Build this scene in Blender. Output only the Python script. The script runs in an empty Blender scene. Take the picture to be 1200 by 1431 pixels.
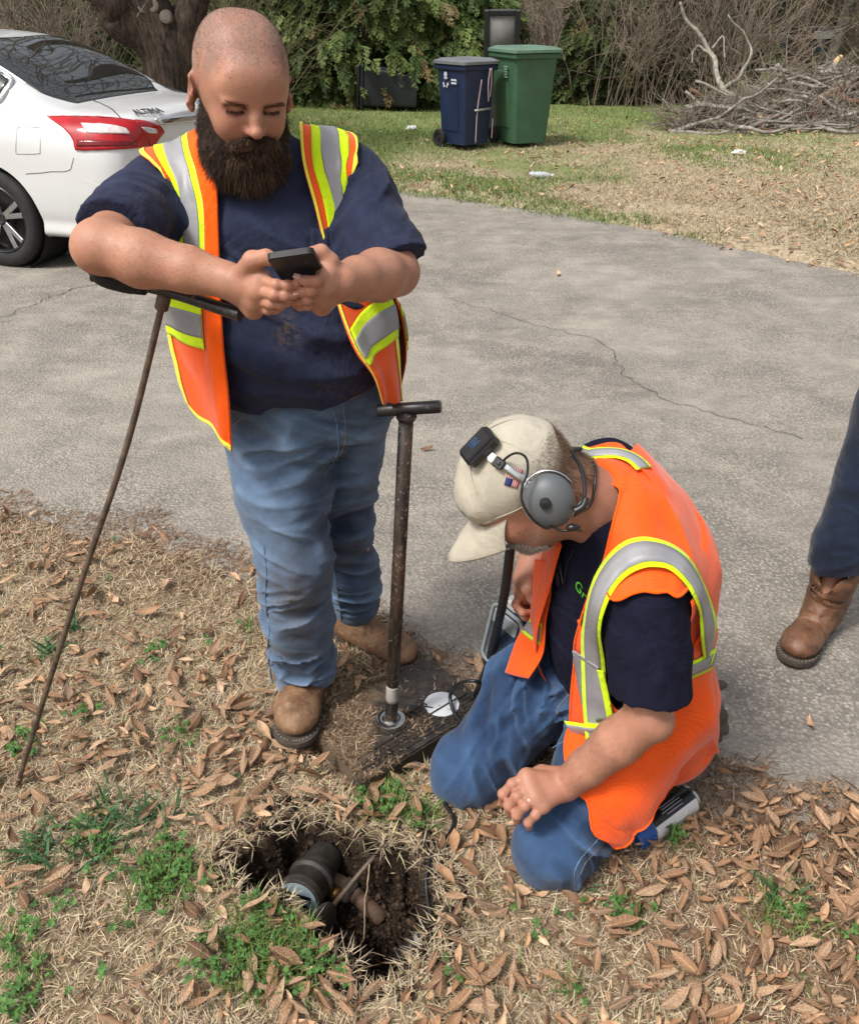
import bpy, math, random
import numpy as np
from mathutils import Vector, Matrix
R0 = math.radians
rng = np.random.default_rng(7)
random.seed(7)
SC = bpy.context.scene
COL = SC.collection
# ------------------------------------------------------------------ camera
CAM_H = 1.65
PITCH = math.atan(715.5 / 1200.0)
cam_d = bpy.data.cameras.new('camera')
cam_d.sensor_fit = 'HORIZONTAL'; cam_d.sensor_width = 36.0; cam_d.lens = 36.0
cam_d.clip_start = 0.05; cam_d.clip_end = 1500
cam = bpy.data.objects.new('camera', cam_d); COL.objects.link(cam)
cam.location = (0, 0, CAM_H); cam.rotation_euler = (math.pi/2 - PITCH, 0, 0)
SC.camera = cam
# ------------------------------------------------------------------ light
SUN_EL, SUN_AZ = R0(56), R0(-128)      # azimuth measured from +Y towards +X
W_ = bpy.data.worlds.new('World'); SC.world = W_; W_.use_nodes = True
wn = W_.node_tree.nodes; wl = W_.node_tree.links
sky_n = wn.new('ShaderNodeTexSky'); sky_n.sky_type = 'NISHITA'; sky_n.sun_disc = False
sky_n.sun_elevation = SUN_EL; sky_n.sun_rotation = SUN_AZ
sky_n.dust_density = 5.0; sky_n.air_density = 1.3; sky_n.ozone_density = 0.6
hsv = wn.new('ShaderNodeHueSaturation'); hsv.inputs['Saturation'].default_value = 0.30
wl.new(sky_n.outputs[0], hsv.inputs['Color'])
wl.new(hsv.outputs[0], wn['Background'].inputs['Color'])
wn['Background'].inputs['Strength'].default_value = 0.082
sun_d = bpy.data.lights.new('sun', 'SUN'); sun_d.energy = 1.5; sun_d.angle = R0(11); sun_d.color = (1, .955, .89)
sun = bpy.data.objects.new('sun', sun_d); COL.objects.link(sun)
_sd = Vector((math.sin(SUN_AZ)*math.cos(SUN_EL), math.cos(SUN_AZ)*math.cos(SUN_EL), math.sin(SUN_EL)))
sun.rotation_euler = _sd.to_track_quat('Z', 'Y').to_euler(); sun.location = (0, -3, 8)
SC.view_settings.view_transform = 'Standard'; SC.view_settings.look = 'None'
SC.view_settings.exposure = 1.05; SC.view_settings.gamma = 1.0; SC.view_settings.use_curve_mapping = False
# ------------------------------------------------------------------ small helpers
SP, CP = math.sin(PITCH), math.cos(PITCH)
def W(u, v, Y):
    "the world point seen at photograph pixel (u, v) at distance Y in front"
    k = (715.5 - v) / 1200.0
    t = Y / (CP + k*SP)
    return np.array([(u-600)/1200.0*t, Y, CAM_H + t*(-SP + k*CP)])
def G(u, v, z=0.0):
    k = (715.5 - v) / 1200.0
    t = (z - CAM_H) / (-SP + k*CP)
    return np.array([(u-600)/1200.0*t, t*(CP + k*SP), z])
def PX(p):
    p = np.atleast_2d(p); z = p[:, 2]-CAM_H; y = p[:, 1]
    d = y*CP - z*SP; up = y*SP + z*CP
    return np.stack([600 + 1200*p[:, 0]/d, 715.5 - 1200*up/d], 1), d
def ray(u, v):
    k = (715.5 - v) / 1200.0
    d = np.array([(u-600)/1200.0, CP + k*SP, -SP + k*CP]); return d/np.linalg.norm(d)
def unit(a):
    a = np.asarray(a, float); return a/np.linalg.norm(a)
def lerp(a, b, t): return a + (b-a)*t
def sstep(a, b, x):
    t = np.clip((x-a)/(b-a), 0, 1); return t*t*(3-2*t)
def spline(pts, n):
    "Catmull-Rom through pts, n samples"
    P = np.asarray(pts, float); m = len(P)
    if m == 2: return P[0] + (P[1]-P[0])*np.linspace(0, 1, n)[:, None]
    Q = np.vstack([2*P[0]-P[1], P, 2*P[-1]-P[-2]])
    t = np.linspace(0, m-1-1e-9, n); i = t.astype(int); f = (t-i)[:, None]
    a, b, c, d = Q[i], Q[i+1], Q[i+2], Q[i+3]
    return .5*(2*b + (c-a)*f + (2*a-5*b+4*c-d)*f**2 + (3*b-a-3*c+d)*f**3)
def _h(ix, iy, iz, seed):
    h = (ix.astype(np.int64)*374761393 + iy.astype(np.int64)*668265263 + iz.astype(np.int64)*2147483647 + seed*1274126177) & 0xffffffff
    h = ((h ^ (h >> 13))*1274126177) & 0xffffffff
    h = h ^ (h >> 16)
    return (h & 0xffff)/32767.5 - 1.0
def noise(P, f=1.0, seed=0, octaves=1):
    P = np.asarray(P, float)*f
    out = np.zeros(len(P)); amp = 1.0
    for o in range(octaves):
        I = np.floor(P); F = P-I; F = F*F*(3-2*F)
        x, y, z = I[:, 0], I[:, 1], I[:, 2]
        r = 0
        for dx in (0, 1):
            wx = F[:, 0] if dx else 1-F[:, 0]
            for dy in (0, 1):
                wy = F[:, 1] if dy else 1-F[:, 1]
                for dz in (0, 1):
                    wz = F[:, 2] if dz else 1-F[:, 2]
                    r = r + wx*wy*wz*_h(x+dx, y+dy, z+dz, seed+o*17)
        out += amp*r; amp *= .5; P = P*2.03 + 5.1
    return out
def srgb(r, g, b, a=1.0):
    f = lambda c: (c/255/12.92) if c <= 10 else ((c/255+.055)/1.055)**2.4
    return (f(r), f(g), f(b), a)
# ------------------------------------------------------------------ objects
ORI = {}
def tag(o, label=None, cat=None, group=None, kind=None):
    if label: o['label'] = label
    if cat: o['category'] = cat
    if group: o['group'] = group
    if kind: o['kind'] = kind
    return o
def link(o, parent=None, origin=None):
    COL.objects.link(o)
    if parent is not None: o.parent = parent
    return o
def empty(name, loc, label=None, cat=None, group=None, parent=None):
    o = bpy.data.objects.new(name, None); COL.objects.link(o); o.empty_display_size = .1
    w = np.asarray(loc, float); ORI[o] = w
    if parent is not None: o.parent = parent; o.location = w-ORI[parent]
    else: o.location = w
    return tag(o, label, cat, group)
def mesh_np(name, V, F, smooth=True, col=None, mats=None, mi=None, uv=None):
    "F: array (n,3) or (n,4), or a list of index tuples"
    me = bpy.data.meshes.new(name)
    V = np.asarray(V, np.float32)
    if isinstance(F, np.ndarray):
        n, k = F.shape; li = F.astype(np.int32).ravel(); ls = np.arange(0, n*k, k, dtype=np.int32); lt = np.full(n, k, np.int32)
    else:
        lt = np.array([len(f) for f in F], np.int32); li = np.array([i for f in F for i in f], np.int32)
        ls = np.concatenate([[0], np.cumsum(lt)[:-1]]).astype(np.int32); n = len(F)
    me.vertices.add(len(V)); me.vertices.foreach_set('co', V.ravel())
    me.loops.add(len(li)); me.loops.foreach_set('vertex_index', li)
    me.polygons.add(n); me.polygons.foreach_set('loop_start', ls); me.polygons.foreach_set('loop_total', lt)
    if mi is not None: me.polygons.foreach_set('material_index', np.asarray(mi, np.int32))
    me.polygons.foreach_set('use_smooth', np.full(n, smooth))
    for m in (mats or []): me.materials.append(m)
    me.update(calc_edges=True)
    if col is not None:
        c = np.asarray(col, np.float32)
        if c.ndim == 2 and c.shape[1] == 3: c = np.hstack([c, np.ones((len(c), 1), np.float32)])
        at = me.color_attributes.new('Col', 'FLOAT_COLOR', 'POINT'); at.data.foreach_set('color', c.ravel())
    me.validate(verbose=False)
    return me
def obj(name, V, F, mat, parent=None, origin=None, smooth=True, col=None, mi=None):
    V = np.asarray(V, float)
    if parent is not None: o3 = ORI[parent]
    elif origin is not None: o3 = np.asarray(origin, float)
    else: o3 = np.zeros(3)
    mats = mat if isinstance(mat, (list, tuple)) else [mat]
    me = mesh_np(name, V-o3, F, smooth, col, mats, mi)
    o = bpy.data.objects.new(name, me); COL.objects.link(o); ORI[o] = o3
    if parent is not None: o.parent = parent
    else: o.location = o3
    return o
class MB:
    "collects shapes; build() links them as one mesh object"
    def __init__(s): s.V = []; s.F = []; s.n = 0; s.C = []; s.M = []
    def add(s, V, F, col=None, m=0):
        V = np.asarray(V, float); s.V.append(V)
        for f in F: s.F.append(tuple(int(i)+s.n for i in f)); s.M.append(m)
        s.C.append(np.tile(np.asarray(col if col is not None else (1, 1, 1), float)[:3], (len(V), 1)) if (col is None or np.ndim(col) == 1) else np.asarray(col))
        s.n += len(V); return s
    def box(s, c, half, R=None, bev=0.0, m=0, col=None):
        c = np.asarray(c, float); h = np.asarray(half, float)
        R = np.eye(3) if R is None else np.asarray(R, float)
        if bev <= 0:
            V = np.array([[x, y, z] for x in (-1, 1) for y in (-1, 1) for z in (-1, 1)])*h
            F = [(0, 1, 3, 2), (4, 6, 7, 5), (0, 4, 5, 1), (2, 3, 7, 6), (0, 2, 6, 4), (1, 5, 7, 3)]
        else:
            b = min(bev, min(h)*.98)
            bm_V = []; idx = {}
            for sx in (-1, 1):
                for sy in (-1, 1):
                    for sz in (-1, 1):
                        for ax in range(3):
                            p = np.array([sx*(h[0]-b), sy*(h[1]-b), sz*(h[2]-b)]); p[ax] += (sx, sy, sz)[ax]*b
                            idx[(sx, sy, sz, ax)] = len(bm_V); bm_V.append(p)
            V = np.array(bm_V); F = []
            for ax in range(3):
                o1, o2 = [a for a in range(3) if a != ax]
                for sg in (-1, 1):
                    q = []
                    for (a, bb) in ((-1, -1), (1, -1), (1, 1), (-1, 1)):
                        k = [0, 0, 0]; k[ax] = sg; k[o1] = a; k[o2] = bb; q.append(idx[(k[0], k[1], k[2], ax)])
                    if (sg > 0) != (ax != 1): q = q[::-1]
                    F.append(tuple(q))
                for (a, bb) in ((-1, -1), (-1, 1), (1, -1), (1, 1)):      # edges along ax
                    q = []
                    k0 = [0, 0, 0]; k0[o1] = a; k0[o2] = bb; k1 = list(k0); k0[ax] = -1; k1[ax] = 1
                    q = [idx[(*k0, o1)], idx[(*k1, o1)], idx[(*k1, o2)], idx[(*k0, o2)]]
                    F.append(tuple(q))
            for sx in (-1, 1):
                for sy in (-1, 1):
                    for sz in (-1, 1): F.append((idx[(sx, sy, sz, 0)], idx[(sx, sy, sz, 1)], idx[(sx, sy, sz, 2)]))
            # fix winding outward
            F2 = []
            for f in F:
                P = V[list(f)]; nrm = np.cross(P[1]-P[0], P[2]-P[0])
                F2.append(f if np.dot(nrm, P.mean(0)) > 0 else f[::-1])
            F = F2
        return s.add(V@R.T + c, F, col, m)
    def tube(s, pts, r, seg=8, cap=True, m=0, col=None, closed=False):
        P = np.asarray(pts, float); n = len(P); r = np.broadcast_to(np.asarray(r, float), (n,))
        T = np.gradient(P, axis=0); 
        if closed: T = np.roll(P, -1, 0)-np.roll(P, 1, 0)
        T /= np.linalg.norm(T, axis=1)[:, None]+1e-12
        a = np.array([0, 0, 1.]) if abs(T[0, 2]) < .9 else np.array([1., 0, 0])
        N = np.cross(T[0], a); N /= np.linalg.norm(N); V = []
        for i in range(n):
            N = N-T[i]*np.dot(N, T[i]); N /= np.linalg.norm(N)+1e-12; B = np.cross(T[i], N)
            for k in range(seg):
                an = 2*math.pi*k/seg; V.append(P[i]+r[i]*(math.cos(an)*N+math.sin(an)*B))
        F = []
        for i in range(n if closed else n-1):
            j = (i+1) % n
            for k in range(seg):
                F.append((i*seg+k, i*seg+(k+1) % seg, j*seg+(k+1) % seg, j*seg+k))
        if cap and not closed: F.append(tuple(range(seg))[::-1]); F.append(tuple((n-1)*seg+k for k in range(seg)))
        return s.add(V, F, col, m)
    def lathe(s, prof, c, ax, seg=24, m=0, col=None, cap=True):
        "prof: (radius, height) pairs along axis ax from c"
        c = np.asarray(c, float); ax = unit(ax)
        a = np.array([0, 0, 1.]) if abs(ax[2]) < .9 else np.array([1., 0, 0])
        N = unit(np.cross(ax, a)); B = np.cross(ax, N); V = []
        for (r, h) in prof:
            for k in range(seg):
                an = 2*math.pi*k/seg; V.append(c+ax*h+r*(math.cos(an)*N+math.sin(an)*B))
        F = []
        for i in range(len(prof)-1):
            for k in range(seg): F.append((i*seg+k, i*seg+(k+1) % seg, (i+1)*seg+(k+1) % seg, (i+1)*seg+k))
        if cap: F.append(tuple(range(seg))[::-1]); F.append(tuple((len(prof)-1)*seg+k for k in range(seg)))
        return s.add(V, F, col, m)
    def prism(s, poly, R, c, h0, h1, m=0, col=None):
        "poly in local xy, extruded along local z, R columns = local axes"
        poly = np.asarray(poly, float); n = len(poly); R = np.asarray(R, float); c = np.asarray(c, float)
        V = np.vstack([np.c_[poly, np.full(n, h0)], np.c_[poly, np.full(n, h1)]])@R.T + c
        F = [tuple(range(n))[::-1], tuple(range(n, 2*n))]+[(i, (i+1) % n, n+(i+1) % n, n+i) for i in range(n)]
        return s.add(V, F, col, m)
    def build(s, name, mat, parent=None, origin=None, smooth=True, auto=None, usecol=False):
        o = obj(name, np.vstack(s.V), s.F, mat, parent, origin, smooth, np.vstack(s.C) if usecol else None, s.M)
        if auto: autosmooth(o, auto)
        return o
def autosmooth(o, deg=40):
    me = o.data; me.polygons.foreach_set('use_smooth', np.ones(len(me.polygons), bool))
    import bmesh
    bm = bmesh.new(); bm.from_mesh(me); lim = R0(deg)
    for e in bm.edges:
        if len(e.link_faces) == 2 and e.calc_face_angle(0) > lim: e.smooth = False
    bm.to_mesh(me); bm.free()
def axes(f, up=(0, 0, 1)):
    "matrix with columns (right, forward, up) for a forward direction"
    f = unit(f); r = unit(np.cross(f, up)); u = np.cross(r, f); return np.stack([r, f, u], 1)
def strip_grid(Pg):
    "faces for a (rows, cols) grid"
    r, c = Pg
    i = np.arange(r-1)[:, None]*c+np.arange(c-1)[None]
    return np.stack([i, i+1, i+c+1, i+c], -1).reshape(-1, 4)
def hair(name, S, rad, mat, parent):
    "S: (n strands, k points, 3) world coordinates; rad: (k,) or (n,k)"
    n, k, _ = S.shape
    cu = bpy.data.hair_curves.new(name); cu.add_curves([k]*n)
    cu.attributes['position'].data.foreach_set('vector', (S-ORI[parent]).astype(np.float32).ravel())
    ra = cu.attributes.get('radius') or cu.attributes.new('radius', 'FLOAT', 'POINT')
    ra.data.foreach_set('value', np.broadcast_to(np.asarray(rad, np.float32), (n, k)).astype(np.float32).ravel())
    cu.materials.append(mat)
    o = bpy.data.objects.new(name, cu); COL.objects.link(o); o.parent = parent; ORI[o] = ORI[parent]
    return o
# ------------------------------------------------------------------ materials
class NT:
    def __init__(s, name):
        s.m = bpy.data.materials.new(name); s.m.use_nodes = True; s.t = s.m.node_tree
        s.b = s.t.nodes['Principled BSDF']; s.tc = s.t.nodes.new('ShaderNodeTexCoord')
    def n(s, ty, **kw):
        n = s.t.nodes.new('ShaderNode'+ty)
        for k, v in kw.items():
            if k in n.inputs: s.set(n.inputs[k], v)
            else: setattr(n, k, v)
        return n
    def set(s, sock, v):
        if isinstance(v, bpy.types.NodeSocket): s.t.links.new(v, sock)
        else:
            if isinstance(v, (tuple, list)) and len(v) == 3 and sock.type == 'RGBA': v = (*v, 1)
            sock.default_value = v
    def noise(s, scale, detail=4, rough=.55, vec=None, dist=0.0, out='Fac'):
        n = s.n('TexNoise', Scale=scale, Detail=detail, Roughness=rough, Distortion=dist)
        s.t.links.new(vec or s.tc.outputs['Object'], n.inputs['Vector']); return n.outputs[out]
    def vor(s, scale, vec=None, out='Distance', feat='F1', rand=1.0):
        n = s.n('TexVoronoi', feature=feat, Scale=scale); n.inputs['Randomness'].default_value = rand
        s.t.links.new(vec or s.tc.outputs['Object'], n.inputs['Vector']); return n.outputs[out]
    def ramp(s, fac, stops, interp='LINEAR'):
        n = s.n('ValToRGB'); s.set(n.inputs[0], fac); cr = n.color_ramp; cr.interpolation = interp
        while len(cr.elements) < len(stops): cr.elements.new(.5)
        for e, (p, c) in zip(cr.elements, stops): e.position = p; e.color = (*c[:3], 1) if np.ndim(c) else (c, c, c, 1)
        return n.outputs[0]
    def mix(s, f, a, b, mode='MIX'):
        n = s.n('Mix', data_type='RGBA', blend_type=mode); s.set(n.inputs[0], f); s.set(n.inputs[6], a); s.set(n.inputs[7], b); return n.outputs[2]
    def math(s, op, a, b=0.0):
        n = s.n('Math', operation=op); s.set(n.inputs[0], a); s.set(n.inputs[1], b); return n.outputs[0]
    def bump(s, h, strength=.3, dist=.01, normal=None):
        n = s.n('Bump', Strength=strength, Distance=dist); s.set(n.inputs['Height'], h)
        if normal is not None: s.set(n.inputs['Normal'], normal)
        return n.outputs[0]
    def attr(s, name='Col', out='Color'): return s.n('Attribute', attribute_name=name).outputs[out]
    def map(s, scale=(1, 1, 1), src='Object', rot=(0, 0, 0)):
        n = s.n('Mapping'); n.inputs['Scale'].default_value = scale; n.inputs['Rotation'].default_value = rot
        s.t.links.new(s.tc.outputs[src], n.inputs['Vector']); return n.outputs[0]
    def done(s, color=None, rough=None, normal=None, metal=None, spec=None, **kw):
        for k, v in (('Base Color', color), ('Roughness', rough), ('Normal', normal), ('Metallic', metal), ('Specular IOR Level', spec)):
            if v is not None: s.set(s.b.inputs[k], v)
        for k, v in kw.items(): s.set(s.b.inputs[k.replace('_', ' ')], v)
        return s.m
def plain(name, c, rough=.5, metal=0.0, var=.12, scale=30, bump=.0, spec=.5, bscale=None):
    "a paint, plastic or metal with slight unevenness"
    t = NT(name); c = c[:3]
    f = t.noise(scale, 5)
    col = t.mix(t.ramp(f, [(.3, 0.), (.7, 1.)]), tuple(x*(1-var) for x in c), tuple(min(1, x*(1+var)) for x in c))
    rg = t.ramp(t.noise(scale*.4, 3), [(.3, max(0, rough-.08)), (.7, min(1, rough+.08))])
    nm = t.bump(t.noise(bscale or scale*4, 4), bump, .002) if bump > 0 else None
    return t.done(col, rg, nm, metal, spec)
# ------------------------------------------------------------------ signed-distance sculpting
BIG = 1e3
class SDF:
    def __init__(s): s.p = []; s.M = (np.eye(3), np.zeros(3)); s.post = []
    def frame(s, R=None, c=None):
        s.M = (np.eye(3) if R is None else np.asarray(R, float), np.zeros(3) if c is None else np.asarray(c, float)); return s
    def _w(s, p): return s.M[0]@np.asarray(p, float)+s.M[1]
    def _add(s, fn, c, r, k, op): s.p.append((fn, np.asarray(c, float), float(r), k, op)); return s
    def cap(s, a, b, ra, rb=None, k=.02, op='u'):
        rb = ra if rb is None else rb; a = s._w(a); b = s._w(b); ab = b-a; L2 = max(ab@ab, 1e-12)
        def fn(P):
            t = np.clip((P-a)@ab/L2, 0, 1)
            return np.linalg.norm(P-a-t[:, None]*ab, axis=1)-(ra+(rb-ra)*t)
        return s._add(fn, (a+b)/2, math.sqrt(L2)/2+max(ra, rb), k, op)
    def chain(s, pts, rs, k=.015, op='u'):
        for i in range(len(pts)-1): s.cap(pts[i], pts[i+1], rs[i], rs[i+1], k, op)
        return s
    def ell(s, c, r, R=None, k=.02, op='u'):
        c = s._w(c); r = np.asarray(r, float); M = s.M[0]@(np.eye(3) if R is None else np.asarray(R, float))
        def fn(P):
            q = (P-c)@M; k0 = np.linalg.norm(q/r, axis=1); k1 = np.linalg.norm(q/(r*r), axis=1)
            return k0*(k0-1)/(k1+1e-9)
        return s._add(fn, c, r.max(), k, op)
    def box(s, c, h, rd=.01, R=None, k=.01, op='u'):
        c = s._w(c); h = np.asarray(h, float)-rd; M = s.M[0]@(np.eye(3) if R is None else np.asarray(R, float))
        def fn(P):
            q = np.abs((P-c)@M)-h
            return np.linalg.norm(np.maximum(q, 0), axis=1)+np.minimum(q.max(1), 0)-rd
        return s._add(fn, c, np.linalg.norm(h)+rd, k, op)
    def fn(s, f, c, r, k=.02, op='u'): return s._add(f, c, r, k, op)
    def loft(s, levels, k=.03, op='u', ax=None, ends=.02):
        "levels: rows (z, cx, cy, a, bfront, bback); front is -y; heights in the current frame"
        L = np.asarray(levels, float); M, c0 = s.M
        zc = (L[0, 0]+L[-1, 0])/2; rad = np.linalg.norm([abs(L[-1, 0]-L[0, 0])/2, L[:, 3].max(), L[:, 4:6].max()])+.05+np.ptp(L[:, 1])+np.ptp(L[:, 2])
        zz = np.linspace(L[0, 0], L[-1, 0], 60); T = spline(L, 400); o = np.argsort(T[:, 0]); T = T[o]
        def fn(P):
            q = (P-c0)@M; z = np.clip(q[:, 2], T[0, 0], T[-1, 0])
            cx, cy, a, bf, bb = (np.interp(z, T[:, 0], T[:, i]) for i in range(1, 6))
            dx = q[:, 0]-cx; dy = q[:, 1]-cy; b = np.where(dy < 0, bf, bb)
            k0 = np.sqrt((dx/a)**2+(dy/b)**2)+1e-9; k1 = np.sqrt((dx/a**2)**2+(dy/b**2)**2)+1e-9
            d = k0*(k0-1)/k1
            dz = np.maximum(T[0, 0]-q[:, 2], q[:, 2]-T[-1, 0])
            return np.where(dz > 0, np.sqrt(np.maximum(d, 0)**2+dz**2), np.maximum(d, dz-0) if ends == 0 else np.maximum(d, dz))
        return s._add(fn, M@np.array([L[:, 1].mean(), L[:, 2].mean(), zc])+c0, rad, k, op)
    def disp(s, f): s.post.append(f); return s
    def ev(s, P, cen=None, rad=None):
        d = np.full(len(P), BIG)
        for fn, c, r, k, op in s.p:
            if cen is not None and np.linalg.norm(cen-c) > r+rad+k+.03:
                continue
            e = fn(P)
            if op == 'u':
                if k <= 0: d = np.minimum(d, e)
                else:
                    h = np.maximum(k-np.abs(d-e), 0)/k; d = np.minimum(d, e)-h*h*k*.25
            elif op == 's':
                h = np.maximum(k-np.abs(d+e), 0)/k if k > 0 else 0; d = np.maximum(d, -e)+h*h*k*.25
            elif op == 'i':
                h = np.maximum(k-np.abs(d-e), 0)/k if k > 0 else 0; d = np.maximum(d, e)+h*h*k*.25
        for f in s.post: d = d+f(P, d)
        return d
    def bounds(s, pad=.02):
        lo = np.full(3, 1e9); hi = -lo
        for fn, c, r, k, op in s.p:
            if op == 'u': lo = np.minimum(lo, c-r); hi = np.maximum(hi, c+r)
        return lo-pad, hi+pad
    def grad(s, P, e=.002):
        g = np.stack([s.ev(P+np.eye(3)[i]*e)-s.ev(P-np.eye(3)[i]*e) for i in range(3)], 1)
        return g/(np.linalg.norm(g, axis=1)[:, None]+1e-9)
    def out(s, P, off, full=False, it=4):
        "push points to at least off outside (full: exactly onto the offset surface)"
        P = np.array(P, float)
        for _ in range(it):
            d = s.ev(P); g = s.grad(P); m = off-d
            if not full: m = np.maximum(m, 0)
            P += g*m[:, None]
        return P
    def hit(s, u, v, off=0.0, t0=.6, t1=4.0):
        "march the photograph's rays onto the offset surface"
        u = np.ravel(u); v = np.ravel(v)
        D = np.stack([ray(a, b) for a, b in zip(u, v)]); O = np.array([0, 0, CAM_H]); t = np.full(len(u), t0)
        best = np.full(len(u), 1e9); bt = t.copy()
        for _ in range(90):
            d = s.ev(O+D*t[:, None])-off; m = d < best; best[m] = d[m]; bt[m] = t[m]
            t = t+np.where(np.abs(d) > 2e-4, d*.8, 0); t = np.minimum(t, t1)
        return O+D*bt[:, None], best
    def mesh(s, h, smooth_it=1, lo=None, hi=None, B=16):
        l, u = s.bounds(); lo = l if lo is None else np.maximum(l, lo); hi = u if hi is None else np.minimum(u, hi)
        n = np.ceil((hi-lo)/h).astype(int)+2; nb = np.ceil(n/B).astype(int); n = nb*B
        D = np.ones(n, np.float32)
        bi = np.stack(np.meshgrid(*[np.arange(k) for k in nb], indexing='ij'), -1).reshape(-1, 3)
        bc = lo+(bi*B+(B-1)/2)*h; br = B*h*.87
        dc = np.concatenate([s.ev(bc[i:i+20000]) for i in range(0, len(bc), 20000)])
        off = np.stack(np.meshgrid(*[np.arange(B)]*3, indexing='ij'), -1).reshape(-1, 3)*h
        for q in np.nonzero(np.abs(dc) <= br*1.25+.012)[0]:
            i, j, k = bi[q]*B
            D[i:i+B, j:j+B, k:k+B] = s.ev(lo+bi[q]*B*h+off, bc[q], br).reshape(B, B, B)
        for q in np.nonzero(dc < -(br*1.25+.012))[0]:
            i, j, k = bi[q]*B; D[i:i+B, j:j+B, k:k+B] = -1
        return surface_nets(D, lo, h, smooth_it)
def surface_nets(D, lo, h, smooth_it=1):
    S = D < 0; nx, ny, nz = D.shape
    cnt = np.zeros((nx-1, ny-1, nz-1), np.int8)
    for a in (0, 1):
        for b in (0, 1):
            for c in (0, 1): cnt += S[a:nx-1+a, b:ny-1+b, c:nz-1+c]
    act = (cnt > 0) & (cnt < 8); I = np.argwhere(act)
    idm = np.full(act.shape, -1, np.int32); idm[act] = np.arange(len(I))
    acc = np.zeros((len(I), 3)); num = np.zeros(len(I))
    cor = [(a, b, c) for a in (0, 1) for b in (0, 1) for c in (0, 1)]
    for p in cor:
        for ax in range(3):
            if p[ax]: continue
            q = list(p); q[ax] = 1
            d0 = D[I[:, 0]+p[0], I[:, 1]+p[1], I[:, 2]+p[2]]; d1 = D[I[:, 0]+q[0], I[:, 1]+q[1], I[:, 2]+q[2]]
            m = (d0 < 0) != (d1 < 0); t = np.where(m, d0/np.where(m, d0-d1, 1), 0); t = np.clip(t, 0, 1)
            pt = np.tile(np.array(p, float), (len(I), 1)); pt[:, ax] = t
            acc[m] += pt[m]; num[m] += 1
    V = lo+(I+acc/num[:, None])*h
    F = []
    for ax in range(3):
        a, b = [(1, 2), (2, 0), (0, 1)][ax]
        sl0 = [slice(None)]*3; sl1 = [slice(None)]*3; sl0[ax] = slice(0, -1); sl1[ax] = slice(1, None)
        X = S[tuple(sl0)] != S[tuple(sl1)]
        J = np.argwhere(X); J = J[(J[:, a] > 0) & (J[:, b] > 0) & (J[:, a] < D.shape[a]-1) & (J[:, b] < D.shape[b]-1)]
        ea = np.zeros(3, int); ea[a] = 1; eb = np.zeros(3, int); eb[b] = 1
        g = lambda K: idm[K[:, 0], K[:, 1], K[:, 2]]
        q = np.stack([g(J-ea-eb), g(J-eb), g(J), g(J-ea)], 1)
        ins = S[J[:, 0], J[:, 1], J[:, 2]]
        q[~ins] = q[~ins][:, ::-1]
        F.append(q)
    F = np.vstack(F); F = F[(F >= 0).all(1)]
    for _ in range(smooth_it):
        E = np.vstack([F[:, [0, 1]], F[:, [1, 2]], F[:, [2, 3]], F[:, [3, 0]]])
        a = np.zeros_like(V); c = np.bincount(E[:, 0], minlength=len(V))+np.bincount(E[:, 1], minlength=len(V))
        for i in range(3): a[:, i] = np.bincount(E[:, 0], V[E[:, 1], i], len(V))+np.bincount(E[:, 1], V[E[:, 0], i], len(V))
        ok = c > 0; V[ok] = .5*V[ok]+.5*a[ok]/c[ok][:, None]
    return V, F
def folds(c, axis, freq, amp, rad, seed=1, wob=.02):
    "displacement: creases running across axis, fading away from c"
    c = np.asarray(c, float); axis = unit(axis); rad = np.broadcast_to(np.asarray(rad, float), (3,)); fr = freq/6.283
    b1 = unit(np.cross(axis, (0.31, .2, .93) if abs(axis[2]) < .9 else (1., .1, 0))); b2 = np.cross(axis, b1)
    def f(P, d):
        out = np.zeros(len(P)); w = np.exp(-(((P-c)/rad)**2).sum(1)); m = w > .02
        if m.any():
            Q = P[m]-c; a = Q@axis; p, q = Q@b1, Q@b2; a = a+wob*noise(Q, 8, seed)
            n1 = noise(np.stack([a*fr*1.5, p*fr*.38, q*fr*.38], 1), 1, seed+3); n2 = noise(np.stack([a*fr*2.6, p*fr*.6, q*fr*.6], 1), 1, seed+7)
            out[m] = -amp*w[m]*1.75*(np.maximum(0, 1-2.7*np.abs(n1))**1.2+.6*np.maximum(0, 1-2.7*np.abs(n2))**1.2-.45)
        return out
    return f
def lumps(f, amp, seed, oct=2, center=None, rad=None):
    def g(P, d):
        n = noise(P, f, seed, oct)*amp
        if center is not None: n = n*np.exp(-(((P-np.asarray(center))/np.asarray(rad))**2).sum(1))
        return n
    return g
# ================================================================== the setting
def polydist(P, poly):
    "signed distance in plan to a closed polygon (negative inside)"
    P = np.asarray(P, float)[:, :2]; Q = np.asarray(poly, float)[:, :2]; d = np.full(len(P), 1e9); ins = np.zeros(len(P), bool)
    for i in range(len(Q)):
        a = Q[i]; b = Q[(i+1) % len(Q)]; ab = b-a
        t = np.clip(((P-a)@ab)/(ab@ab), 0, 1); d = np.minimum(d, np.linalg.norm(P-a-t[:, None]*ab, axis=1))
        c = (a[1] <= P[:, 1]) != (b[1] <= P[:, 1])
        xx = a[0]+(P[:, 1]-a[1])*(b[0]-a[0])/(b[1]-a[1]+1e-12); ins ^= c & (P[:, 0] < xx)
    return np.where(ins, -d, d)
NEAR = np.array([(-40, 9.), (-12, 5.2), (-5, 3.6), (-2.6, 3.0), (-1.67, 2.906), (-1.455, 2.85), (-1.254, 2.744), (-1.064, 2.734), (-.903, 2.619), (-.62, 2.479), (-.179, 2.137), (-.022, 2.032), (.185, 1.887), (.715, 1.513), (.873, 1.456), (1.025, 1.402), (1.6, 1.2), (2.6, .7), (4.5, -.6), (12, -7), (40, -32)])
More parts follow.
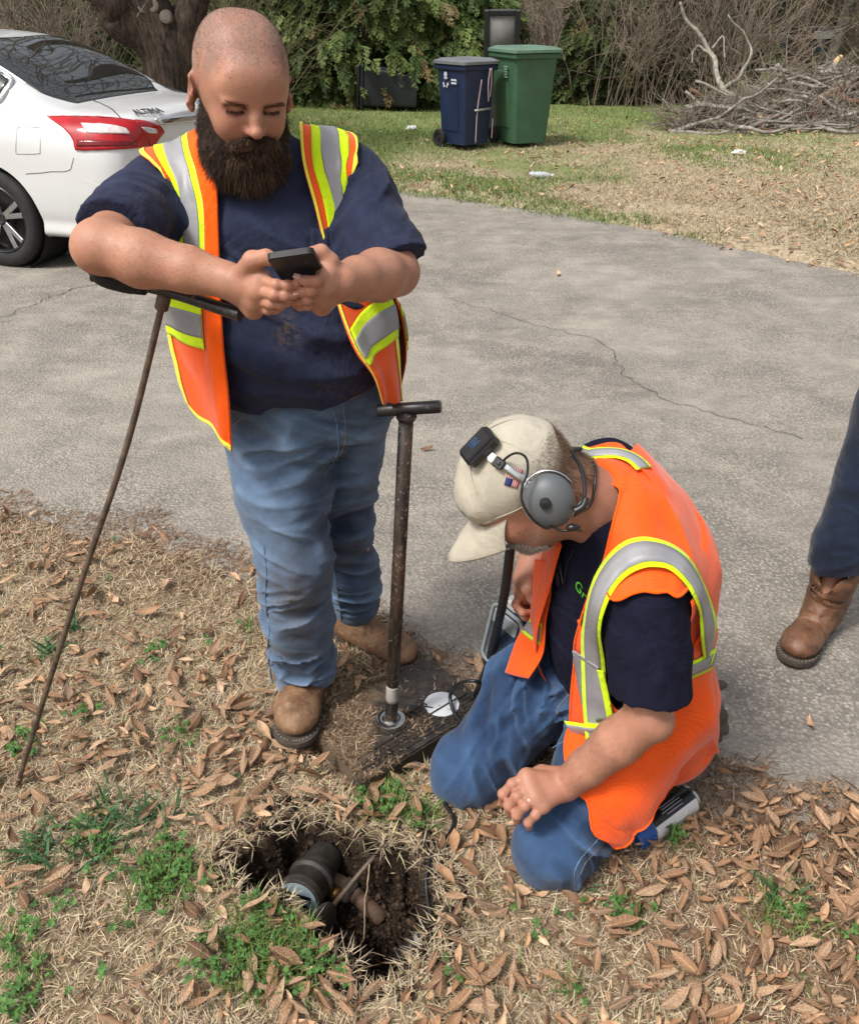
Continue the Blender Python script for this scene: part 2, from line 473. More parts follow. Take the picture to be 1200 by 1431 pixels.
FAR = np.array([(-60, 26.), (-12, 14.), (-5, 11.2), (-2, 9.7), (-.43, 9.03), (.339, 8.5), (1.145, 7.9), (1.79, 7.35), (2.227, 6.8), (2.63, 6.37), (2.994, 5.99), (4.2, 4.6), (7, 1.), (14, -8), (60, -70)])
def yn(x): return np.interp(x, NEAR[:, 0], NEAR[:, 1])
def yf(x): return np.interp(x, FAR[:, 0], FAR[:, 1])
HOLE = np.array([(-.435, 1.215), (-.40, 1.29), (-.334, 1.345), (-.251, 1.35), (-.13, 1.291), (-.065, 1.27), (-.02, 1.235), (.024, 1.181), (.030, 1.09), (-.002, 1.015), (-.058, .962), (-.13, .955), (-.205, 1.06), (-.3, 1.113), (-.37, 1.165)])
CABP = np.array([G(u, v)[:2] for u, v in [(614, 1065), (611, 1095), (620, 1120), (634, 1145), (628, 1165), (606, 1190), (596, 1220), (597, 1255), (603, 1285), (602, 1300), (550, 1345)]])
LIDPOLY = np.array([(-.152, 1.418), (.162, 1.682), (-.003, 1.878), (-.317, 1.614)])
def cable_dist(P):
    cd = np.full(len(P), 9.)
    for a_, b_ in zip(CABP[:-1], CABP[1:]): tt_ = np.clip((P[:, :2]-a_)@(b_-a_)/((b_-a_)@(b_-a_)), 0, 1); cd = np.minimum(cd, np.linalg.norm(P[:, :2]-a_-tt_[:, None]*(b_-a_), axis=1))
    return cd
def lawn_z(X, Y, hole=True, full=False):
    P = np.stack([X, Y, X*0], 1)
    e = (yn(X)-Y)*.85 + .05*noise(P, 5, 3, 3) + .02*noise(P, 22, 4, 2)
    z = -.018 + .045*sstep(-.02, .28, e) + .012*noise(P, 3, 5, 2)*sstep(0, .4, e) + .006*noise(P, 14, 6, 2)*sstep(0, .15, e)
    if hole:
        d = polydist(P, HOLE) + .030*noise(P, 13, 8, 3) + .012*noise(P, 45, 9)
        dep = sstep(.014, -.026, d)
        side = sstep(-.02, -.16, d)
        pit = -.120 - .065*side*sstep(-.3, -.05, X) - .02*side + .022*noise(P, 16, 10, 3) + .010*noise(P, 60, 14, 2)
        z = z*(1-dep) + pit*dep + .014*np.exp(-((d-.03)/.03)**2)*(1-dep)
    else: dep = z*0
    ld_ = polydist(P, LIDPOLY); z = z-np.maximum(0, z-.0)*sstep(.06, .012, ld_)
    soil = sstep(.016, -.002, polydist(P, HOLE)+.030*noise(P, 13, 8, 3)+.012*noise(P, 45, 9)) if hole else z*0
    return (z, dep, e, soil) if full else (z, dep, e)
def geo(a, b, n): return a + (b-a)*np.linspace(0, 1, n)**2.2
xs = np.concatenate([geo(-2.0, -40, 26)[::-1], np.arange(-1.99, -.62, .016), np.arange(-.62, .12, .0062), np.arange(.12, 1.7, .016), geo(1.7, 40, 26)])
ys = np.concatenate([geo(.55, -34, 24)[::-1], np.arange(.56, .93, .016), np.arange(.93, 1.42, .0062), np.arange(1.42, 3.2, .016), geo(3.2, 10, 14)])
GX, GY = np.meshgrid(xs, ys)
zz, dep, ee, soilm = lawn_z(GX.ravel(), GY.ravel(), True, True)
V = np.stack([GX.ravel(), GY.ravel(), zz], 1)
F = strip_grid(GX.shape)
keep = (ee[F] > -.35).any(1); F = F[keep]
mulch = sstep(.45, .05, ee+.15*noise(V, 4, 31, 2))
rgt = sstep(.25, .7, V[:, 0])*.8
mulch = np.clip(np.maximum(mulch, rgt), 0, 1)
colv = np.stack([soilm, mulch, np.clip(.5+.5*noise(V, 6, 33, 3), 0, 1)], 1)
t = NT('lawn_soil')
a = t.n('SeparateColor'); t.set(a.inputs[0], t.attr())
n1 = t.noise(60, 6, .65); n2 = t.noise(9, 4)
dry = t.mix(t.ramp(n1, [(.3, 0), (.72, 1)]), (.16, .11, .065), (.46, .36, .235))
dry = t.mix(t.ramp(n2, [(.45, 0), (.6, .55)]), dry, (.17, .115, .065))
mul = t.mix(t.ramp(t.noise(90, 6, .7), [(.3, 0), (.75, 1)]), (.085, .048, .026), (.31, .205, .13))
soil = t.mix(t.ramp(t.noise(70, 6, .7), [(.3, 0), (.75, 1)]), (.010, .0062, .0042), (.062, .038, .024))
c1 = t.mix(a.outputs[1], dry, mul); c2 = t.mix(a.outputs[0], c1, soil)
hh = t.math('ADD', t.noise(140, 6, .7), t.math('MULTIPLY', t.noise(30, 4), 1.2))
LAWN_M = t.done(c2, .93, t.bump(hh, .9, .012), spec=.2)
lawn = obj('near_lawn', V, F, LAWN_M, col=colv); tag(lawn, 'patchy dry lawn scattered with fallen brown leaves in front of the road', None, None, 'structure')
# ---- road
rx = np.concatenate([np.linspace(-60, -6, 20), np.linspace(-5.5, 5, 50), np.linspace(6, 60, 20)])
RT = np.linspace(0, 1, 40)
RX = np.repeat(rx[None], 40, 0); RY = yn(RX)-.30 + (yf(RX)+.12+.05*noise(np.stack([RX[0]*1, RX[0]*0, RX[0]*0], 1), 3, 77, 2)[None] - yn(RX)+.30)*RT[:, None]
V = np.stack([RX.ravel(), RY.ravel(), np.zeros(RX.size)], 1)
t = NT('old_asphalt')
big = t.noise(.9, 5, .6); mid = t.noise(4.5, 5, .62, dist=.4)
st = t.vor(88, out='Color'); sd = t.vor(88); st2 = t.vor(190, out='Color'); sd2_ = t.vor(190); s2 = t.noise(420, 3, .6)
b1 = t.mix(t.ramp(big, [(.35, 0), (.65, 1)]), (.238, .217, .190), (.325, .295, .256))
b1 = t.mix(t.ramp(mid, [(.44, 0), (.66, .75)]), b1, (.41, .365, .31))
sv = t.n('SeparateColor'); t.set(sv.inputs[0], st); sw = t.n('SeparateColor'); t.set(sw.inputs[0], st2)
pit_ = t.ramp(t.noise(1.3, 5, .62), [(.38, .15), (.62, 1)])
dark = t.math('MULTIPLY', t.ramp(sd, [(.30, 0), (.62, 1)]), pit_)
c = t.mix(t.math('MULTIPLY', dark, .55), b1, (.072, .064, .056))
stone = t.mix(sv.outputs[0], (.13, .12, .105), (.60, .555, .49))
msk = t.math('MULTIPLY', t.ramp(sv.outputs[1], [(.45, 0), (.55, 1)]), t.ramp(sd, [(.24, 1), (.42, 0)]))
c = t.mix(t.math('MULTIPLY', t.math('MULTIPLY', msk, pit_), .65), c, stone)
m2 = t.math('MULTIPLY', t.ramp(sw.outputs[1], [(.6, 0), (.7, 1)]), t.ramp(sd2_, [(.22, 1), (.40, 0)])); c = t.mix(t.math('MULTIPLY', m2, .55), c, t.mix(sw.outputs[0], (.08, .07, .06), (.55, .51, .45)))
c = t.mix(t.ramp(t.noise(2.2, 5, .65, vec=t.map((1, 3.2, 1), rot=(0, 0, .35))), [(.52, 0), (.72, .42)]), c, (.115, .103, .092))
c = t.mix(t.ramp(t.noise(26, 5, .7), [(.56, 0), (.66, .35)]), c, (.09, .078, .066))
ROAD_M = t.done(c, .9, t.bump(t.math('ADD', t.math('MULTIPLY', sd, -1.5), t.math('MULTIPLY', s2, .7)), .55, .008), spec=.25)
road = obj('road', V, strip_grid(RX.shape), ROAD_M); tag(road, 'worn grey asphalt road with exposed stones', None, None, 'structure')
def crack(pts, w, seed):
    C = spline([np.append(G(*p)[:2], 0) for p in pts], 140); n = np.gradient(C, axis=0); n = np.stack([-n[:, 1], n[:, 0], n[:, 2]*0], 1); n /= np.linalg.norm(n, axis=1)[:, None]
    C = C+n*(noise(C, 14, seed, 3)*.028)[:, None]; ww = (w*(.55+.6*np.abs(noise(C, 20, seed+2, 2))))[:, None]
    Vv = np.vstack([C-n*ww, C+n*ww]); Vv[:, 2] = .004
    m = len(C); return Vv, np.array([(i, i+1, m+i+1, m+i) for i in range(m-1)])
CRK_M = plain('crack_grit', (.06, .05, .042), .95, var=.3, scale=200)
for i, (pts, w) in enumerate([([(620, 415), (700, 440), (780, 462), (845, 482), (868, 520), (910, 548), (985, 575), (1060, 596), (1125, 612)], .0026), ([(0, 445), (60, 420), (120, 400), (215, 385)], .004)]):
    Vv, Ff = crack(pts, w, 5+i*7); obj('road_crack', Vv, Ff, CRK_M, road)
# ---- ground beyond the road, out to the horizon
fx = np.concatenate([np.linspace(-260, -16, 18), np.linspace(-14, 16, 120), np.linspace(18, 260, 18)])
ft = np.concatenate([np.linspace(0, .10, 46), np.geomspace(.11, 1, 26)])
FX = np.repeat(fx[None], len(ft), 0); FY0 = yf(FX); FY = FY0 + (420-FY0)*ft[:, None]**1.6
Pf = np.stack([FX.ravel(), FY.ravel(), FX.ravel()*0], 1)
ef = Pf[:, 1]-yf(Pf[:, 0])
def far_z(X, Y):
    P = np.stack([X, Y, X*0], 1); e = Y-yf(X)
    return -.02+.05*sstep(-.02, .5, e+.12*noise(P, 3, 41, 2))+.03*noise(P, .8, 42, 2)*sstep(0, 1, e)
Pf[:, 2] = far_z(Pf[:, 0], Pf[:, 1])
t = NT('far_lawn')
g = t.noise(.55, 5, .65); d = t.noise(28, 6, .75); sp = t.vor(11, out='Color'); sd2 = t.vor(11)
ds = t.n('SeparateColor'); t.set(ds.inputs[0], sp)
strw = t.mix(t.ramp(d, [(.3, 0), (.7, 1)]), (.21, .16, .10), (.52, .43, .30))
grn = t.mix(t.ramp(d, [(.3, 0), (.7, 1)]), (.075, .115, .03), (.22, .27, .09))
gy = t.n('SeparateXYZ'); t.set(gy.inputs[0], t.tc.outputs['Object'])
gm = t.math('ADD', g, t.math('MULTIPLY', t.math('SUBTRACT', gy.outputs[1], 10.6), .07))
gm = t.math('SUBTRACT', gm, t.math('MULTIPLY', t.math('SUBTRACT', gy.outputs[0], 1.2), .022))
c = t.mix(t.ramp(gm, [(.40, 0), (.56, .9)]), strw, grn)
c = t.mix(t.ramp(t.noise(1.7, 4), [(.60, 0), (.70, .8)]), c, (.21, .135, .085))
leafm = t.math('MULTIPLY', t.ramp(ds.outputs[0], [(.72, 0), (.78, 1)]), t.ramp(sd2, [(.16, 1), (.26, 0)]))
c = t.mix(leafm, c, t.mix(ds.outputs[1], (.30, .19, .10), (.55, .42, .28)))
FAR_M = t.done(c, .95, t.bump(d, .35, .012), spec=.15)
ground = obj('ground', Pf, strip_grid(FX.shape), FAR_M); tag(ground, 'far lawn of green and straw coloured grass beyond the road', None, None, 'structure')
# ---- grass
def blades(P, L, lean, wid, col, seed=0, curl=.5):
    "ribbons of three faces, each rooted at P, leaning by lean (0 upright .. 1 flat)"
    r = np.random.default_rng(seed); n = len(P); az = r.uniform(0, 2*np.pi, n)
    dirv = np.stack([np.cos(az), np.sin(az)], 1); el0 = np.clip(lean+r.normal(0, .15, n), 0, .97)*np.pi/2
    def step(el, l): return np.concatenate([dirv*(np.sin(el)*l)[:, None], (np.cos(el)*l)[:, None]], 1)
    p1 = P+step(el0, L*.5); el1 = np.clip(el0+curl*r.uniform(-.1, 1.2, n), 0, 1.85); p2 = p1+step(el1, L*.5)
    p2[:, 2] = np.maximum(p2[:, 2], P[:, 2]+.004)
    a2 = az+np.pi/2+r.normal(0, .5, n); wv = np.stack([np.cos(a2), np.sin(a2), r.normal(0, .3, n)], 1)*wid[:, None]
    Vb = np.stack([P-wv, P+wv, p1-wv*.8, p1+wv*.8, p2], 1).reshape(-1, 3)
    b = np.arange(n)[:, None]*5
    Fb = np.concatenate([b+np.array([[0, 1, 3]]), b+np.array([[0, 3, 2]]), b+np.array([[2, 3, 4]])], 0)
    sh = np.array([.75, .75, 1, 1, 1.05]); C = (col[:, None, :]*np.ones((1, 5, 1))).reshape(-1, 3)
    return Vb, Fb, C
def foliage_mat(name, rough=.6, trans=.25):
    t = NT(name); c = t.attr()
    tr = t.n('BsdfTranslucent'); t.set(tr.inputs[0], c); t.set(t.b.inputs['Base Color'], c); t.b.inputs['Roughness'].default_value = rough; t.b.inputs['Specular IOR Level'].default_value = .25
    mx = t.n('MixShader'); mx.inputs[0].default_value = trans; t.t.links.new(t.b.outputs[0], mx.inputs[1]); t.t.links.new(tr.outputs[0], mx.inputs[2])
    t.t.links.new(mx.outputs[0], t.t.nodes['Material Output'].inputs['Surface']); return t.m
GRASS_M = foliage_mat('grass_blades')
def in_view(P, pad=60):
    uv, d = PX(P); return (uv[:, 0] > -pad) & (uv[:, 0] < 1200+pad) & (uv[:, 1] > -pad) & (uv[:, 1] < 1431+pad*1.5)
GREEN = [(300, 1250, 30, .5), (170, 1225, 30, .5), (90, 1290, 34, .45), (270, 1390, 30, .45), (150, 1380, 34, .4), (480, 1370, 24, .6), (1120, 1390, 24, .4), (800, 1400, 24, .35), (720, 1350, 22, .3), (285, 925, 20, .35), (40, 1050, 26, .35), (375, 1345, 62, 1.), (430, 1370, 40, .8), (300, 1310, 30, .4), (540, 1135, 36, 1.), (590, 1160, 34, .8), (235, 1240, 46, .8), (130, 1195, 60, .5), (60, 1210, 46, .5), (20, 1180, 40, .45), (20, 1335, 50, .62), (1090, 1285, 46, .7), (1060, 1310, 30, .5), (700, 1275, 26, .4), (345, 890, 20, .5), (215, 920, 22, .5), (155, 825, 14, .5), (255, 1040, 30, .5), (120, 1015, 26, .4), (980, 1385, 26, .4), (1185, 1320, 26, .6), (880, 1300, 24, .5), (940, 1190, 18, .8), (180, 1300, 40, .5), (40, 1390, 40, .6), (640, 1390, 30, .3), (60, 930, 22, .4), (850, 1290, 22, .4), (180, 1040, 20, .4), (440, 1400, 40, .5)]
gpos = [(G(u, v)[:2], r*np.linalg.norm(G(u, v+1)-np.array([0, 0, CAM_H]))/1200, s) for u, v, r, s in GREEN]
def greenness(P):
    g = np.zeros(len(P))
    for c, r, s in gpos: g = np.maximum(g, s*np.exp(-(((P[:, :2]-c)/np.array([r, r*1.3]))**2).sum(1)))
    return g+.18*noise(P, 7, 51, 2)
def lawn_pts(n, seed, lo=(-2.5, .5), hi=(2.2, 3.05)):
    r = np.random.default_rng(seed); X = r.uniform(lo[0], hi[0], n); Y = r.uniform(lo[1], hi[1], n)
    m = r.random(n) < np.clip((1.55/Y)**1.2, .25, 1); X, Y = X[m], Y[m]
    P = np.stack([X, Y, X*0], 1); P = P[in_view(P, 190)]
    z, dep, e = lawn_z(P[:, 0], P[:, 1]); P[:, 2] = z; return P, dep, e
P, dp, e = lawn_pts(560000, 61)
r = np.random.default_rng(62); lid_d = polydist(P, LIDPOLY); gr = greenness(P)
nm = noise(P, 5, 63, 3)
straw = sstep(-.1, .35, e+.1*nm)
m = (dp < .25) & (lid_d > .034) & (r.random(len(P)) < straw*np.clip(.80+.5*nm, .15, 1)*(1-.35*sstep(.3, .8, P[:, 0])))
m &= cable_dist(P) > .013
P1_ = P[m]; q = r.random(len(P1_)); base = np.array([.62, .51, .345]); c = base*(.55+.75*q[:, None])*np.array([1, 1, 1.0])+r.normal(0, .02, (len(P1_), 3))
c[q > .93] = np.array([.20, .13, .075])
near = sstep(.10, .0, polydist(P1_, HOLE))
Vb, Fb, Cb = blades(P1_-np.array([0, 0, .003]), r.uniform(.018, .05, len(P1_))*(1+.25*near), np.clip(.78-.02*near+0*q, 0, 1), r.uniform(.0007, .0016, len(P1_)), np.clip(c, .02, .8), 64)
o = obj('dry_grass', Vb, Fb, GRASS_M, col=Cb); tag(o, 'matted straw coloured dead grass over the near lawn', 'grass', None, 'stuff')
m = (dp < .3) & (lid_d > .0) & (polydist(P, HOLE) > .022) & (r.random(len(P)) < sstep(.30, .95, gr)*.70*straw)
P2_ = P[m]; q = r.random(len(P2_)); c = np.array([.135, .235, .058])*(.55+.75*q[:, None]); c[:, 0] += .05*(r.random(len(P2_)) > .7)
Vb, Fb, Cb = blades(P2_, r.uniform(.03, .075, len(P2_)), np.full(len(P2_), .42), r.uniform(.0009, .0020, len(P2_)), c, 65, .8)
# broad dark blades
wide = []
for (u, v, rr, n) in [(140, 1195, 60, 60), (60, 1200, 50, 44), (215, 1160, 34, 30), (160, 1150, 40, 26), (75, 925, 18, 24), (110, 890, 10, 12), (815, 1255, 4, 3), (1080, 1260, 18, 20)]:
    c0 = G(u, v)[:2]; s = rr*1.9/1200; wide.append(np.c_[c0+r.normal(0, s*.45, (n, 2)), np.zeros(n)])
wide = np.vstack(wide); wide[:, 2] = lawn_z(wide[:, 0], wide[:, 1])[0]
q = r.random(len(wide)); c = np.array([.055, .135, .055])*(.6+.9*q[:, None])
Vw, Fw, Cw = blades(wide, r.uniform(.05, .10, len(wide)), np.full(len(wide), .55), r.uniform(.0022, .0040, len(wide)), c, 66, .7)
# clover: three small round leaflets on a stalk
cl = P[(polydist(P, HOLE) > .022) & (dp < .3) & (lid_d > 0) & (r.random(len(P)) < sstep(.25, .8, greenness(P)+.3*noise(P, 9, 71))*.085*straw)]
n = len(cl); az = r.uniform(0, 6.28, n); hgt = r.uniform(.012, .035, n); Vc = []; Fc = []; Cc = []
for k in range(3):
    a = az+k*2.094; s = r.uniform(.0035, .0062, n); ctr = cl+np.stack([np.cos(a)*s*1.05, np.sin(a)*s*1.05, hgt], 1)
    ring = [ctr+np.stack([np.cos(a+w)*s*(1 if w else .9), np.sin(a+w)*s, .003*np.cos(3*w)+r.normal(0, .0012, n)], 1) for w in np.linspace(0, 2*np.pi, 7)[:-1]]
    vv = np.stack(ring, 1).reshape(-1, 3); b = len(Vc)*0
    Vc.append(vv); Fc.append(np.arange(n)[:, None]*6+np.array([[0, 1, 2, 3]])); Fc.append(np.arange(n)[:, None]*6+np.array([[0, 3, 4, 5]]))
    Cc.append(np.repeat(np.array([.095, .205, .055])*(.6+.8*r.random((n, 1))), 6, 0))
off = 0; Fa = []
for k in range(3): Fa += [Fc[2*k]+off, Fc[2*k+1]+off]; off += len(Vc[k])
Fg = [tuple(f) for f in Fb.tolist()]+[tuple(f) for f in (Fw+len(Vb)).tolist()]+[tuple(f) for f in (np.vstack(Fa)+len(Vb)+len(Vw)).tolist()]
o = obj('green_grass', np.vstack([Vb, Vw]+Vc), Fg, GRASS_M, col=np.vstack([Cb, Cw]+Cc)); tag(o, 'bright green grass tufts and clover among the dead lawn', 'grass', None, 'stuff')
# thatch, pine straw and bark bits along the road edge
P, dp, e = lawn_pts(240000, 81); r = np.random.default_rng(82)
m = (dp < .2) & (polydist(P, LIDPOLY) > -.5) & (r.random(len(P)) < .9*sstep(-.06, .02, e)*sstep(.55, .1, e+.1*noise(P, 4, 31, 2)-.25*sstep(.3, .8, P[:, 0])))
m &= (polydist(P, LIDPOLY) > 0)
Pm = P[m]; Pm[:, 2] = np.maximum(Pm[:, 2], .001); q = r.random(len(Pm)); c = lerp(np.array([[.12, .065, .035]]), np.array([[.42, .29, .19]]), (q**1.3)[:, None])
Vb, Fb, Cb = blades(Pm, r.uniform(.012, .05, len(Pm)), np.full(len(Pm), .9), r.uniform(.0007, .0022, len(Pm)), c, 83, .1)
o = obj('mulch', Vb, Fb, GRASS_M, col=Cb); tag(o, 'brown bark bits and pine straw along the road edge', 'mulch', None, 'stuff')
# grass of the far lawn
def far_pts(n, seed, y1=17):
    r = np.random.default_rng(seed); Y = r.uniform(5.5, y1, n); X = r.uniform(-.75, 1, n)*0 + r.uniform(-.72, .72, n)*Y
    m = Y > yf(X)-.06+.1*noise(np.stack([X, Y, X*0], 1), 5, seed, 2); X, Y = X[m], Y[m]; return np.stack([X, Y, far_z(X, Y)], 1)
P = far_pts(400000, 91, 16.5); r = np.random.default_rng(92)
P = P[r.random(len(P)) < np.clip((8.5/P[:, 1])**1.5, .2, 1)]
gn = noise(P, .55, 93, 3)+.16*(P[:, 1]-9.9)-.085*(P[:, 0]-1.5)+.5*np.exp(-((P[:, 1]-yf(P[:, 0])-.2)/.25)**2)*(noise(P, 1.5, 94) > 0)
isg = r.random(len(P)) < sstep(-.25, .55, gn); q = r.random(len(P))
bare = noise(P, 1.1, 95, 2) > .45; P = P[~bare | (q < .3)]; isg = isg[~bare | (q < .3)]; q = q[~bare | (q < .3)]
c = np.where(isg[:, None], np.array([.16, .23, .065])*(.55+.8*q[:, None]), np.array([.50, .415, .285])*(.5+.75*q[:, None]))
Vb, Fb, Cb = blades(P, r.uniform(.03, .085, len(P)), np.where(isg, .45, .72), r.uniform(.002, .0045, len(P)), c, 96)
o = obj('far_grass', Vb, Fb, GRASS_M, col=Cb); tag(o, 'mixed green and dead grass on the far lawn', 'grass', None, 'stuff')
# ---- fallen leaves
def leaf_mesh(seed, L=1.0):
    r = np.random.default_rng(seed); nu, nv = 7, 5; V = []; w = r.uniform(.11, .205); bend = r.uniform(-.5, 1.3); fold = r.uniform(.1, 1.0); tw = r.normal(0, .35); pk = r.uniform(.42, .62)
    for i in range(nu):
        s = i/(nu-1); ww = w*(math.sin(math.pi*min(s/pk, 1)/2) if s < pk else math.cos(math.pi*(s-pk)/(1-pk)/2)**.8)+.008
        a = bend*(s-.5); yy = (s-.5) if abs(bend) < .01 else math.sin(a)/bend; z0 = (1-math.cos(a))/bend if abs(bend) > .01 else 0
        for j in range(nv):
            q = (j/(nv-1)-.5)*2; x = q*ww*(1-.15*fold); z = z0+abs(q)**1.5*ww*fold*.8+r.normal(0, .012)+.05*math.sin(5*s+seed)*q*q
            ca = math.cos(tw*(s-.5)); sa = math.sin(tw*(s-.5)); V.append((x*ca-z*sa+r.normal(0, .006), yy, x*sa+z*ca))
    return np.array(V)*L, strip_grid((nu, nv))
t = NT('dead_leaf')
oi = t.n('ObjectInfo'); rnd = oi.outputs['Random']
c = t.ramp(rnd, [(0, (.12, .066, .038)), (.2, (.25, .145, .082)), (.45, (.36, .215, .122)), (.65, (.33, .215, .135)), (.85, (.48, .32, .20)), (1, (.22, .15, .10))])
gx = t.n('SeparateXYZ'); t.set(gx.inputs[0], t.tc.outputs['Object'])
c = t.mix(t.ramp(t.noise(14, 5, .6), [(.38, 0), (.7, .65)]), c, (.17, .085, .04))
c = t.mix(t.ramp(t.noise(60, 2, .5), [(.62, 0), (.68, .6)]), c, (.07, .035, .02))
vein = t.ramp(t.math('ABSOLUTE', gx.outputs[0]), [(.0, .55), (.016, 0)])
c = t.mix(vein, c, (.58, .40, .24))
sideb = t.n('TexWave', wave_type='BANDS', bands_direction='DIAGONAL'); sideb.inputs['Scale'].default_value = 5; t.t.links.new(t.tc.outputs['Object'], sideb.inputs['Vector'])
LEAF_M = t.done(c, .58, t.bump(t.math('ADD', t.noise(25, 4), t.math('MULTIPLY', sideb.outputs[0], .25)), .35, .02), spec=.35)
t = NT('leaf_litter'); c = t.mix(t.ramp(t.noise(55, 4), [(.4, 0), (.7, .55)]), t.attr(), (.16, .08, .04)); LITTER_M = t.done(c, .6, t.bump(t.noise(220, 3), .3, .004), spec=.35)
LT = [leaf_mesh(s) for s in range(12)]
LME = [mesh_np('leaf', V_, F_, True, None, [LEAF_M]) for V_, F_ in LT]
P, dp, e = lawn_pts(33000, 101); r = np.random.default_rng(102)
den = .20+.55*np.clip(.35+.9*noise(P, 2.6, 103, 2), 0, 1)+.5*sstep(.15, .7, P[:, 0])*sstep(1.7, 1.2, P[:, 1])-.30*sstep(-.2, -.6, P[:, 0])*sstep(1.25, .95, P[:, 1])-.35*sstep(2.0, 2.5, P[:, 1])
den += .25*np.exp(-((P[:, 1]-1.65)/.25)**2)*sstep(-.3, -.5, P[:, 0])
den = np.where(polydist(P, LIDPOLY) < .035, .03, den); den *= sstep(-.04, .05, e)
hd = polydist(P, HOLE); den = np.where(hd < .0, .0, den)
cd_ = cable_dist(P)
den = np.where(cd_ < .032, .03, den)
P = P[r.random(len(P)) < den*.58]; n = len(P)
LL = (.022+.056*r.random(n)**1.2)*np.where(r.random(n) < .15, 1.25, 1); LL *= np.where(P[:, 0] > .3, .86, 1); uv, dd = PX(P)
vis = (uv[:, 0] > 6) & (uv[:, 0] < 1194) & (uv[:, 1] < 1425)
hid = (np.abs(P[:, 0]-.2) < .22) & (np.abs(P[:, 1]-1.4) < .28) | (P[:, 0] > .1) & (P[:, 0] < .62) & (P[:, 1] > 1.22) & (P[:, 1] < 1.8) | (P[:, 0] > -.43) & (P[:, 0] < -.05) & (P[:, 1] > 1.55)
score = np.where(vis & ~hid, LL/dd, 0); top = np.argsort(-score)[:300]; istop = np.zeros(n, bool); istop[top] = True
Vl = []; Fl = []; Cl = []; nb = 0
pal = np.array([[.155, .082, .045], [.34, .19, .10], [.44, .255, .14], [.50, .32, .19], [.26, .15, .085], [.55, .37, .23]])
for i in range(n):
    R = np.array(Matrix.Rotation(r.uniform(0, 6.283), 3, 'Z')@Matrix.Rotation(r.normal(0, .25), 3, 'X')@Matrix.Rotation(r.normal(0, .32)+(math.pi if r.random() < .4 else 0), 3, 'Y'))
    k = r.integers(12); p = P[i]+np.array([0, 0, .012+.012*r.random()+.012*istop[i]])
    if istop[i]:
        o = bpy.data.objects.new('leaf', LME[k]); COL.objects.link(o); o.parent = lawn
        o.matrix_local = Matrix.Translation(p)@Matrix(R).to_4x4()@Matrix.Scale(LL[i], 4)
    else:
        v = (LT[k][0]*LL[i])@R.T+p; Vl.append(v); Fl.append(LT[k][1]+nb); nb += len(v)
        Cl.append(np.tile(pal[r.integers(6)]*r.uniform(.75, 1.15), (len(v), 1)))
fr_, dpf, ef_ = lawn_pts(15000, 105); fr_ = fr_[(dpf < .1) & (ef_ > -.03) & (polydist(fr_, LIDPOLY) > -.01)]
for p in fr_:
    R = np.array(Matrix.Rotation(r.uniform(0, 6.283), 3, 'Z')@Matrix.Rotation(r.normal(0, .3), 3, 'X')); c4 = np.array([[-.5, -.3, 0], [.5, -.4, 0], [.45, .35, 0], [0, .1, .18], [-.4, .4, 0]])*[1, r.uniform(.4, 1), 1]+r.normal(0, .08, (5, 3))
    v = (c4*r.uniform(.006, .016))@R.T+p+[0, 0, .009]; Vl.append(v); Fl.append(np.array([[0, 1, 2, 3], [0, 3, 2, 4]])+nb); nb += 5; Cl.append(np.tile(pal[r.integers(6)]*r.uniform(.4, .95), (5, 1)))
o = obj('leaf_litter', np.vstack(Vl), np.vstack(Fl), LITTER_M, col=np.vstack(Cl)); tag(o, 'bed of fallen brown leaves on the near lawn', 'leaves', None, 'stuff')
# crumbs and clods of soil in the pit and round its rim
q, dpq, eq = lawn_pts(60000, 121, (-.62, .86), (.2, 1.5)); hd = polydist(q, HOLE); r = np.random.default_rng(122); q = q[(hd < .05) & (r.random(len(q)) < np.where(hd < 0, .75, .22))]
ico = np.array([[0, 0, 1], [.9, 0, .3], [.28, .85, .3], [-.73, .53, .3], [-.73, -.53, .3], [.28, -.85, .3], [0, 0, -.7]]); icf = np.array([[0, 1, 2], [0, 2, 3], [0, 3, 4], [0, 4, 5], [0, 5, 1], [6, 2, 1], [6, 3, 2], [6, 4, 3], [6, 5, 4], [6, 1, 5]])
n = len(q); sz = .0018+.010*r.random(n)**5; Vq = (ico[None]*sz[:, None, None]*(1+.35*r.normal(0, 1, (n, 7, 3)))+q[:, None]).reshape(-1, 3); Fq = (np.arange(n)[:, None, None]*7+icf[None]).reshape(-1, 3); cq = lerp(np.array([[.012, .0075, .005]]), np.array([[.085, .052, .033]]), r.random((n, 1))**1.8)
o = obj('soil_crumbs', Vq, Fq, GRASS_M, col=np.repeat(cq, 7, 0)); tag(o, 'dark crumbly soil inside the hole and round its rim', 'soil', None, 'stuff')
# leaves lying on the road and on the far lawn
P = far_pts(5200, 111, 15); r = np.random.default_rng(112); Pr = np.array([G(u, v) for u, v in [(597, 630), (22, 372), (1085, 325), (780, 385), (1130, 1015)]])
P = np.vstack([P[r.random(len(P)) < np.clip(.2+.5*sstep(0, 3, P[:, 0])+.5*noise(P, .9, 113), 0.05, 1)], Pr]); P[:, 2] += .03
Vl = []; Fl = []; Cl = []; nb = 0
for i in range(len(P)):
    R = np.array(Matrix.Rotation(r.uniform(0, 6.283), 3, 'Z')@Matrix.Rotation(r.normal(0, .4), 3, 'X')@Matrix.Rotation(r.normal(0, .5), 3, 'Y')); k = r.integers(12)
    if i >= len(P)-5: P[i, 2] = .012
    v = (LT[k][0]*r.uniform(.05, .09))@R.T+P[i]; Vl.append(v); Fl.append(LT[k][1]+nb); nb += len(v); Cl.append(np.tile(pal[r.integers(6)]*r.uniform(.9, 1.3), (len(v), 1)))
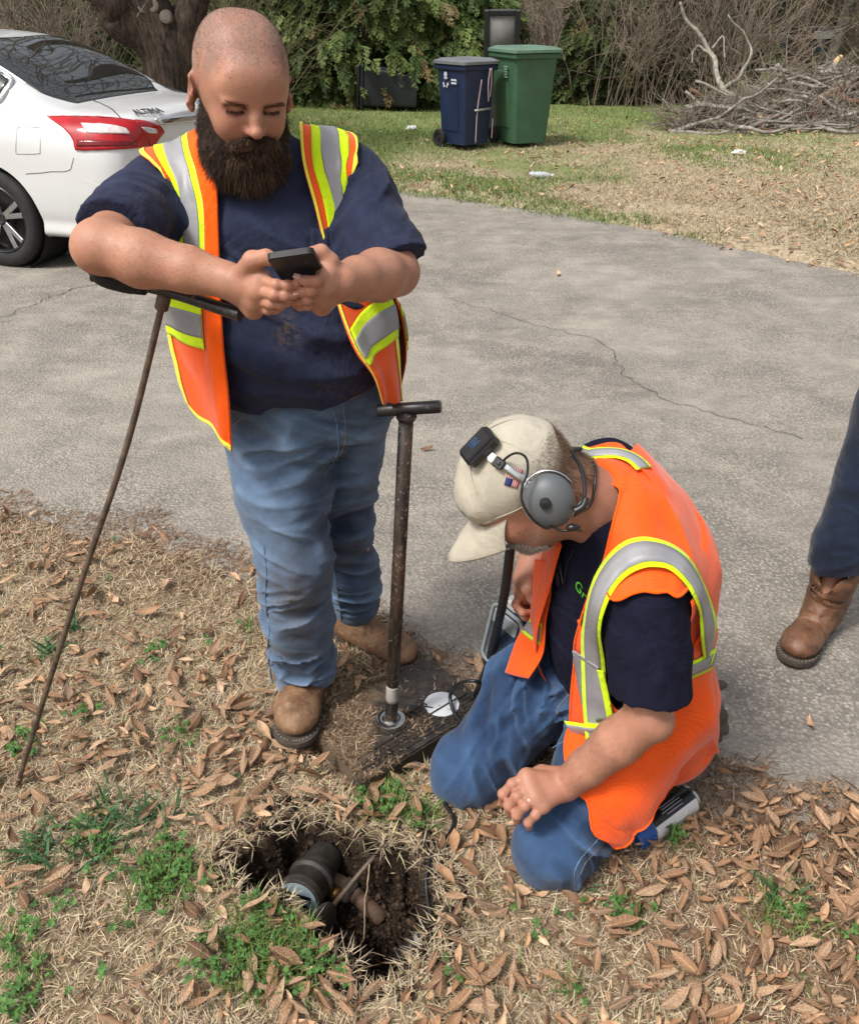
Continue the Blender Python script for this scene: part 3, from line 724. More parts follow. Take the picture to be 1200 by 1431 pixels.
o = obj('scattered_leaves', np.vstack(Vl), np.vstack(Fl), LITTER_M, col=np.vstack(Cl)); tag(o, 'dead leaves scattered over the far lawn', 'leaves', None, 'stuff')
# ================================================================== people: shared builders
t = NT('skin')
c = t.attr(); f = t.noise(55, 5, .6); f2 = t.noise(14, 4)
c = t.mix(t.ramp(f, [(.35, .0), (.7, .22)]), c, (.58, .25, .17)); c = t.mix(t.ramp(f2, [(.4, .0), (.7, .30)]), c, (.33, .125, .085))
SKIN_M = t.done(c, t.ramp(t.noise(40, 3), [(.3, .42), (.7, .58)]), t.bump(t.math('ADD', t.noise(420, 3), t.math('MULTIPLY', t.noise(130, 3), .6)), .42, .0015, t.bump(t.noise(38, 4), .25, .004)), spec=.38)
t.b.inputs['Subsurface Weight'].default_value = .12; t.b.inputs['Subsurface Radius'].default_value = (1, .35, .2); t.b.inputs['Subsurface Scale'].default_value = .006
def denim(name, dark, light):
    t = NT(name); c = t.attr(); s = t.n('SeparateColor'); t.set(s.inputs[0], c)
    w1 = t.n('TexWave', wave_type='BANDS', bands_direction='DIAGONAL'); w1.inputs['Scale'].default_value = 260; w1.inputs['Distortion'].default_value = 3; w1.inputs['Detail'].default_value = 2; t.t.links.new(t.tc.outputs['Object'], w1.inputs['Vector'])
    g = t.noise(520, 3, .7); g2 = t.noise(26, 5, .6)
    k = t.math('ADD', s.outputs[0], t.math('MULTIPLY', t.math('SUBTRACT', g2, .5), .55)); k = t.math('ADD', k, t.math('MULTIPLY', t.math('SUBTRACT', g, .5), .55))
    col = t.mix(t.ramp(k, [(0, 0), (1, 1)]), dark, light)
    dirt = t.math('MULTIPLY', s.outputs[1], t.ramp(t.noise(30, 5, .65), [(.3, .25), (.62, .95)]))
    col = t.mix(dirt, col, (.078, .060, .040))
    nb = t.bump(t.math('ADD', t.math('MULTIPLY', w1.outputs[0], .5), g), .5, .0012); nb = t.bump(t.noise(38, 5, .6), .35, .006, nb)
    return t.done(col, .86, nb, spec=.2, Sheen_Weight=.15)
def cloth(name, c, var=.25, weave=650, wr=20, sheen=.2, mud=False):
    t = NT(name); a = tuple(x*(1-var) for x in c); b = tuple(min(1, x*(1+var)) for x in c)
    col = t.mix(t.ramp(t.noise(wr, 5, .6), [(.3, 0), (.7, 1)]), a, b); g = t.noise(weave, 2, .6)
    col = t.mix(t.math('MULTIPLY', g, .25), col, tuple(min(1, x*1.5+.01) for x in c))
    if mud: sp = t.n('SeparateColor'); t.set(sp.inputs[0], t.attr()); col = t.mix(t.math('MULTIPLY', sp.outputs[1], t.ramp(t.noise(70, 5, .7), [(.47, 0), (.58, .9)])), col, (.095, .068, .048))
    nb = t.bump(t.noise(11, 5, .6, dist=.6), .6, .02); nb = t.bump(g, .35, .001, nb)
    return t.done(col, .9, nb, spec=.15, Sheen_Weight=sheen)
def mesh_fabric(name, c, hole=240):
    t = NT(name); v = t.vor(hole, rand=.12); hm = t.ramp(v, [(.18, 1), (.34, 0)])
    f = t.noise(16, 5, .6); col = t.mix(t.ramp(f, [(.3, 0), (.7, 1)]), tuple(x*.80 for x in c), c); col = t.mix(t.ramp(t.noise(5, 5, .65), [(.55, 0), (.75, .22)]), col, (c[0]*.6, c[1]*.75, c[2]+.012))
    col = t.mix(t.math('MULTIPLY', hm, .70), col, (c[0]*.42, c[1]*.3, c[2]*.3))
    nb = t.bump(t.noise(20, 4, .6), .5, .006); nb = t.bump(hm, -.35, .0015, nb)
    return t.done(col, .7, nb, spec=.25, Sheen_Weight=.2)
ORANGE_M = mesh_fabric('orange_mesh_fabric', (.96, .105, .004))
ORANGE2_M = cloth('orange_solid_fabric', (.97, .105, .004), .07, 700, 20, .1)
LIME_M = cloth('lime_tape_fabric', (.62, .90, .012), .07, 700, 24, .1)
YELLOW_M = cloth('yellow_binding', (.85, .74, .07), .1, 800)
t = NT('silver_reflective_tape')
sv_ = t.noise(9, 4, .6); SILVER_M = t.done(t.mix(t.ramp(sv_, [(.3, 0), (.7, 1)]), (.235, .235, .25), (.33, .33, .345)), .5, t.bump(t.noise(30, 4, .6), .35, .004), metal=.1, spec=.5)
TEE1_M = cloth('navy_tshirt_cotton', (.0185, .0235, .050), .35, mud=True, sheen=.04)
TEE2_M = cloth('dark_navy_tshirt_cotton', (.0062, .0068, .0190), .3, sheen=0)
DENIM1_M = denim('washed_denim', (.014, .030, .066), (.175, .265, .40))
DENIM2_M = denim('blue_denim', (.006, .017, .050), (.062, .130, .265))
DENIM3_M = denim('indigo_denim', (.003, .006, .016), (.016, .030, .062))
STITCH_M = plain('pale_stitching', (.26, .23, .18), .8, var=.2)
SEAM_M = plain('faded_seam', (.10, .16, .26), .9, var=.3, scale=160)
t = NT('brown_boot_leather'); f = t.noise(16, 5, .65); f2 = t.noise(60, 4)
c = t.mix(t.ramp(f, [(.3, 0), (.72, 1)]), (.095, .047, .024), (.30, .175, .095)); c = t.mix(t.ramp(f2, [(.55, 0), (.7, .5)]), c, (.36, .25, .16))
BOOT_M = t.done(c, .62, t.bump(t.math('ADD', t.noise(26, 5), t.math('MULTIPLY', f2, .4)), .6, .006), spec=.35)
t = NT('dark_boot_leather'); f = t.noise(18, 5, .65); c = t.mix(t.ramp(f, [(.3, 0), (.72, 1)]), (.060, .028, .016), (.20, .095, .050))
BOOT2_M = t.done(c, .5, t.bump(t.noise(24, 5), .7, .008), spec=.4)
SOLE_M = plain('boot_sole_rubber', (.055, .042, .032), .85, var=.35, scale=40, bump=.4)
def hairmat(name, c, rough=.45):
    t = NT(name); return t.done(tuple(c), rough, spec=.3)
def hand(s, wrist, wr, kn, fingers, thumb, palm_r=.014, k=.012, fr=(.0090, .0081, .0072)):
    "palm from the wrist to each knuckle, then every finger and the thumb as its own chain"
    for q in kn: s.cap(wrist, q, wr*.72, palm_r, k)
    for i in range(len(kn)-1): s.cap(kn[i], kn[i+1], palm_r*.95, palm_r*.95, k)
    for i, f in enumerate(fingers):
        n = len(f); sc = (1, 1.03, .98, .86)[i] if len(fingers) == 4 else 1
        rs = np.interp(np.linspace(0, 1, n), [0, .5, 1], [fr[0]*1.08*sc, fr[1]*sc, fr[2]*sc])
        s.chain(f, rs, .0035)
        for q in f[1:-1]: s.ell(q, [fr[1]*sc*1.12]*3, None, .004)
    n = len(thumb); s.chain(thumb, np.interp(np.linspace(0, 1, n), [0, .35, .7, 1], [wr*.62, .0155, .0118, .0096]), .006)
def head_sdf(s, ears=True, eyes_open=0.0, wide=1.0):
    "a head in the current frame: +x his right, +y forward, +z up; cranium centre at the origin"
    s.ell((0, -.008, .002), (.0770*wide, .098, .088), k=.02)
    for sg in (-1, 1): s.ell((sg*.024, -.012, .010), (.047*wide, .084, .074), k=.03)
    s.ell((0, .036, -.055), (.055*wide, .059, .085), k=.045)
    s.ell((0, .040, -.100), (.046*wide, .050, .042), k=.03)            # jaw
    s.ell((0, .082, -.125), (.020, .016, .016), k=.02)           # chin
    s.ell((0, .078, .012), (.050, .020, .032), k=.03)             # forehead
    for sg in (-1, 1):
        s.ell((sg*.029, .0895, -.0130), (.023, .0085, .0065), k=.012)       # brow ridge
        s.ell((sg*.040*wide, .064, -.058), (.018, .022, .022), k=.025)     # cheek
        s.ell((sg*.031, .100, -.0235), (.019, .0145, .0095), k=.012, op='s')  # socket
        s.ell((sg*.030, .0805, -.0235), (.0148, .0130, .0118), k=.003)      # eyeball under the lid
        s.cap((sg*.017, .0890, -.0285), (sg*.043, .0820, -.0280), .0024, k=.003)   # lower lid
        s.cap((sg*.017, .0915, -.0185), (sg*.044, .0830, -.0195), .0028, k=.005)   # lid fold
    s.chain([(0, .092, -.018), (0, .101, -.034), (0, .112, -.051)], [.0075, .0078, .0098], k=.012)
    s.ell((0, .1145, -.0540), (.0106, .0098, .0088), k=.007)
    for sg in (-1, 1):
        s.ell((sg*.0115, .1005, -.0560), (.0064, .0100, .0070), k=.007)
        s.ell((sg*.0060, .1070, -.0635), (.0042, .0060, .0040), k=.003, op='s')
    s.cap((-.019, .0900, -.0925), (.019, .0900, -.0925), .0058, k=.008)   # lips
    s.cap((-.016, .0885, -.1015), (.016, .0885, -.1015), .0068, k=.008)
    s.cap((-.022, .0985, -.0970), (.022, .0985, -.0970), .0018, k=.003, op='s')
    if ears:
        for sg in (-1, 1):
            Re = np.array(Matrix.Rotation(sg*R0(-42), 3, 'Z')@Matrix.Rotation(R0(10), 3, 'X'))
            e0 = np.array((sg*.086*wide, -.012, -.036))
            s.ell(e0, (.0080, .0195, .0310), Re, k=.008)
            s.ell(e0+np.array((sg*.0085, .006, .002)), (.0075, .0105, .0200), Re, k=.005, op='s')
            s.ell(e0+np.array((sg*.001, .007, -.027)), (.006, .0085, .010), k=.006)
            s.cap(e0+np.array((sg*.002, .013, -.004)), e0+np.array((sg*.002, .012, -.014)), .0045, k=.004)
def surf(net, s, t):
    "Catmull-Rom surface through net (rows, cols, 3) at arrays s (across) and t (down), both 0..1"
    N = np.asarray(net, float); r, c, _ = N.shape
    def cr(n, x):
        x = np.clip(x, 0, 1)*(n-1); i = np.clip(np.floor(x).astype(int), 0, n-2); f = x-i; return i, f
    def ext(N):
        N = np.concatenate([2*N[:1]-N[1:2], N, 2*N[-1:]-N[-2:-1]], 0); return np.concatenate([2*N[:, :1]-N[:, 1:2], N, 2*N[:, -1:]-N[:, -2:-1]], 1)
    E = ext(N); w = lambda f: [-.5*f+f*f-.5*f**3, 1-2.5*f*f+1.5*f**3, .5*f+2*f*f-1.5*f**3, -.5*f*f+.5*f**3]
    i, f = cr(r, t); j, g = cr(c, s); wi = w(f); wj = w(g); o = 0
    for a in range(4):
        for b in range(4): o = o+(wi[a]*wj[b])[..., None]*E[i+a, j+b]
    return o
def patch(name, net, mat, parent, s0=0, s1=1, t0=0, t1=1, ns=10, nt=30, off=0.0, thick=.0022, fn=None, flip=False):
    "a piece of cloth on a control net; s0.. t1 may be functions of the other parameter"
    a = np.linspace(0, 1, ns); b = np.linspace(0, 1, nt); A, B = np.meshgrid(a, b)
    f = lambda v, x: v(x) if callable(v) else v
    T0, T1 = f(t0, A), f(t1, A)
    if callable(s0) or callable(s1): T = lerp(T0, T1, B); S = lerp(f(s0, T), f(s1, T), A)
    else: S = lerp(s0, s1, A); T = lerp(f(t0, S), f(t1, S), B)
    P = surf(net, S, T); e = 1e-3
    n = np.cross(surf(net, np.clip(S+e, 0, 1), T)-surf(net, np.clip(S-e, 0, 1), T), surf(net, S, np.clip(T+e, 0, 1))-surf(net, S, np.clip(T-e, 0, 1)))
    n /= np.linalg.norm(n, axis=2)[..., None]+1e-12
    C = np.array([0, 0, CAM_H]); 
    if flip: n = -n
    P = P+n*off; sh = P.shape[:2]; P = P.reshape(-1, 3); n = n.reshape(-1, 3)
    if fn is not None: P = fn(P, n, S.ravel(), T.ravel())
    return sheet(name, P, sh, n, mat, parent, thick)
def drape(net, ns, nt, fn, blur=3):
    "settle a control net on the body: a dense grid of points, smoothed"
    S, T = np.meshgrid(np.linspace(0, 1, ns), np.linspace(0, 1, nt)); P0 = surf(net, S, T); D = fn(P0.reshape(-1, 3), None, S.ravel(), T.ravel()).reshape(P0.shape)-P0
    for _ in range(blur):
        E = np.pad(D, ((1, 1), (1, 1), (0, 0)), mode='edge'); D = (E[:-2, 1:-1]+E[2:, 1:-1]+E[1:-1, :-2]+E[1:-1, 2:]+2*D)/6
    return P0+D
def sheet(name, P, sh, n, mat, parent, thick=.0022):
    "a grid of points made into cloth with thickness along -n"
    F = strip_grid(sh); m = len(P); r, c = sh
    Q = P-n*thick
    V = np.vstack([P, Q]); ring = np.concatenate([np.arange(c), np.arange(1, r)*c+c-1, (r-1)*c+np.arange(c-2, -1, -1), np.arange(r-2, 0, -1)*c])
    Fs = np.stack([ring, ring+m, np.roll(ring, -1)+m, np.roll(ring, -1)], 1)
    return obj(name, V, np.vstack([F, F[:, ::-1]+m, Fs]), mat, parent)
def ribbon(name, C, N, w, mat, parent, thick=.002, off=0.0):
    "tape of width w (scalar or per point) centred on curve C, lying on a surface with normals N"
    C = np.asarray(C, float); T = np.gradient(C, axis=0); B = np.cross(N, T); B /= np.linalg.norm(B, axis=1)[:, None]+1e-12
    w = np.broadcast_to(np.asarray(w, float), (len(C),))[:, None]; k = np.linspace(-1, 1, 4)
    P = np.stack([C+N*off+B*w*.5*q for q in k], 1)
    return sheet(name, P.reshape(-1, 3), (len(C), 4), np.repeat(N, 4, 0), mat, parent, thick)
def boot(parent, c, fwd, up=(0, 0, 1), scale=1.0, mat=None, shaft=.10, h=.0035, lean=(0, 0)):
    "pull-on work boot: heel at c, toe along fwd; returns the leather part, the sole is its child"
    R = axes(fwd, up); s = SDF().frame(R, c); k = scale
    s.ell((0, .06*k, .055*k), (.040*k, .065*k, .050*k), k=.03)
    s.ell((0, .150*k, .042*k), (.049*k, .105*k, .036*k), k=.03)
    s.ell((0, .215*k, .046*k), (.050*k, .058*k, .033*k), k=.025)
    s.cap((0, .05*k, .06*k), (lean[0], .040*k+lean[1], .06*k+shaft), .048*k, .060*k, k=.04)
    s.cap((0, .09*k, .075*k), (lean[0]*.5, .06*k, .13*k), .036*k, .040*k, k=.03)
    s.box((0, .13*k, -.078), (.2, .3, .1), .001, k=.004, op='s')
    s.disp(lumps(60, .0014, 3)); s.disp(folds(np.asarray(c)+R@np.array((0, .125*k, .08*k)), R@np.array((0, .85, .5)), 260, .0022, .055, 5))
    V, F = s.mesh(h); b = obj('boot', V, F, mat or BOOT_M, parent)
    y = np.array([-.012, -.004, .03, .075, .12, .16, .20, .235, .262, .276, .279]); wd = np.array([.0, .026, .040, .040, .040, .047, .053, .050, .036, .017, 0])
    out = [(wd[i]*k, y[i]*k) for i in range(len(y))]; o2 = spline(np.array(out), 26); poly = np.vstack([o2, (o2*[-1, 1])[::-1][1:-1]])
    m = MB(); m.prism(poly*1.03, R, c, .014, .026); m.prism(poly*1.0, R, c, .0, .0139)
    o = m.build('sole', SOLE_M, b, smooth=False)
    w = MB()
    for q in np.linspace(0, 1, 46)[8:38]:
        i = q*(len(poly)-1); p = poly[int(i)]
        if p[1] < .10*k: continue
        w.box(np.asarray(c)+R@np.array([p[0]*.985, p[1]*.985, .0265]), (.0020, .0010, .0009), R)
    w.build('welt_stitching', STITCH_M, b)['kind'] = 'stuff'
    return b
def raised_text(name, body, size, R, c, mat, parent, depth=.0006, font_scale_x=1.0, align='CENTER'):
    cu = bpy.data.curves.new(name, 'FONT'); cu.body = body; cu.size = size; cu.extrude = depth; cu.align_x = align; cu.align_y = 'CENTER'; cu.resolution_u = 3
    tmp = bpy.data.objects.new(name, cu); COL.objects.link(tmp); dg = bpy.context.evaluated_depsgraph_get()
    me = bpy.data.meshes.new_from_object(tmp.evaluated_get(dg)); bpy.data.objects.remove(tmp); bpy.data.curves.remove(cu)
    V = np.array([v.co for v in me.vertices])*[font_scale_x, 1, 1]; F = [tuple(p.vertices) for p in me.polygons]; bpy.data.meshes.remove(me)
    return V, F, np.asarray(R, float), np.asarray(c, float)
def place_text(name, body, size, R, c, mat, parent, depth=.0006, sx=1.0, onto=None, align='CENTER'):
    "R columns: text right, text up, outward normal"
    V, F, R, c = raised_text(name, body, size, R, c, mat, parent, depth, sx, align)
    P = V@R.T+c
    if onto is not None: P = onto(P, V, R)
    return obj(name, P, F, mat, parent, smooth=False)

def sample_mesh(V, F, mask, n, r):
    "random points with normals on the faces whose first corner is masked"
    K = F[mask[F[:, 0]]]; nn = np.cross(V[K[:, 2]]-V[K[:, 0]], V[K[:, 3]]-V[K[:, 1]]); ar = np.linalg.norm(nn, axis=1)
    i = r.choice(len(K), n, p=ar/ar.sum()); a, b = r.random((n, 1)), r.random((n, 1)); q = V[K[i]]
    P = (q[:, 0]*(1-a)+q[:, 1]*a)*(1-b)+(q[:, 3]*(1-a)+q[:, 2]*a)*b; return P, nn[i]/(ar[i][:, None]+1e-12)
def brow(sg, n, parent, mat, HMx, HCx, r, VF, x0=.012, x1=.049, z=-.0150, rad=.00018):
    L = (VF[0]-HCx)@HMx; x = L[:, 0]*sg; zz = z-.001+.10*np.clip(x-x0, 0, .03)
    P, g = sample_mesh(*VF, (x > x0) & (x < x1) & (np.abs(L[:, 2]-zz) < .0052-.03*np.maximum(0, x-.036)*.8) & (L[:, 1] > .05), n, r)
    dr = (HMx[:, 0]*sg)[None]+.35*HMx[:, 2][None]+g*.35+r.normal(0, .22, (n, 3)); dr /= np.linalg.norm(dr, axis=1)[:, None]
    return hair('eyebrow', np.stack([P, P+dr*.004, P+dr*.008-g*.001], 1), np.array([1., .8, .3])*rad, mat, parent)
def armhair(parent, VF, a, b, n, seed, mat, ln=.009, rad=.00007):
    r = np.random.default_rng(seed); ab = b-a; tt = (VF[0]-a)@ab/(ab@ab); dist = np.linalg.norm(VF[0]-a-np.clip(tt, 0, 1)[:, None]*ab, axis=1)
    P, g = sample_mesh(*VF, (tt > 0) & (tt < 1) & (dist < .07), n, r); ax = unit(ab); dr = ax[None]*.8+g*.35+np.array([0, 0, -.4])+r.normal(0, .25, (n, 3)); dr /= np.linalg.norm(dr, axis=1)[:, None]
    l = ln*r.uniform(.5, 1.2, (n, 1)); hair('arm_hair', np.stack([P, P+dr*l*.5+g*.0012, P+dr*l], 1), np.array([1, .8, .4])*rad, mat, parent)
def fuzz(name, parent, VF, HM, HC, n, mask, ln, mat, dirv, rad, seed):
    r = np.random.default_rng(seed); P, g = sample_mesh(*VF, mask((VF[0]-HC)@HM), n, r)
    d = g*.6+dirv[None]+r.normal(0, .3, P.shape); d /= np.linalg.norm(d, axis=1)[:, None]
    l = ln*r.uniform(.5, 1.2, (len(P), 1)); return hair(name, np.stack([P-g*.001, P+d*l*.5, P+d*l+dirv*l*.15], 1), np.array([1., .85, .4])*rad, mat, parent)
# ================================================================== the standing man with the phone
T1 = SDF()
T1.loft([(.86, -.272, 1.80, .185, .14, .135), (.93, -.283, 1.79, .213, .185, .14), (.99, -.293, 1.785, .232, .207, .14), (1.07, -.303, 1.785, .234, .208, .137), (1.15, -.318, 1.785, .222, .187, .133), (1.23, -.333, 1.785, .207, .160, .13), (1.30, -.345, 1.785, .19, .138, .125), (1.36, -.352, 1.785, .145, .110, .112), (1.42, -.355, 1.785, .085, .075, .085)], k=.03)
SH_R = W(222, 276, 1.78); SH_L = W(488, 262, 1.80); EL_R = W(142, 343, 1.475); EL_L = W(553, 380, 1.615); WR_R = W(316, 391, 1.435); WR_L = W(476, 394, 1.43)
NK1 = np.array([-.353, 1.79, 1.38])
T1.ell(SH_R+[.02, 0, -.01], (.075, .08, .068), k=.06).ell(SH_L+[-.015, 0, -.01], (.072, .08, .068), k=.06)
T1.cap(NK1+[0, .01, -.02], SH_R+[.03, .0, .015], .06, .05, k=.05).cap(NK1+[0, .01, -.02], SH_L+[-.03, 0, .015], .06, .05, k=.05)
def sleeve(s, a, b, end, ra, rb, ax=None, k=.045):
    a = np.asarray(a); b = np.asarray(b); ax = unit(b-a) if ax is None else unit(ax); e = np.asarray(end); ab = b-a; L2 = ab@ab
    def fn(P):
        tt = np.clip((P-a)@ab/L2, 0, 1); d = np.linalg.norm(P-a-tt[:, None]*ab, axis=1)-(ra+(rb-ra)*tt)
        return np.maximum(d, (P-e)@ax)
    return s.fn(fn, (a+b)/2, math.sqrt(L2)/2+max(ra, rb), k=k)
S1 = SDF(); S1.p = list(T1.p)
axR = unit(EL_R-SH_R); axL = unit(EL_L-SH_L)
sleeve(S1, SH_R, EL_R, SH_R+(EL_R-SH_R)*.80, .078, .064, axR+np.array([.0, .0, -.25]))
sleeve(S1, SH_L, EL_L+[.004, 0, 0], SH_L+(EL_L-SH_L)*.90, .078, .067, axL+np.array([0, .2, -.35]))
def hem1(P):
    return (.932+.012*np.sin((P[:, 0]+.3)*9)+.025*sstep(-.2, -.05, P[:, 0])+.02*sstep(-.42, -.5, P[:, 0]))-P[:, 2]
S1.fn(hem1, (0, 0, 1), 3, k=.008, op='i')
S1.disp(folds(SH_R+(EL_R-SH_R)*.45, axR+np.array([.3, 0, .4]), 120, .0055, .11, 11)); S1.disp(folds(SH_L+(EL_L-SH_L)*.4, (.75, .2, -.55), 110, .006, .11, 12))
S1.disp(folds((-.32, 1.64, 1.18), (.55, 0, 1), 62, .007, (.14, .12, .12), 13)); S1.disp(folds((-.28, 1.6, .97), (.1, 0, 1), 95, .0035, (.22, .12, .05), 14)); S1.disp(folds((-.16, 1.68, 1.25), (.9, 0, .5), 90, .004, (.09, .1, .09), 16)); S1.disp(lumps(11, .004, 15)); S1.disp(folds((-.3, 1.65, 1.1), (.35, 0, 1), 62, .0085, (.3, .3, .3), 17))
# ---- skin
HC1 = W(338, 101, 1.690); HF1 = np.array([.36, -.87, -.33]); HM1 = axes(HF1, (.06, 0, 1))
HM1 = np.stack([unit(np.cross(HF1, HM1[:, 2])), unit(HF1), HM1[:, 2]], 1)
B1 = SDF()
B1.loft([(.80, -.272, 1.80, .15, .11, .11), (.99, -.293, 1.785, .20, .17, .11), (1.15, -.318, 1.785, .19, .15, .11), (1.30, -.345, 1.785, .16, .11, .10), (1.38, -.352, 1.785, .09, .08, .08)], k=.03)
B1.cap(NK1+[0, 0, -.03], HC1+HM1@np.array([0, -.035, -.06]), .070, .066, k=.05)
B1.frame(HM1, HC1); head_sdf(B1); B1.frame()
for a, e in ((SH_R, EL_R), (SH_L, EL_L)): B1.cap(a, e, .054, .043, k=.02)
B1.chain([EL_R, lerp(EL_R, WR_R, .32)+[0, 0, -.004], lerp(EL_R, WR_R, .7), WR_R], [.0440, .0470, .0375, .0305], k=.012)
B1.chain([EL_L, lerp(EL_L, WR_L, .35), lerp(EL_L, WR_L, .72), WR_L], [.0430, .0460, .0370, .0310], k=.012)
B1.ell(EL_R+[-.008, -.005, -.004], (.040, .042, .040), k=.015)
for a, b, c3 in (((-.345, 1.79, .86), (-.318, 1.70, .50), (-.325, 1.77, .12)), ((-.205, 1.82, .86), (-.212, 1.87, .50), (-.20, 2.01, .13))): B1.chain([a, b, c3], [.075, .055, .04], k=.03)
KR = [W(365, 391, 1.405), W(361, 406, 1.40), W(358, 420, 1.41), W(354, 431, 1.425)]
FR = [[KR[0], W(386, 398, 1.372), W(402, 399, 1.372), W(415, 397.5, 1.378)], [KR[1], W(383, 412, 1.368), W(398, 413.5, 1.37), W(411, 412.5, 1.376)], [KR[2], W(379, 424, 1.378), W(391, 425, 1.38), W(402, 423, 1.386)], [KR[3], W(374, 433, 1.395), W(385, 432.5, 1.40), W(394, 429, 1.405)]]
TR = [W(340, 384, 1.42), W(353, 364, 1.402), W(372, 359, 1.395), W(390, 366, 1.390)]
hand(B1, WR_R, .031, KR, FR, TR, .0165)
KL = [W(457, 383, 1.405), W(455, 401, 1.40), W(451, 415, 1.41), W(449, 426, 1.425)]
FL = [[KL[0], W(441, 393, 1.373), W(429, 392.5, 1.372), W(417, 389.5, 1.374)], [KL[1], W(434, 406, 1.376), W(422, 407, 1.383), W(412, 404.5, 1.388)], [KL[2], W(430, 418, 1.385), W(418, 420.5, 1.394), W(409, 418.5, 1.398)], [KL[3], W(430, 427, 1.40), W(420, 428, 1.41), W(412, 426, 1.415)]]
TL = [W(469, 384, 1.425), W(460, 366, 1.418), W(449, 352, 1.415), W(437, 352, 1.408)]
hand(B1, WR_L, .031, KL, FL, TL, .0165)
V, F = B1.mesh(.0023); VF1 = (V, F)
Lc = (V-HC1)@HM1; hd = (np.abs(Lc) < .17).all(1) & (V[:, 2] > 1.36)
base = np.array([.40, .205, .132]); col = np.tile(base, (len(V), 1))
col *= (1+.10*noise(V, 22, 201, 3))[:, None]
# shaved scalp, lips, ruddy nose and cheeks
scalp = sstep(.0, .028, Lc[:, 2]-(.030-.9*np.maximum(0, np.abs(Lc[:, 0])-.035)*(Lc[:, 1] > .03)+.05*sstep(.03, .09, Lc[:, 1])*(1-sstep(.0, .022, np.abs(np.abs(Lc[:, 0])-.05)))*.35)-.10*sstep(.0, -.05, Lc[:, 1])*-1-.0)
scalp = np.maximum(scalp, sstep(.03, -.005, Lc[:, 1])*sstep(-.085, -.03, Lc[:, 2])); scalp[~hd] = 0
col = lerp(col, np.array([[.250, .165, .130]]), (scalp*(.80+.2*noise(V, 90, 202, 2)))[:, None])
red = np.exp(-((Lc-np.array([0, .112, -.062]))**2).sum(1)/.018**2)+.6*np.exp(-((np.abs(Lc)-np.array([.045, .07, .055]))**2).sum(1)/.022**2)
ear = (np.abs(Lc[:, 0]) > .078)*hd*(Lc[:, 2] < 0)
col = lerp(col, np.array([[.43, .155, .105]]), np.clip((red*hd)*.55+ear*.45, 0, .8)[:, None])
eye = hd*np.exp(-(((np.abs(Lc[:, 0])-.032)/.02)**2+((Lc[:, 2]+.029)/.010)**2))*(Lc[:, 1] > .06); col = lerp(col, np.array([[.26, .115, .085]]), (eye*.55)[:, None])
knk = np.zeros(len(V))
for f in FR+FL+[TR, TL]:
    for q in f[:3]: knk += np.exp(-((V-q)**2).sum(1)/.010**2)
    knk += np.exp(-((V-f[-1])**2).sum(1)/.011**2)
col = lerp(col, np.array([[.45, .185, .13]]), np.clip(knk*.55, 0, .6)[:, None])
man1 = obj('person', V, F, SKIN_M, origin=(-.27, 1.82, 0), col=col)
tag(man1, 'standing bearded man in orange safety vest and blue jeans looking at a phone', 'person')
# nails
NAIL_M = plain('fingernail', (.60, .36, .28), .3, var=.05)
def nails(fs, up, parent):
    for f in fs:
        d = unit(f[-1]-f[-2]); n = unit(up-d*np.dot(up, d)); r_ = np.cross(d, n); m = MB()
        m.box(f[-1]+d*.0022+n*.0068, (.0046, .0058, .0009), np.stack([r_, d, n], 1), .0008); m.build('fingernail', NAIL_M, parent)
toc = unit(np.array([0, 0, CAM_H])-WR_R)
nails(FR[:3]+[TR], unit(toc+np.array([0, 0, .9])), man1); nails(FL[:3]+[TL], unit(toc+np.array([0, 0, .9])), man1)
V, F = S1.mesh(.0042); uv_, _ = PX(V); mud = np.exp(-(((uv_-np.array([402, 462]))/np.array([17, 24]))**2).sum(1))*(V[:, 1] < 1.7)+.5*np.exp(-(((uv_-np.array([470, 545]))/np.array([50, 12]))**2).sum(1))*(V[:, 1] < 1.75)
tee1 = obj('tshirt', V, F, TEE1_M, man1, col=np.stack([mud*0, mud, mud*0], 1)); tee1['label'] = 'navy blue short sleeved t-shirt with a chest pocket'
# chest pocket and neck rib
def on1(u, v, off=.003): return S1.hit(u, v, off)[0]
uu, vv = np.meshgrid(np.linspace(434, 458, 5), np.linspace(0, 1, 6)); vv = 318+vv*46+(uu-434)*.08
P = on1(uu, vv); n = S1.grad(P); sheet('pocket', P, (6, 5), n, TEE1_M, tee1, .003)
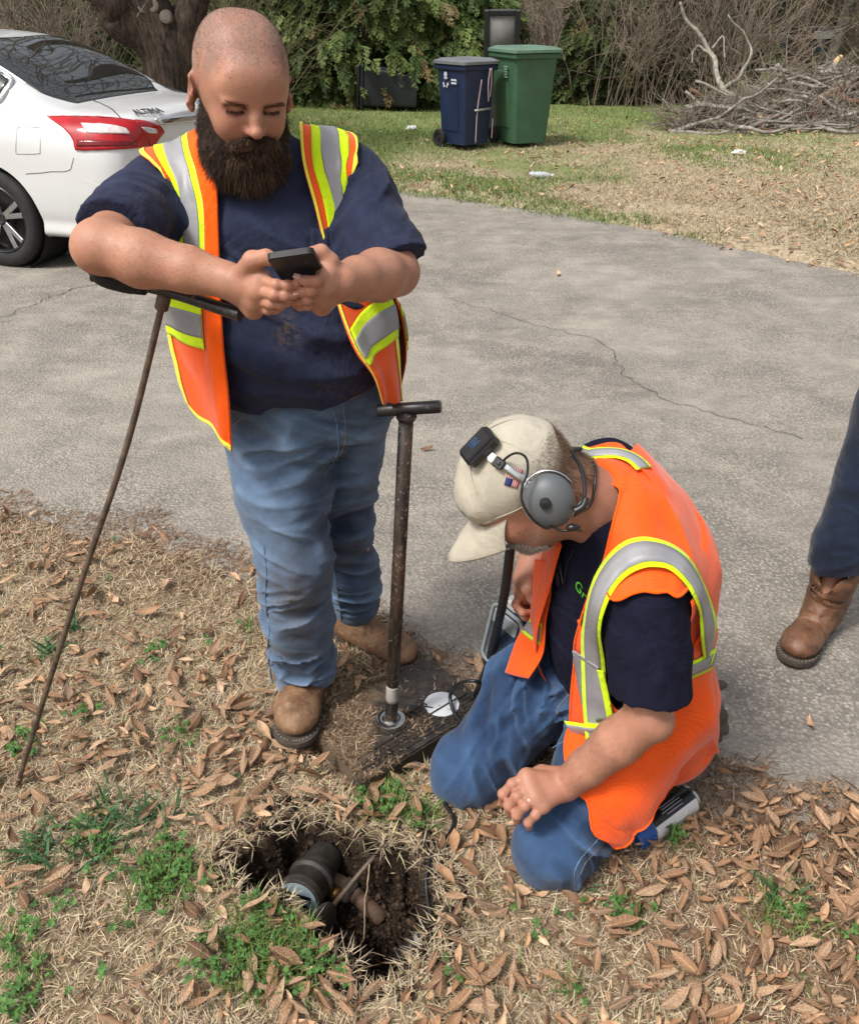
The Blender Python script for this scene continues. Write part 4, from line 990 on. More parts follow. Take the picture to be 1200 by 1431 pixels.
# ---- jeans
J1 = SDF()
J1.ell((-.275, 1.80, .905), (.200, .158, .13), k=.03)
J1.ell((-.275, 1.70, .84), (.10, .07, .10), k=.05)
J1.chain([(-.350, 1.775, .865), (-.334, 1.715, .69), (-.318, 1.675, .52), (-.332, 1.715, .31), (-.330, 1.752, .105)], [.122, .101, .084, .083, .079], k=.04)
J1.chain([(-.200, 1.815, .865), (-.208, 1.84, .69), (-.222, 1.868, .50), (-.214, 1.94, .31), (-.212, 2.0, .15)], [.118, .088, .073, .069, .067], k=.04)
J1.fn(lambda P: .088-P[:, 2]-.35*np.maximum(0, P[:, 1]-1.83), (0, 0, 0), 9, k=.004, op='i'); J1.fn(lambda P: P[:, 2]-.985, (0, 0, 0), 9, k=.01, op='i')
for c_, ax_, fq, am, rd, sd in [((-.36, 1.66, .83), (-.35, 0, 1), 80, .0085, (.11, .12, .075), 21), ((-.20, 1.70, .84), (.45, 0, 1), 78, .0085, (.11, .12, .075), 22), ((-.33, 1.6, .60), (.55, 0, 1), 60, .006, (.12, .12, .07), 23), ((-.325, 1.63, .42), (-.4, 0, 1), 70, .007, (.12, .12, .07), 24), ((-.20, 1.80, .60), (-.35, .2, 1), 66, .008, (.11, .13, .10), 25), ((-.21, 1.86, .40), (.5, 0, 1), 70, .008, (.1, .12, .09), 26), ((-.335, 1.68, .185), (-.15, 0, 1), 118, .0095, (.13, .13, .065), 27), ((-.205, 1.93, .23), (.1, 0, 1), 116, .009, (.11, .13, .06), 28), ((-.335, 1.70, .33), (.6, 0, 1), 60, .0055, (.12, .13, .08), 30)]: J1.disp(folds(c_, ax_, fq*1.1, am*1.35, rd, sd))
J1.disp(lumps(13, .005, 29, 2)); J1.disp(folds((-.27, 1.75, .5), (.25, 0, 1), 75, .0035, (.3, .4, .5), 35))
V, F = J1.mesh(.0045)
crs = sum(f(V, None) for f in J1.post); fade_shade = .40+.10*noise(V, 7, 210, 2)-crs*26  # creases darkened and ridges lightened: fold shading mixed with wear in the colour
fade_shade += .34*np.exp(-(((V-np.array([-.36, 1.60, .62]))/np.array([.07, .16, .20]))**2).sum(1))+.26*np.exp(-(((V-np.array([-.15, 1.72, .72]))/np.array([.05, .16, .14]))**2).sum(1))+.2*np.exp(-(((V-np.array([-.36, 1.62, .83]))/np.array([.06, .16, .06]))**2).sum(1))
fade_shade -= .18*np.exp(-(((V-np.array([-.22, 1.72, .62]))/np.array([.06, .2, .2]))**2).sum(1))
rz = noise(V*np.array([1, 1, 4]), 9, 211, 2); fade_shade += .10*rz
fade_shade += .25*((V[:, 2] < .118) & (V[:, 1] < 1.86)) 
dirt = .95*np.exp(-(((V-np.array([-.315, 1.58, .46]))/np.array([.055, .12, .13]))**2).sum(1))+.35*np.exp(-(((V-np.array([-.33, 1.6, .25]))/np.array([.09, .14, .12]))**2).sum(1))+.4*np.exp(-(((V-np.array([-.22, 1.78, .45]))/np.array([.05, .12, .10]))**2).sum(1))
jeans1 = obj('jeans', V, F, DENIM1_M, man1, col=np.stack([fade_shade, dirt, fade_shade*0], 1)); jeans1['label'] = 'faded blue work jeans with a dirty right knee'
def seam(name, sdf, uv, mat, parent, rad=.0016, off=.0, n=60, wid=None):
    q = spline(np.array(uv, float), n); P = sdf.hit(q[:, 0], q[:, 1], off)[0]
    P[1:-1] = (P[:-2]+P[1:-1]*2+P[2:])/4
    m = MB(); m.tube(P, rad, 6); return m.build(name, mat, parent)
seam('fly_seam', J1, [(462, 562), (470, 590), (473, 625), (466, 645), (453, 665)], SEAM_M, jeans1, .0022)
seam('fly_stitching', J1, [(478, 560), (482, 592), (481, 622), (470, 645)], STITCH_M, jeans1, .0009)
seam('outseam', J1, [(368, 760), (372, 800), (371, 840), (376, 880), (374, 915), (381, 955)], SEAM_M, jeans1, .0024)
seam('pocket_stitching', J1, [(350, 560), (345, 575), (333, 588), (326, 594)], STITCH_M, jeans1, .0009)
seam('inseam', J1, [(455, 715), (463, 760), (468, 800), (474, 840), (477, 868)], SEAM_M, jeans1, .002)
# ---- boots
boot(man1, (-.330, 1.845, .050), (-.02, -1, 0), scale=1.13, shaft=.06)
boot(man1, (-.272, 2.05, .006), (.80, -.60, 0), scale=1.06, shaft=.09)
# ---- beard, brows, stubble
def hl(p): return HC1+HM1@np.asarray(p, float)
BD = SDF().frame(HM1, HC1)
BD.ell((0, .060, -.108), (.058, .040, .038), k=.03).ell((0, .052, -.134), (.052, .037, .034), k=.04).ell((0, .086, -.103), (.026, .014, .010), k=.02)
for sg in (-1, 1):
    BD.ell((sg*.054, .030, -.095), (.021, .034, .048), k=.03); BD.ell((sg*.067, .008, -.062), (.007, .014, .030), k=.02); BD.ell((sg*.019, .0935, -.0765), (.026, .0120, .0100), np.array(Matrix.Rotation(sg*R0(24), 3, 'Y')), k=.012)
BD.frame(); BD.disp(lumps(40, .005, 31, 3)); BD.disp(lumps(130, .002, 32, 2))
V, F = BD.mesh(.003); beard = obj('beard', V, F, hairmat('dark_beard_core', (.022, .0125, .0075), .95), man1)
r = np.random.default_rng(300); N_ = 26000; root, nrm = sample_mesh(V, F, np.ones(len(V), bool), N_, r); L = (root-HC1)@HM1
root = root-nrm*.004
down = HM1@np.array([0, -.15, -.9]) + np.array([0, -.15, -.55]); down = unit(down)
side = (HM1[:, 0][None]*np.sign(L[:, :1]))
ln = (.013+.022*sstep(-.09, -.16, L[:, 2]))*r.uniform(.5, 1.25, N_); ln = np.where((L[:, 2] > -.098) & (L[:, 1] > .075), ln*.75+.006, ln); ln = np.where((L[:, 2] > -.05), .012*r.uniform(.6, 1.3, N_), ln)
d0 = nrm*.95+down*.35+side*.2+r.normal(0, .38, (N_, 3)); d0 /= np.linalg.norm(d0, axis=1)[:, None]
K = 6; S = np.zeros((N_, K, 3)); S[:, 0] = root; d = d0.copy(); sw = r.normal(0, 1, (N_, 3)); ph = r.uniform(0, 6.28, N_)
for k in range(1, K):
    d = d*.80+down*.22+.30*sw*np.sin(ph+k*1.9)[:, None]; d /= np.linalg.norm(d, axis=1)[:, None]; S[:, k] = S[:, k-1]+d*(ln/(K-1))[:, None]
tt = r.random(N_) < .36-.25*(np.abs(L[:, 0]) > .04)
hair('beard_hair', S[~tt], np.linspace(.00036, .00010, K), hairmat('dark_brown_beard', (.030, .0165, .0095)), beard)
hair('beard_hair', S[tt], np.linspace(.00036, .00010, K), hairmat('brown_beard', (.165, .092, .05)), beard)
BRN_H = hairmat('brown_hair', (.055, .030, .018))
for sg in (-1, 1): brow(sg, 150, man1, hairmat('brow_brown', (.085, .05, .03)), HM1, HC1, r, VF1)
for sg in (-1, 1):        # lashes of the lowered lids
    Lv = (VF1[0]-HC1)@HM1; P, g = sample_mesh(*VF1, (Lv[:, 0]*sg > .016) & (Lv[:, 0]*sg < .045) & (np.abs(Lv[:, 2]+.0275+.05*(Lv[:, 0]*sg-.03)) < .0016) & (Lv[:, 1] > .06), 120, r)
    dr = g*.7-HM1[:, 2][None]*.75+r.normal(0, .15, P.shape); hair('eyelashes', np.stack([P, P+dr*.0022, P+dr*.0042], 1), np.array([.00024, .0002, .0001]), BRN_H, man1)
armhair(man1, VF1, lerp(EL_R, WR_R, .15), lerp(EL_R, WR_R, .9), 900, 301, BRN_H); armhair(man1, VF1, lerp(EL_L, WR_L, .2), lerp(EL_L, WR_L, .9), 600, 302, BRN_H)
# short stubble over the scalp
fuzz('stubble', man1, VF1, HM1, HC1, 16000, lambda L: (np.abs(L) < .12).all(1) & ((L[:, 2] > .046-.02*(np.abs(np.abs(L[:, 0])-.045) < .014)) | ((L[:, 1] < .025) & (L[:, 2] > -.055))) & (np.abs(L[:, 0]) < .079), .0018, BRN_H, HM1@np.array([0, -.2, .1]), .00011, 303)
# ---- vest
vest1 = empty('vest', (-.3, 1.8, 1.2), parent=man1); vest1['label'] = 'open orange safety vest with lime and silver tape'
def netY(sdf, rows, off=.010):
    out = []
    for row in rows:
        q = []
        for p in row:
            if len(p) == 3 and p[2] is not None: q.append(W(*p))
            else: q.append(sdf.hit([p[0]], [p[1]], off)[0][0])
        out.append(q)
    return np.array(out)
TS = SDF(); TS.p = list(T1.p)
rowsR = [[(232, 214, 1.90), (248, 206, 1.90), (265, 199, 1.90), (280, 193, 1.90), (294, 188, 1.90)],
 [(205, 222, 1.80), (226, 208, 1.80), (246, 197, 1.79), (263, 189, 1.79), (284, 178, 1.80)],
 [(216, 255), (236, 250), (256, 244), (276, 240), (301, 236)], [(228, 292), (248, 291), (267, 290), (286, 290), (304, 290)],
 [(236, 350), (254, 351), (272, 352), (288, 352), (306, 352)], [(234, 418), (254, 420), (272, 421), (290, 421), (308, 421)],
 [(238, 470, 1.70), (258, 478, 1.66), (277, 484, 1.62), (294, 486, 1.585), (312, 482, 1.57)], [(250, 520, 1.69), (270, 538, 1.65), (287, 550, 1.61), (303, 556, 1.57), (319, 552, 1.55)], [(264, 562, 1.68), (282, 587, 1.65), (297, 600, 1.61), (311, 614, 1.575), (323, 633, 1.56)]]
rowsL = [[(478, 186, 1.90), (462, 184, 1.90), (448, 182, 1.90), (434, 180, 1.90), (420, 178, 1.90)],
 [(495, 189, 1.82), (475, 184, 1.81), (456, 181, 1.81), (440, 179, 1.81), (418, 176, 1.81)],
 [(497, 228), (481, 228), (462, 228), (442, 228), (423, 228)], [(491, 280), (482, 281), (472, 278), (456, 280), (438, 284)],
 [(503, 340), (492, 345), (480, 350), (468, 353), (456, 356)], [(547, 420), (522, 420), (503, 420), (486, 420), (470, 422)],
 [(554, 472, 1.72), (534, 478, 1.66), (518, 482, 1.62), (506, 486, 1.59), (494, 486, 1.57)], [(559, 520, 1.72), (548, 520, 1.66), (538, 522, 1.62), (530, 524, 1.585), (521, 526, 1.57)], [(564, 562, 1.72), (556, 563, 1.66), (546, 564, 1.63), (540, 564, 1.60), (533, 563, 1.59)]]
def ripple(seed, amp=.004, sdf=TS, gap=.009):
    def f(P, n, S, T):
        w = sstep(.45, .95, T); n = sdf.grad(P); P = P+n*(amp*(.3+w)*np.sin(S*9+2.2*noise(P, 6, seed))+.35*amp*noise(P, 25, seed+1))[:, None]
        d = sdf.ev(P); g = sdf.grad(P); P = P+g*np.maximum(0, gap-d)[:, None]
        d = S1.ev(P); g = S1.grad(P); return P+g*(np.clip(gap-d, 0, .06)*sstep(.42, .24, T))[:, None]
    return f
for nm, rows, flip, sd in (('right', rowsR, False, 41), ('left', rowsL, True, 42)):
    net = drape(netY(TS, rows), 44, 124, ripple(sd), 5)
    fl = not flip
    pan = patch('front_panel', net, ORANGE_M, vest1, ns=44, nt=124, flip=fl)
    V1 = .585; b0 = .605; b1 = .72
    tp = lambda n_, m_, s0, s1, t0, t1, o, ns=6, nt=70: patch(n_, net, m_, pan, s0, s1, t0, t1, ns, nt, off=o*.8, flip=fl, thick=.0012)
    if nm == 'right':
        sl = lambda a, b: (lambda T: a+(b-a)*sstep(.1, .5, T))
        tp('lime_tape', LIME_M, .17, .73, 0, V1, .0025, 12, 90); tp('silver_tape', SILVER_M, .31, .63, 0, V1, .0045, 10, 90); tp('edge_binding', YELLOW_M, 0, .06, 0, 1, .0035); tp('edge_binding', YELLOW_M, .715, .745, 0, .56, .0040)
        tp('orange_facing', ORANGE2_M, .74, 1, 0, 1, .003, 8, 90)
        tp('lime_tape', LIME_M, 0, .66, lambda s: .615+.03*s, lambda s: .735+.03*s, .0052, 16, 16); tp('silver_tape', SILVER_M, 0, .66, lambda s: .640+.03*s, lambda s: .705+.03*s, .0070, 16, 10)
        tp('edge_binding', YELLOW_M, 0, 1, .985, 1, .0035, 30, 4)
    else:
        tp('lime_tape', LIME_M, .14, lambda T: .82-.0*T, 0, .56, .0025, 12, 90); tp('silver_tape', SILVER_M, .30, lambda T: .66-.12*T, 0, .56, .0045, 10, 90); tp('edge_binding', YELLOW_M, 0, .055, 0, 1, .0035); tp('edge_binding', YELLOW_M, .95, 1, 0, 1, .0040)
        tp('lime_tape', LIME_M, 0, .93, lambda s: .60+.105*s, lambda s: .745+.085*s, .0052, 16, 16); tp('silver_tape', SILVER_M, 0, .93, lambda s: .635+.10*s, lambda s: .715+.085*s, .0070, 16, 10)
# the back of the vest
th = np.linspace(R0(-5), R0(185), 44); zs = np.linspace(.84, 1.385, 34); TH, ZZ = np.meshgrid(th, zs)
ax_ = np.interp(ZZ, [.86, 1.15, 1.38], [-.28, -.318, -.353]); wd_ = np.interp(ZZ, [.84, 1.1, 1.3, 1.385], [.26, .26, .22, .13]); dp_ = np.interp(ZZ, [.84, 1.2, 1.385], [.19, .17, .12])
P = np.stack([ax_+wd_*np.cos(TH), 1.785+dp_*np.sin(TH), ZZ], -1).reshape(-1, 3); P = TS.out(P, .012, True, 3)*1.0; P[:, 2] = np.where(ZZ.ravel() < .9, ZZ.ravel(), P[:, 2]); n = TS.grad(P)
bk = sheet('back_panel', P, TH.shape, -n*-1, ORANGE_M, vest1)
for (z0, z1, m_, nm_) in ((1.0, 1.10, LIME_M, 'lime_tape'), (1.022, 1.078, SILVER_M, 'silver_tape')):
    TH, ZZ = np.meshgrid(th, np.linspace(z0, z1, 5)); P = np.stack([-.30+.26*np.cos(TH), 1.785+.18*np.sin(TH), ZZ], -1).reshape(-1, 3); P = TS.out(P, .0155 if m_ is LIME_M else .0175, True, 3); sheet(nm_, P, TH.shape, TS.grad(P), m_, bk, .0015)
# ---- the phone in his hands
PC = W(418, 375, 1.395); py = unit([-.04, -.84, .54]); pr = unit([1, .02, .14]); pr = unit(pr-py*np.dot(pr, py)); pz = np.cross(pr, py); PR = np.stack([pr, py, pz], 1)
if pz[2] < 0: PR = np.stack([-pr, py, -pz], 1)
ph = empty('phone', PC, 'black smartphone in a rubber case held in both hands', 'phone')
m = MB(); q = [(math.cos(a)*.009+sx*.027, math.sin(a)*.009+sy*.067) for sx, sy, a0 in ((1, 1, 0), (-1, 1, 90), (-1, -1, 180), (1, -1, 270)) for a in np.radians(np.linspace(a0, a0+90, 6))]
m.prism(q, PR, PC, -.0048, .0048); m.prism([(x*.94, y*.96) for x, y in q], PR, PC, -.0060, -.0049)
m.build('case', plain('black_rubber', (.012, .012, .013), .55, var=.2), ph, smooth=False)
m = MB(); m.prism([(x*.93, y*.97) for x, y in q], PR, PC, .0049, .0056); m.build('screen', plain('phone_glass', (.01, .01, .012), .08, var=.05), ph, smooth=False)
m = MB()
for k_ in range(2): m.lathe([(.0042, 0), (.0042, .0012), (.003, .0012), (.003, .0008)], PC+PR@np.array([-.020, .055-.013*k_, -.0060]), -PR[:, 2], 12)
m.build('camera_lens', plain('lens_glass', (.02, .02, .025), .1, var=.05), ph)
# ---- probe with a cross handle under his forearm
pb = empty('probe_rod', G(20, 1112), 'long rusty soil probe with black cross handle propping up the forearm', 'probe')
m = MB(); top = W(231, 408, 1.50); bot = G(19, 1114, -.02); rod = spline([bot, W(62, 975, 1.452), W(118, 800, 1.475), W(178, 620, 1.492), top], 50); m.tube(rod, .0062, 10); m.tube([W(49, 1013, 1.447)-[0, 0, .012], W(49.5, 1010, 1.447), W(52, 1000, 1.448)], [.0075, .0092, .0066], 10)
t = NT('weathered_steel'); c = t.mix(t.ramp(t.noise(30, 5, .7), [(.35, 0), (.65, 1)]), (.06, .045, .035), (.17, .12, .085)); STEEL_M = t.done(c, .55, t.bump(t.noise(120, 4), .3, .002), metal=.35)
m.build('rod', STEEL_M, pb)
t = NT('chipped_black_paint'); ch = t.ramp(t.noise(70, 5, .7), [(.60, 0), (.66, 1)]); c = t.mix(ch, (.014, .013, .013), (.20, .17, .14)); BLK_M = t.done(c, t.ramp(ch, [(0, .38), (1, .7)]), t.bump(t.noise(90, 4), .25, .002), spec=.5)
m = MB(); h0 = W(128, 384, 1.50); h1 = W(336, 440, 1.43); m.tube(spline([h0, top+[0, -.002, .004], h1], 14), .0115, 12); m.build('cross_handle', BLK_M, pb, auto=50)
m = MB(); m.tube(spline([W(127, 376, 1.50), W(150, 386, 1.50), W(188, 396, 1.50), W(205, 402, 1.497)], 12), [.010, .015, .0185, .020, .021, .021, .021, .020, .018, .017, .0155, .014], 12); m.build('foam_grip', plain('black_foam', (.010, .010, .011), .85, var=.2, bump=.4), pb)
m = MB(); m.lathe([(.010, 0), (.0125, .003), (.0125, .028), (.009, .034)], top+unit(rod[-2]-rod[-1])*.034, unit(rod[-1]-rod[-2]), 12); m.build('weld_collar', STEEL_M, pb)
# ================================================================== the kneeling man with the headset
HIP2 = np.array([.445, 1.515, .345]); TOP2 = np.array([.372, 1.405, .822])
u2 = unit(TOP2-HIP2); f2 = unit(np.array([-.985, -.16, 0])-u2*np.dot(u2, [-.985, -.16, 0])); x2 = np.cross(-f2, u2); M2 = np.stack([x2, -f2, u2], 1)
def w2(p): return HIP2+M2@np.asarray(p, float)
T2 = SDF().frame(M2, HIP2)
T2.loft([(-.08, 0, .00, .185, .13, .17), (.06, 0, 0, .190, .17, .155), (.18, 0, .0, .185, .172, .15), (.30, 0, .0, .180, .145, .155), (.40, 0, -.01, .165, .115, .15), (.47, 0, -.02, .12, .08, .11), (.53, 0, -.035, .075, .065, .075)], k=.03)
T2.frame()
S_L2 = W(897, 836, 1.262); E_L2 = W(906, 1003, 1.185); H_L2 = W(790, 1097, 1.222); S_R2 = np.array([.355, 1.535, .80]); E_R2 = np.array([.285, 1.70, .63]); H_R2 = W(737, 808, 1.56)
NB2 = w2((0, -.02, .49)); HC2 = W(716, 664, 1.375); HF2 = unit([-.69, -.05, -.72]); HM2 = axes(HF2, (-.72, 0, .69)); HM2 = np.stack([np.cross(HF2, HM2[:, 2]), HF2, HM2[:, 2]], 1)
T2.ell(S_L2, (.078, .078, .082), k=.06).ell(S_R2, (.078, .078, .082), k=.06)
T2.cap(NB2+[.02, 0, 0], S_L2+[.01, .02, .03], .065, .055, k=.06).cap(NB2+[.02, 0, 0], S_R2+[.01, 0, .03], .065, .055, k=.06)
S2 = SDF(); S2.p = list(T2.p)
a2 = unit(E_L2-S_L2)
sleeve(S2, S_L2, E_L2+[.004, 0, 0], S_L2+(E_L2-S_L2)*.76, .084, .075, a2+np.array([-.12, .1, -.15]), .015)
sleeve(S2, S_R2, E_R2, S_R2+(E_R2-S_R2)*.8, .076, .072, None, .015)
S2.cap(NB2+[-.005, 0, .0], NB2+[-.035, 0, .022], .078, .073, k=.02)
S2.disp(folds(S_L2+(E_L2-S_L2)*.35, (.8, 0, .6), 95, .005, .10, 51)); S2.disp(folds(w2((0, -.16, .2)), (.2, .2, 1), 80, .006, .14, 52)); S2.disp(lumps(12, .004, 53)); S2.disp(folds(S_L2+(E_L2-S_L2)*.7, (1, 0, .1), 110, .0035, .08, 54))
NK2f = HC2+HM2@np.array([0, -.050, -.075])
S2.cap(lerp(NB2, NK2f, .35), lerp(NB2, NK2f, 1.6), .066, .075, k=.006, op='s')
B2 = SDF().frame(M2, HIP2)
B2.loft([(-.08, 0, .00, .15, .10, .13), (.18, 0, .0, .15, .13, .11), (.40, 0, -.01, .13, .08, .10), (.48, 0, -.02, .08, .06, .07)], k=.03); B2.frame()
B2.cap(NB2+[.01, 0, -.01], NK2f, .063, .062, k=.04)
B2.cap(NB2+[-.045, 0, .0], HC2+HM2@np.array([0, .02, -.09]), .045, .045, k=.05)
B2.frame(HM2, HC2); head_sdf(B2); B2.frame()
B2.cap(S_L2, E_L2, .054, .0425, k=.02); B2.cap(S_R2, E_R2, .058, .048, k=.05)
B2.chain([E_L2, lerp(E_L2, H_L2, .35)+[.0, 0, .003], lerp(E_L2, H_L2, .72), H_L2], [.0430, .0450, .0375, .0325], k=.012)
B2.ell(E_L2+[.014, -.004, -.008], (.030, .034, .032), k=.015)
B2.chain([E_R2, lerp(E_R2, H_R2, .4), H_R2], [.047, .046, .032], k=.03)
K2 = [W(736, 1086, 1.215), W(740, 1101, 1.198), W(747, 1114, 1.182), W(757, 1125, 1.172)]
F2_ = [[K2[0], W(716, 1096, 1.205), W(703, 1110, 1.203), W(703, 1122, 1.212)], [K2[1], W(722, 1113, 1.182), W(711, 1126, 1.182), W(712, 1136, 1.192)], [K2[2], W(733, 1126, 1.165), W(722, 1139, 1.166), W(723, 1147, 1.176)], [K2[3], W(748, 1139, 1.156), W(738, 1150, 1.158), W(739, 1156, 1.168)]]
TH2 = [W(780, 1085, 1.235), W(757, 1080, 1.240), W(735, 1085, 1.245), W(718, 1096, 1.245)]
hand(B2, H_L2, .034, K2, F2_, TH2, .0165, fr=(.0112, .0104, .0094))
KR2 = [W(728, 826, 1.56), W(731, 832, 1.575), W(737, 836, 1.59), W(743, 838, 1.60)]
FR2 = [[q, q+np.array([-.012, -.012, -.028]), q+np.array([.004, -.022, -.044]), q+np.array([.020, -.016, -.046])] for q in KR2]
hand(B2, H_R2, .031, KR2, FR2, [H_R2+[0, -.01, -.01], W(738, 822, 1.53), W(744, 836, 1.525), W(748, 846, 1.53)], .016)
KN_L = np.array([.270, 1.222, .086]); KN_R = np.array([.100, 1.435, .086]); HP_L = np.array([.497, 1.405, .345]); HP_R = np.array([.37, 1.63, .345]); AN_L = np.array([.50, 1.54, .065]); AN_R = np.array([.33, 1.74, .065])
for h_, k_, a_ in ((HP_L, KN_L, AN_L), (HP_R, KN_R, AN_R)): B2.chain([h_, k_, a_], [.075, .055, .045], k=.03)
V, F = B2.mesh(.0024, lo=np.array([-.1, 1.0, -.01])); VF2 = (V, F)
Lc = (V-HC2)@HM2; hd = (np.abs(Lc) < .16).all(1)
base = np.array([.37, .185, .122]); col = np.tile(base, (len(V), 1))*(1+.10*noise(V, 22, 221, 3))[:, None]
red = np.exp(-((Lc-np.array([0, .112, -.062]))**2).sum(1)/.024**2)*1.1+.7*np.exp(-((np.abs(Lc)-np.array([.045, .07, .055]))**2).sum(1)/.026**2)
col = lerp(col, np.array([[.40, .11, .085]]), np.clip(red*hd*.75, 0, .85)[:, None])
nk = np.exp(-((V-NK2f)**2).sum(1)/.09**2)*(~(Lc[:, 1] > .02)); col = lerp(col, np.array([[.39, .16, .108]]), (nk*.6)[:, None])
gray = hd*sstep(-.080, -.095, Lc[:, 2])*(Lc[:, 1] > .03); col = lerp(col, np.array([[.29, .19, .15]]), (gray*.55)[:, None])
hairz = hd*sstep(-.025, -.05, Lc[:, 1])*sstep(-.085, -.06, Lc[:, 2]); col = lerp(col, np.array([[.20, .125, .085]]), (hairz*.8)[:, None])
knk = np.zeros(len(V))
for f in F2_:
    for q in f[:3]: knk += np.exp(-((V-q)**2).sum(1)/.010**2)
col = lerp(col, np.array([[.42, .16, .115]]), np.clip(knk*.6, 0, .65)[:, None])
man2 = obj('person', V, F, SKIN_M, origin=(.44, 1.5, 0), col=col)
tag(man2, 'man kneeling by the hole in beige cap, grey ear cups and orange mesh vest', 'person')
V, F = S2.mesh(.0042); tee2 = obj('tshirt', V, F, TEE2_M, man2, col=np.zeros((len(V), 3)))
tee2['label'] = 'dark navy t-shirt with green lettering on the chest'
# ring
m = MB(); p0 = lerp(F2_[2][0], F2_[2][1], .62); dr = unit(F2_[2][1]-F2_[2][0]); m.lathe([(.0112, -.0024), (.0120, -.0018), (.0120, .0018), (.0112, .0024)], p0, dr, 20, cap=False); m.build('wedding_ring', plain('white_gold', (.62, .60, .56), .2, metal=1), man2)
nails(F2_[:1], unit(np.array([-.7, -.4, .3])), man2)
GREY_H = hairmat('grey_whiskers', (.34, .29, .25)); BR2_H = hairmat('greying_brown_hair', (.13, .080, .05))
r = np.random.default_rng(320)
fd = HM2@np.array([0, .1, -.8])
fuzz('whiskers', man2, VF2, HM2, HC2, 2600, lambda L: (L[:, 1] > .045) & (L[:, 2] < -.082) & (L[:, 2] > -.155) & (np.abs(L[:, 0]) < .05), .007, GREY_H, fd, .00022, 321)
fuzz('whiskers', man2, VF2, HM2, HC2, 2500, lambda L: (L[:, 1] > .03) & (L[:, 2] < -.06) & (L[:, 2] > -.15), .0035, BR2_H, fd, .00018, 322)
fuzz('hair', man2, VF2, HM2, HC2, 6000, lambda L: (L[:, 1] < -.015) & (L[:, 2] > -.095+.3*(L[:, 1]+.09)*0) & (L[:, 2] < .03) & (L[:, 1] < -.02-.6*np.maximum(0, -.06-L[:, 2])), .010, BR2_H, HM2@np.array([0, -.5, -.8]), .00024, 323)
for sg in (-1, 1): brow(sg, 200, man2, GREY_H, HM2, HC2, r, VF2)
armhair(man2, VF2, lerp(E_L2, H_L2, .1), lerp(E_L2, H_L2, .9), 1200, 324, hairmat('arm_hair_brown', (.10, .06, .035)), .013)
# ---- jeans
J2 = SDF()
J2.ell((.44, 1.515, .33), (.165, .185, .14), k=.05)
J2.chain([HP_L, lerp(HP_L, KN_L, .5)+[0, 0, .01], KN_L+[.015, .015, .012]], [.118, .102, .086], k=.04); J2.chain([HP_R, lerp(HP_R, KN_R, .5)+[0, 0, .01], KN_R+[.015, .015, .012]], [.118, .104, .088], k=.04)
J2.ell(KN_L+[-.012, -.012, -.004], (.083, .083, .085), k=.04); J2.ell(KN_R+[-.012, -.01, -.004], (.085, .085, .085), k=.04)
J2.chain([KN_L+[.03, .03, -.01], lerp(KN_L, AN_L, .5)+[0, 0, .005], AN_L], [.083, .085, .072], k=.04); J2.chain([KN_R+[.03, .03, -.01], lerp(KN_R, AN_R, .5)+[0, 0, .005], AN_R], [.083, .085, .072], k=.04)
J2.fn(lambda P: .001-P[:, 2], (0, 0, 0), 9, k=.012, op='i')
for c_, ax_, fq, am, rd, sd in [(lerp(HP_R, KN_R, .5)+[-.04, -.06, .06], (-.7, .5, -.4), 75, .005, .16, 69), (lerp(HP_R, KN_R, .25)+[-.05, -.08, .05], (-.7, .5, .5), 85, .0095, .12, 61), (lerp(HP_R, KN_R, .65)+[-.03, -.08, .05], (-.8, .4, -.2), 70, .004, .10, 62), (lerp(HP_L, KN_L, .8)+[.04, -.08, 0], (.6, .3, .7), 70, .0075, .12, 63), (KN_L+[.08, -.03, .0], (1, .5, .3), 80, .008, .09, 64), (KN_R+[.06, -.06, .02], (1, .4, .5), 80, .006, .09, 65), ((.36, 1.42, .30), (-.4, .6, .8), 85, .008, .10, 66)]: J2.disp(folds(c_, ax_, fq*1.1, am*1.4, rd, sd))
J2.disp(lumps(13, .0045, 67, 2)); J2.disp(folds((.3, 1.45, .2), (-.8, .3, .5), 75, .0035, (.4, .4, .3), 68))
V, F = J2.mesh(.0045)
crs = sum(f(V, None) for f in J2.post); fade_shade = .26+.10*noise(V, 7, 230, 2)-crs*26+.20*np.exp(-((V-(KN_L+[-.03, -.06, .05]))**2).sum(1)/.09**2)+.24*np.exp(-((V-(KN_R+[-.03, -.06, .05]))**2).sum(1)/.09**2)+.12*np.exp(-((V-lerp(HP_R, KN_R, .6)-[0, -.05, .09])**2).sum(1)/.11**2)  # denim tone follows the folds, painting their shade in with the wear
dirt = .35*sstep(.09, .01, V[:, 2])
jeans2 = obj('jeans', V, F, DENIM2_M, man2, col=np.stack([fade_shade, dirt, fade_shade*0], 1)); jeans2['label'] = 'blue jeans on the kneeling legs'
seam('outseam', J2, [(870, 1135), (852, 1150), (832, 1178), (812, 1200), (803, 1220), (804, 1240)], SEAM_M, jeans2, .0018)
seam('outseam_stitching', J2, [(876, 1140), (858, 1156), (839, 1184), (819, 1205), (811, 1222)], STITCH_M, jeans2, .0007)
seam('pocket_stitching', J2, [(797, 968), (782, 985), (778, 996), (790, 1003)], STITCH_M, jeans2, .0008)
seam('inseam', J2, [(790, 1035), (765, 1050), (735, 1075), (712, 1105)], SEAM_M, jeans2, .0016)
boot(man2, AN_L+[.0, .01, -.035], (.35, .93, 0), shaft=.02, mat=BOOT2_M, h=.005); boot(man2, AN_R+[.0, .01, -.035], (.35, .93, 0), shaft=.02, mat=BOOT2_M, h=.005)
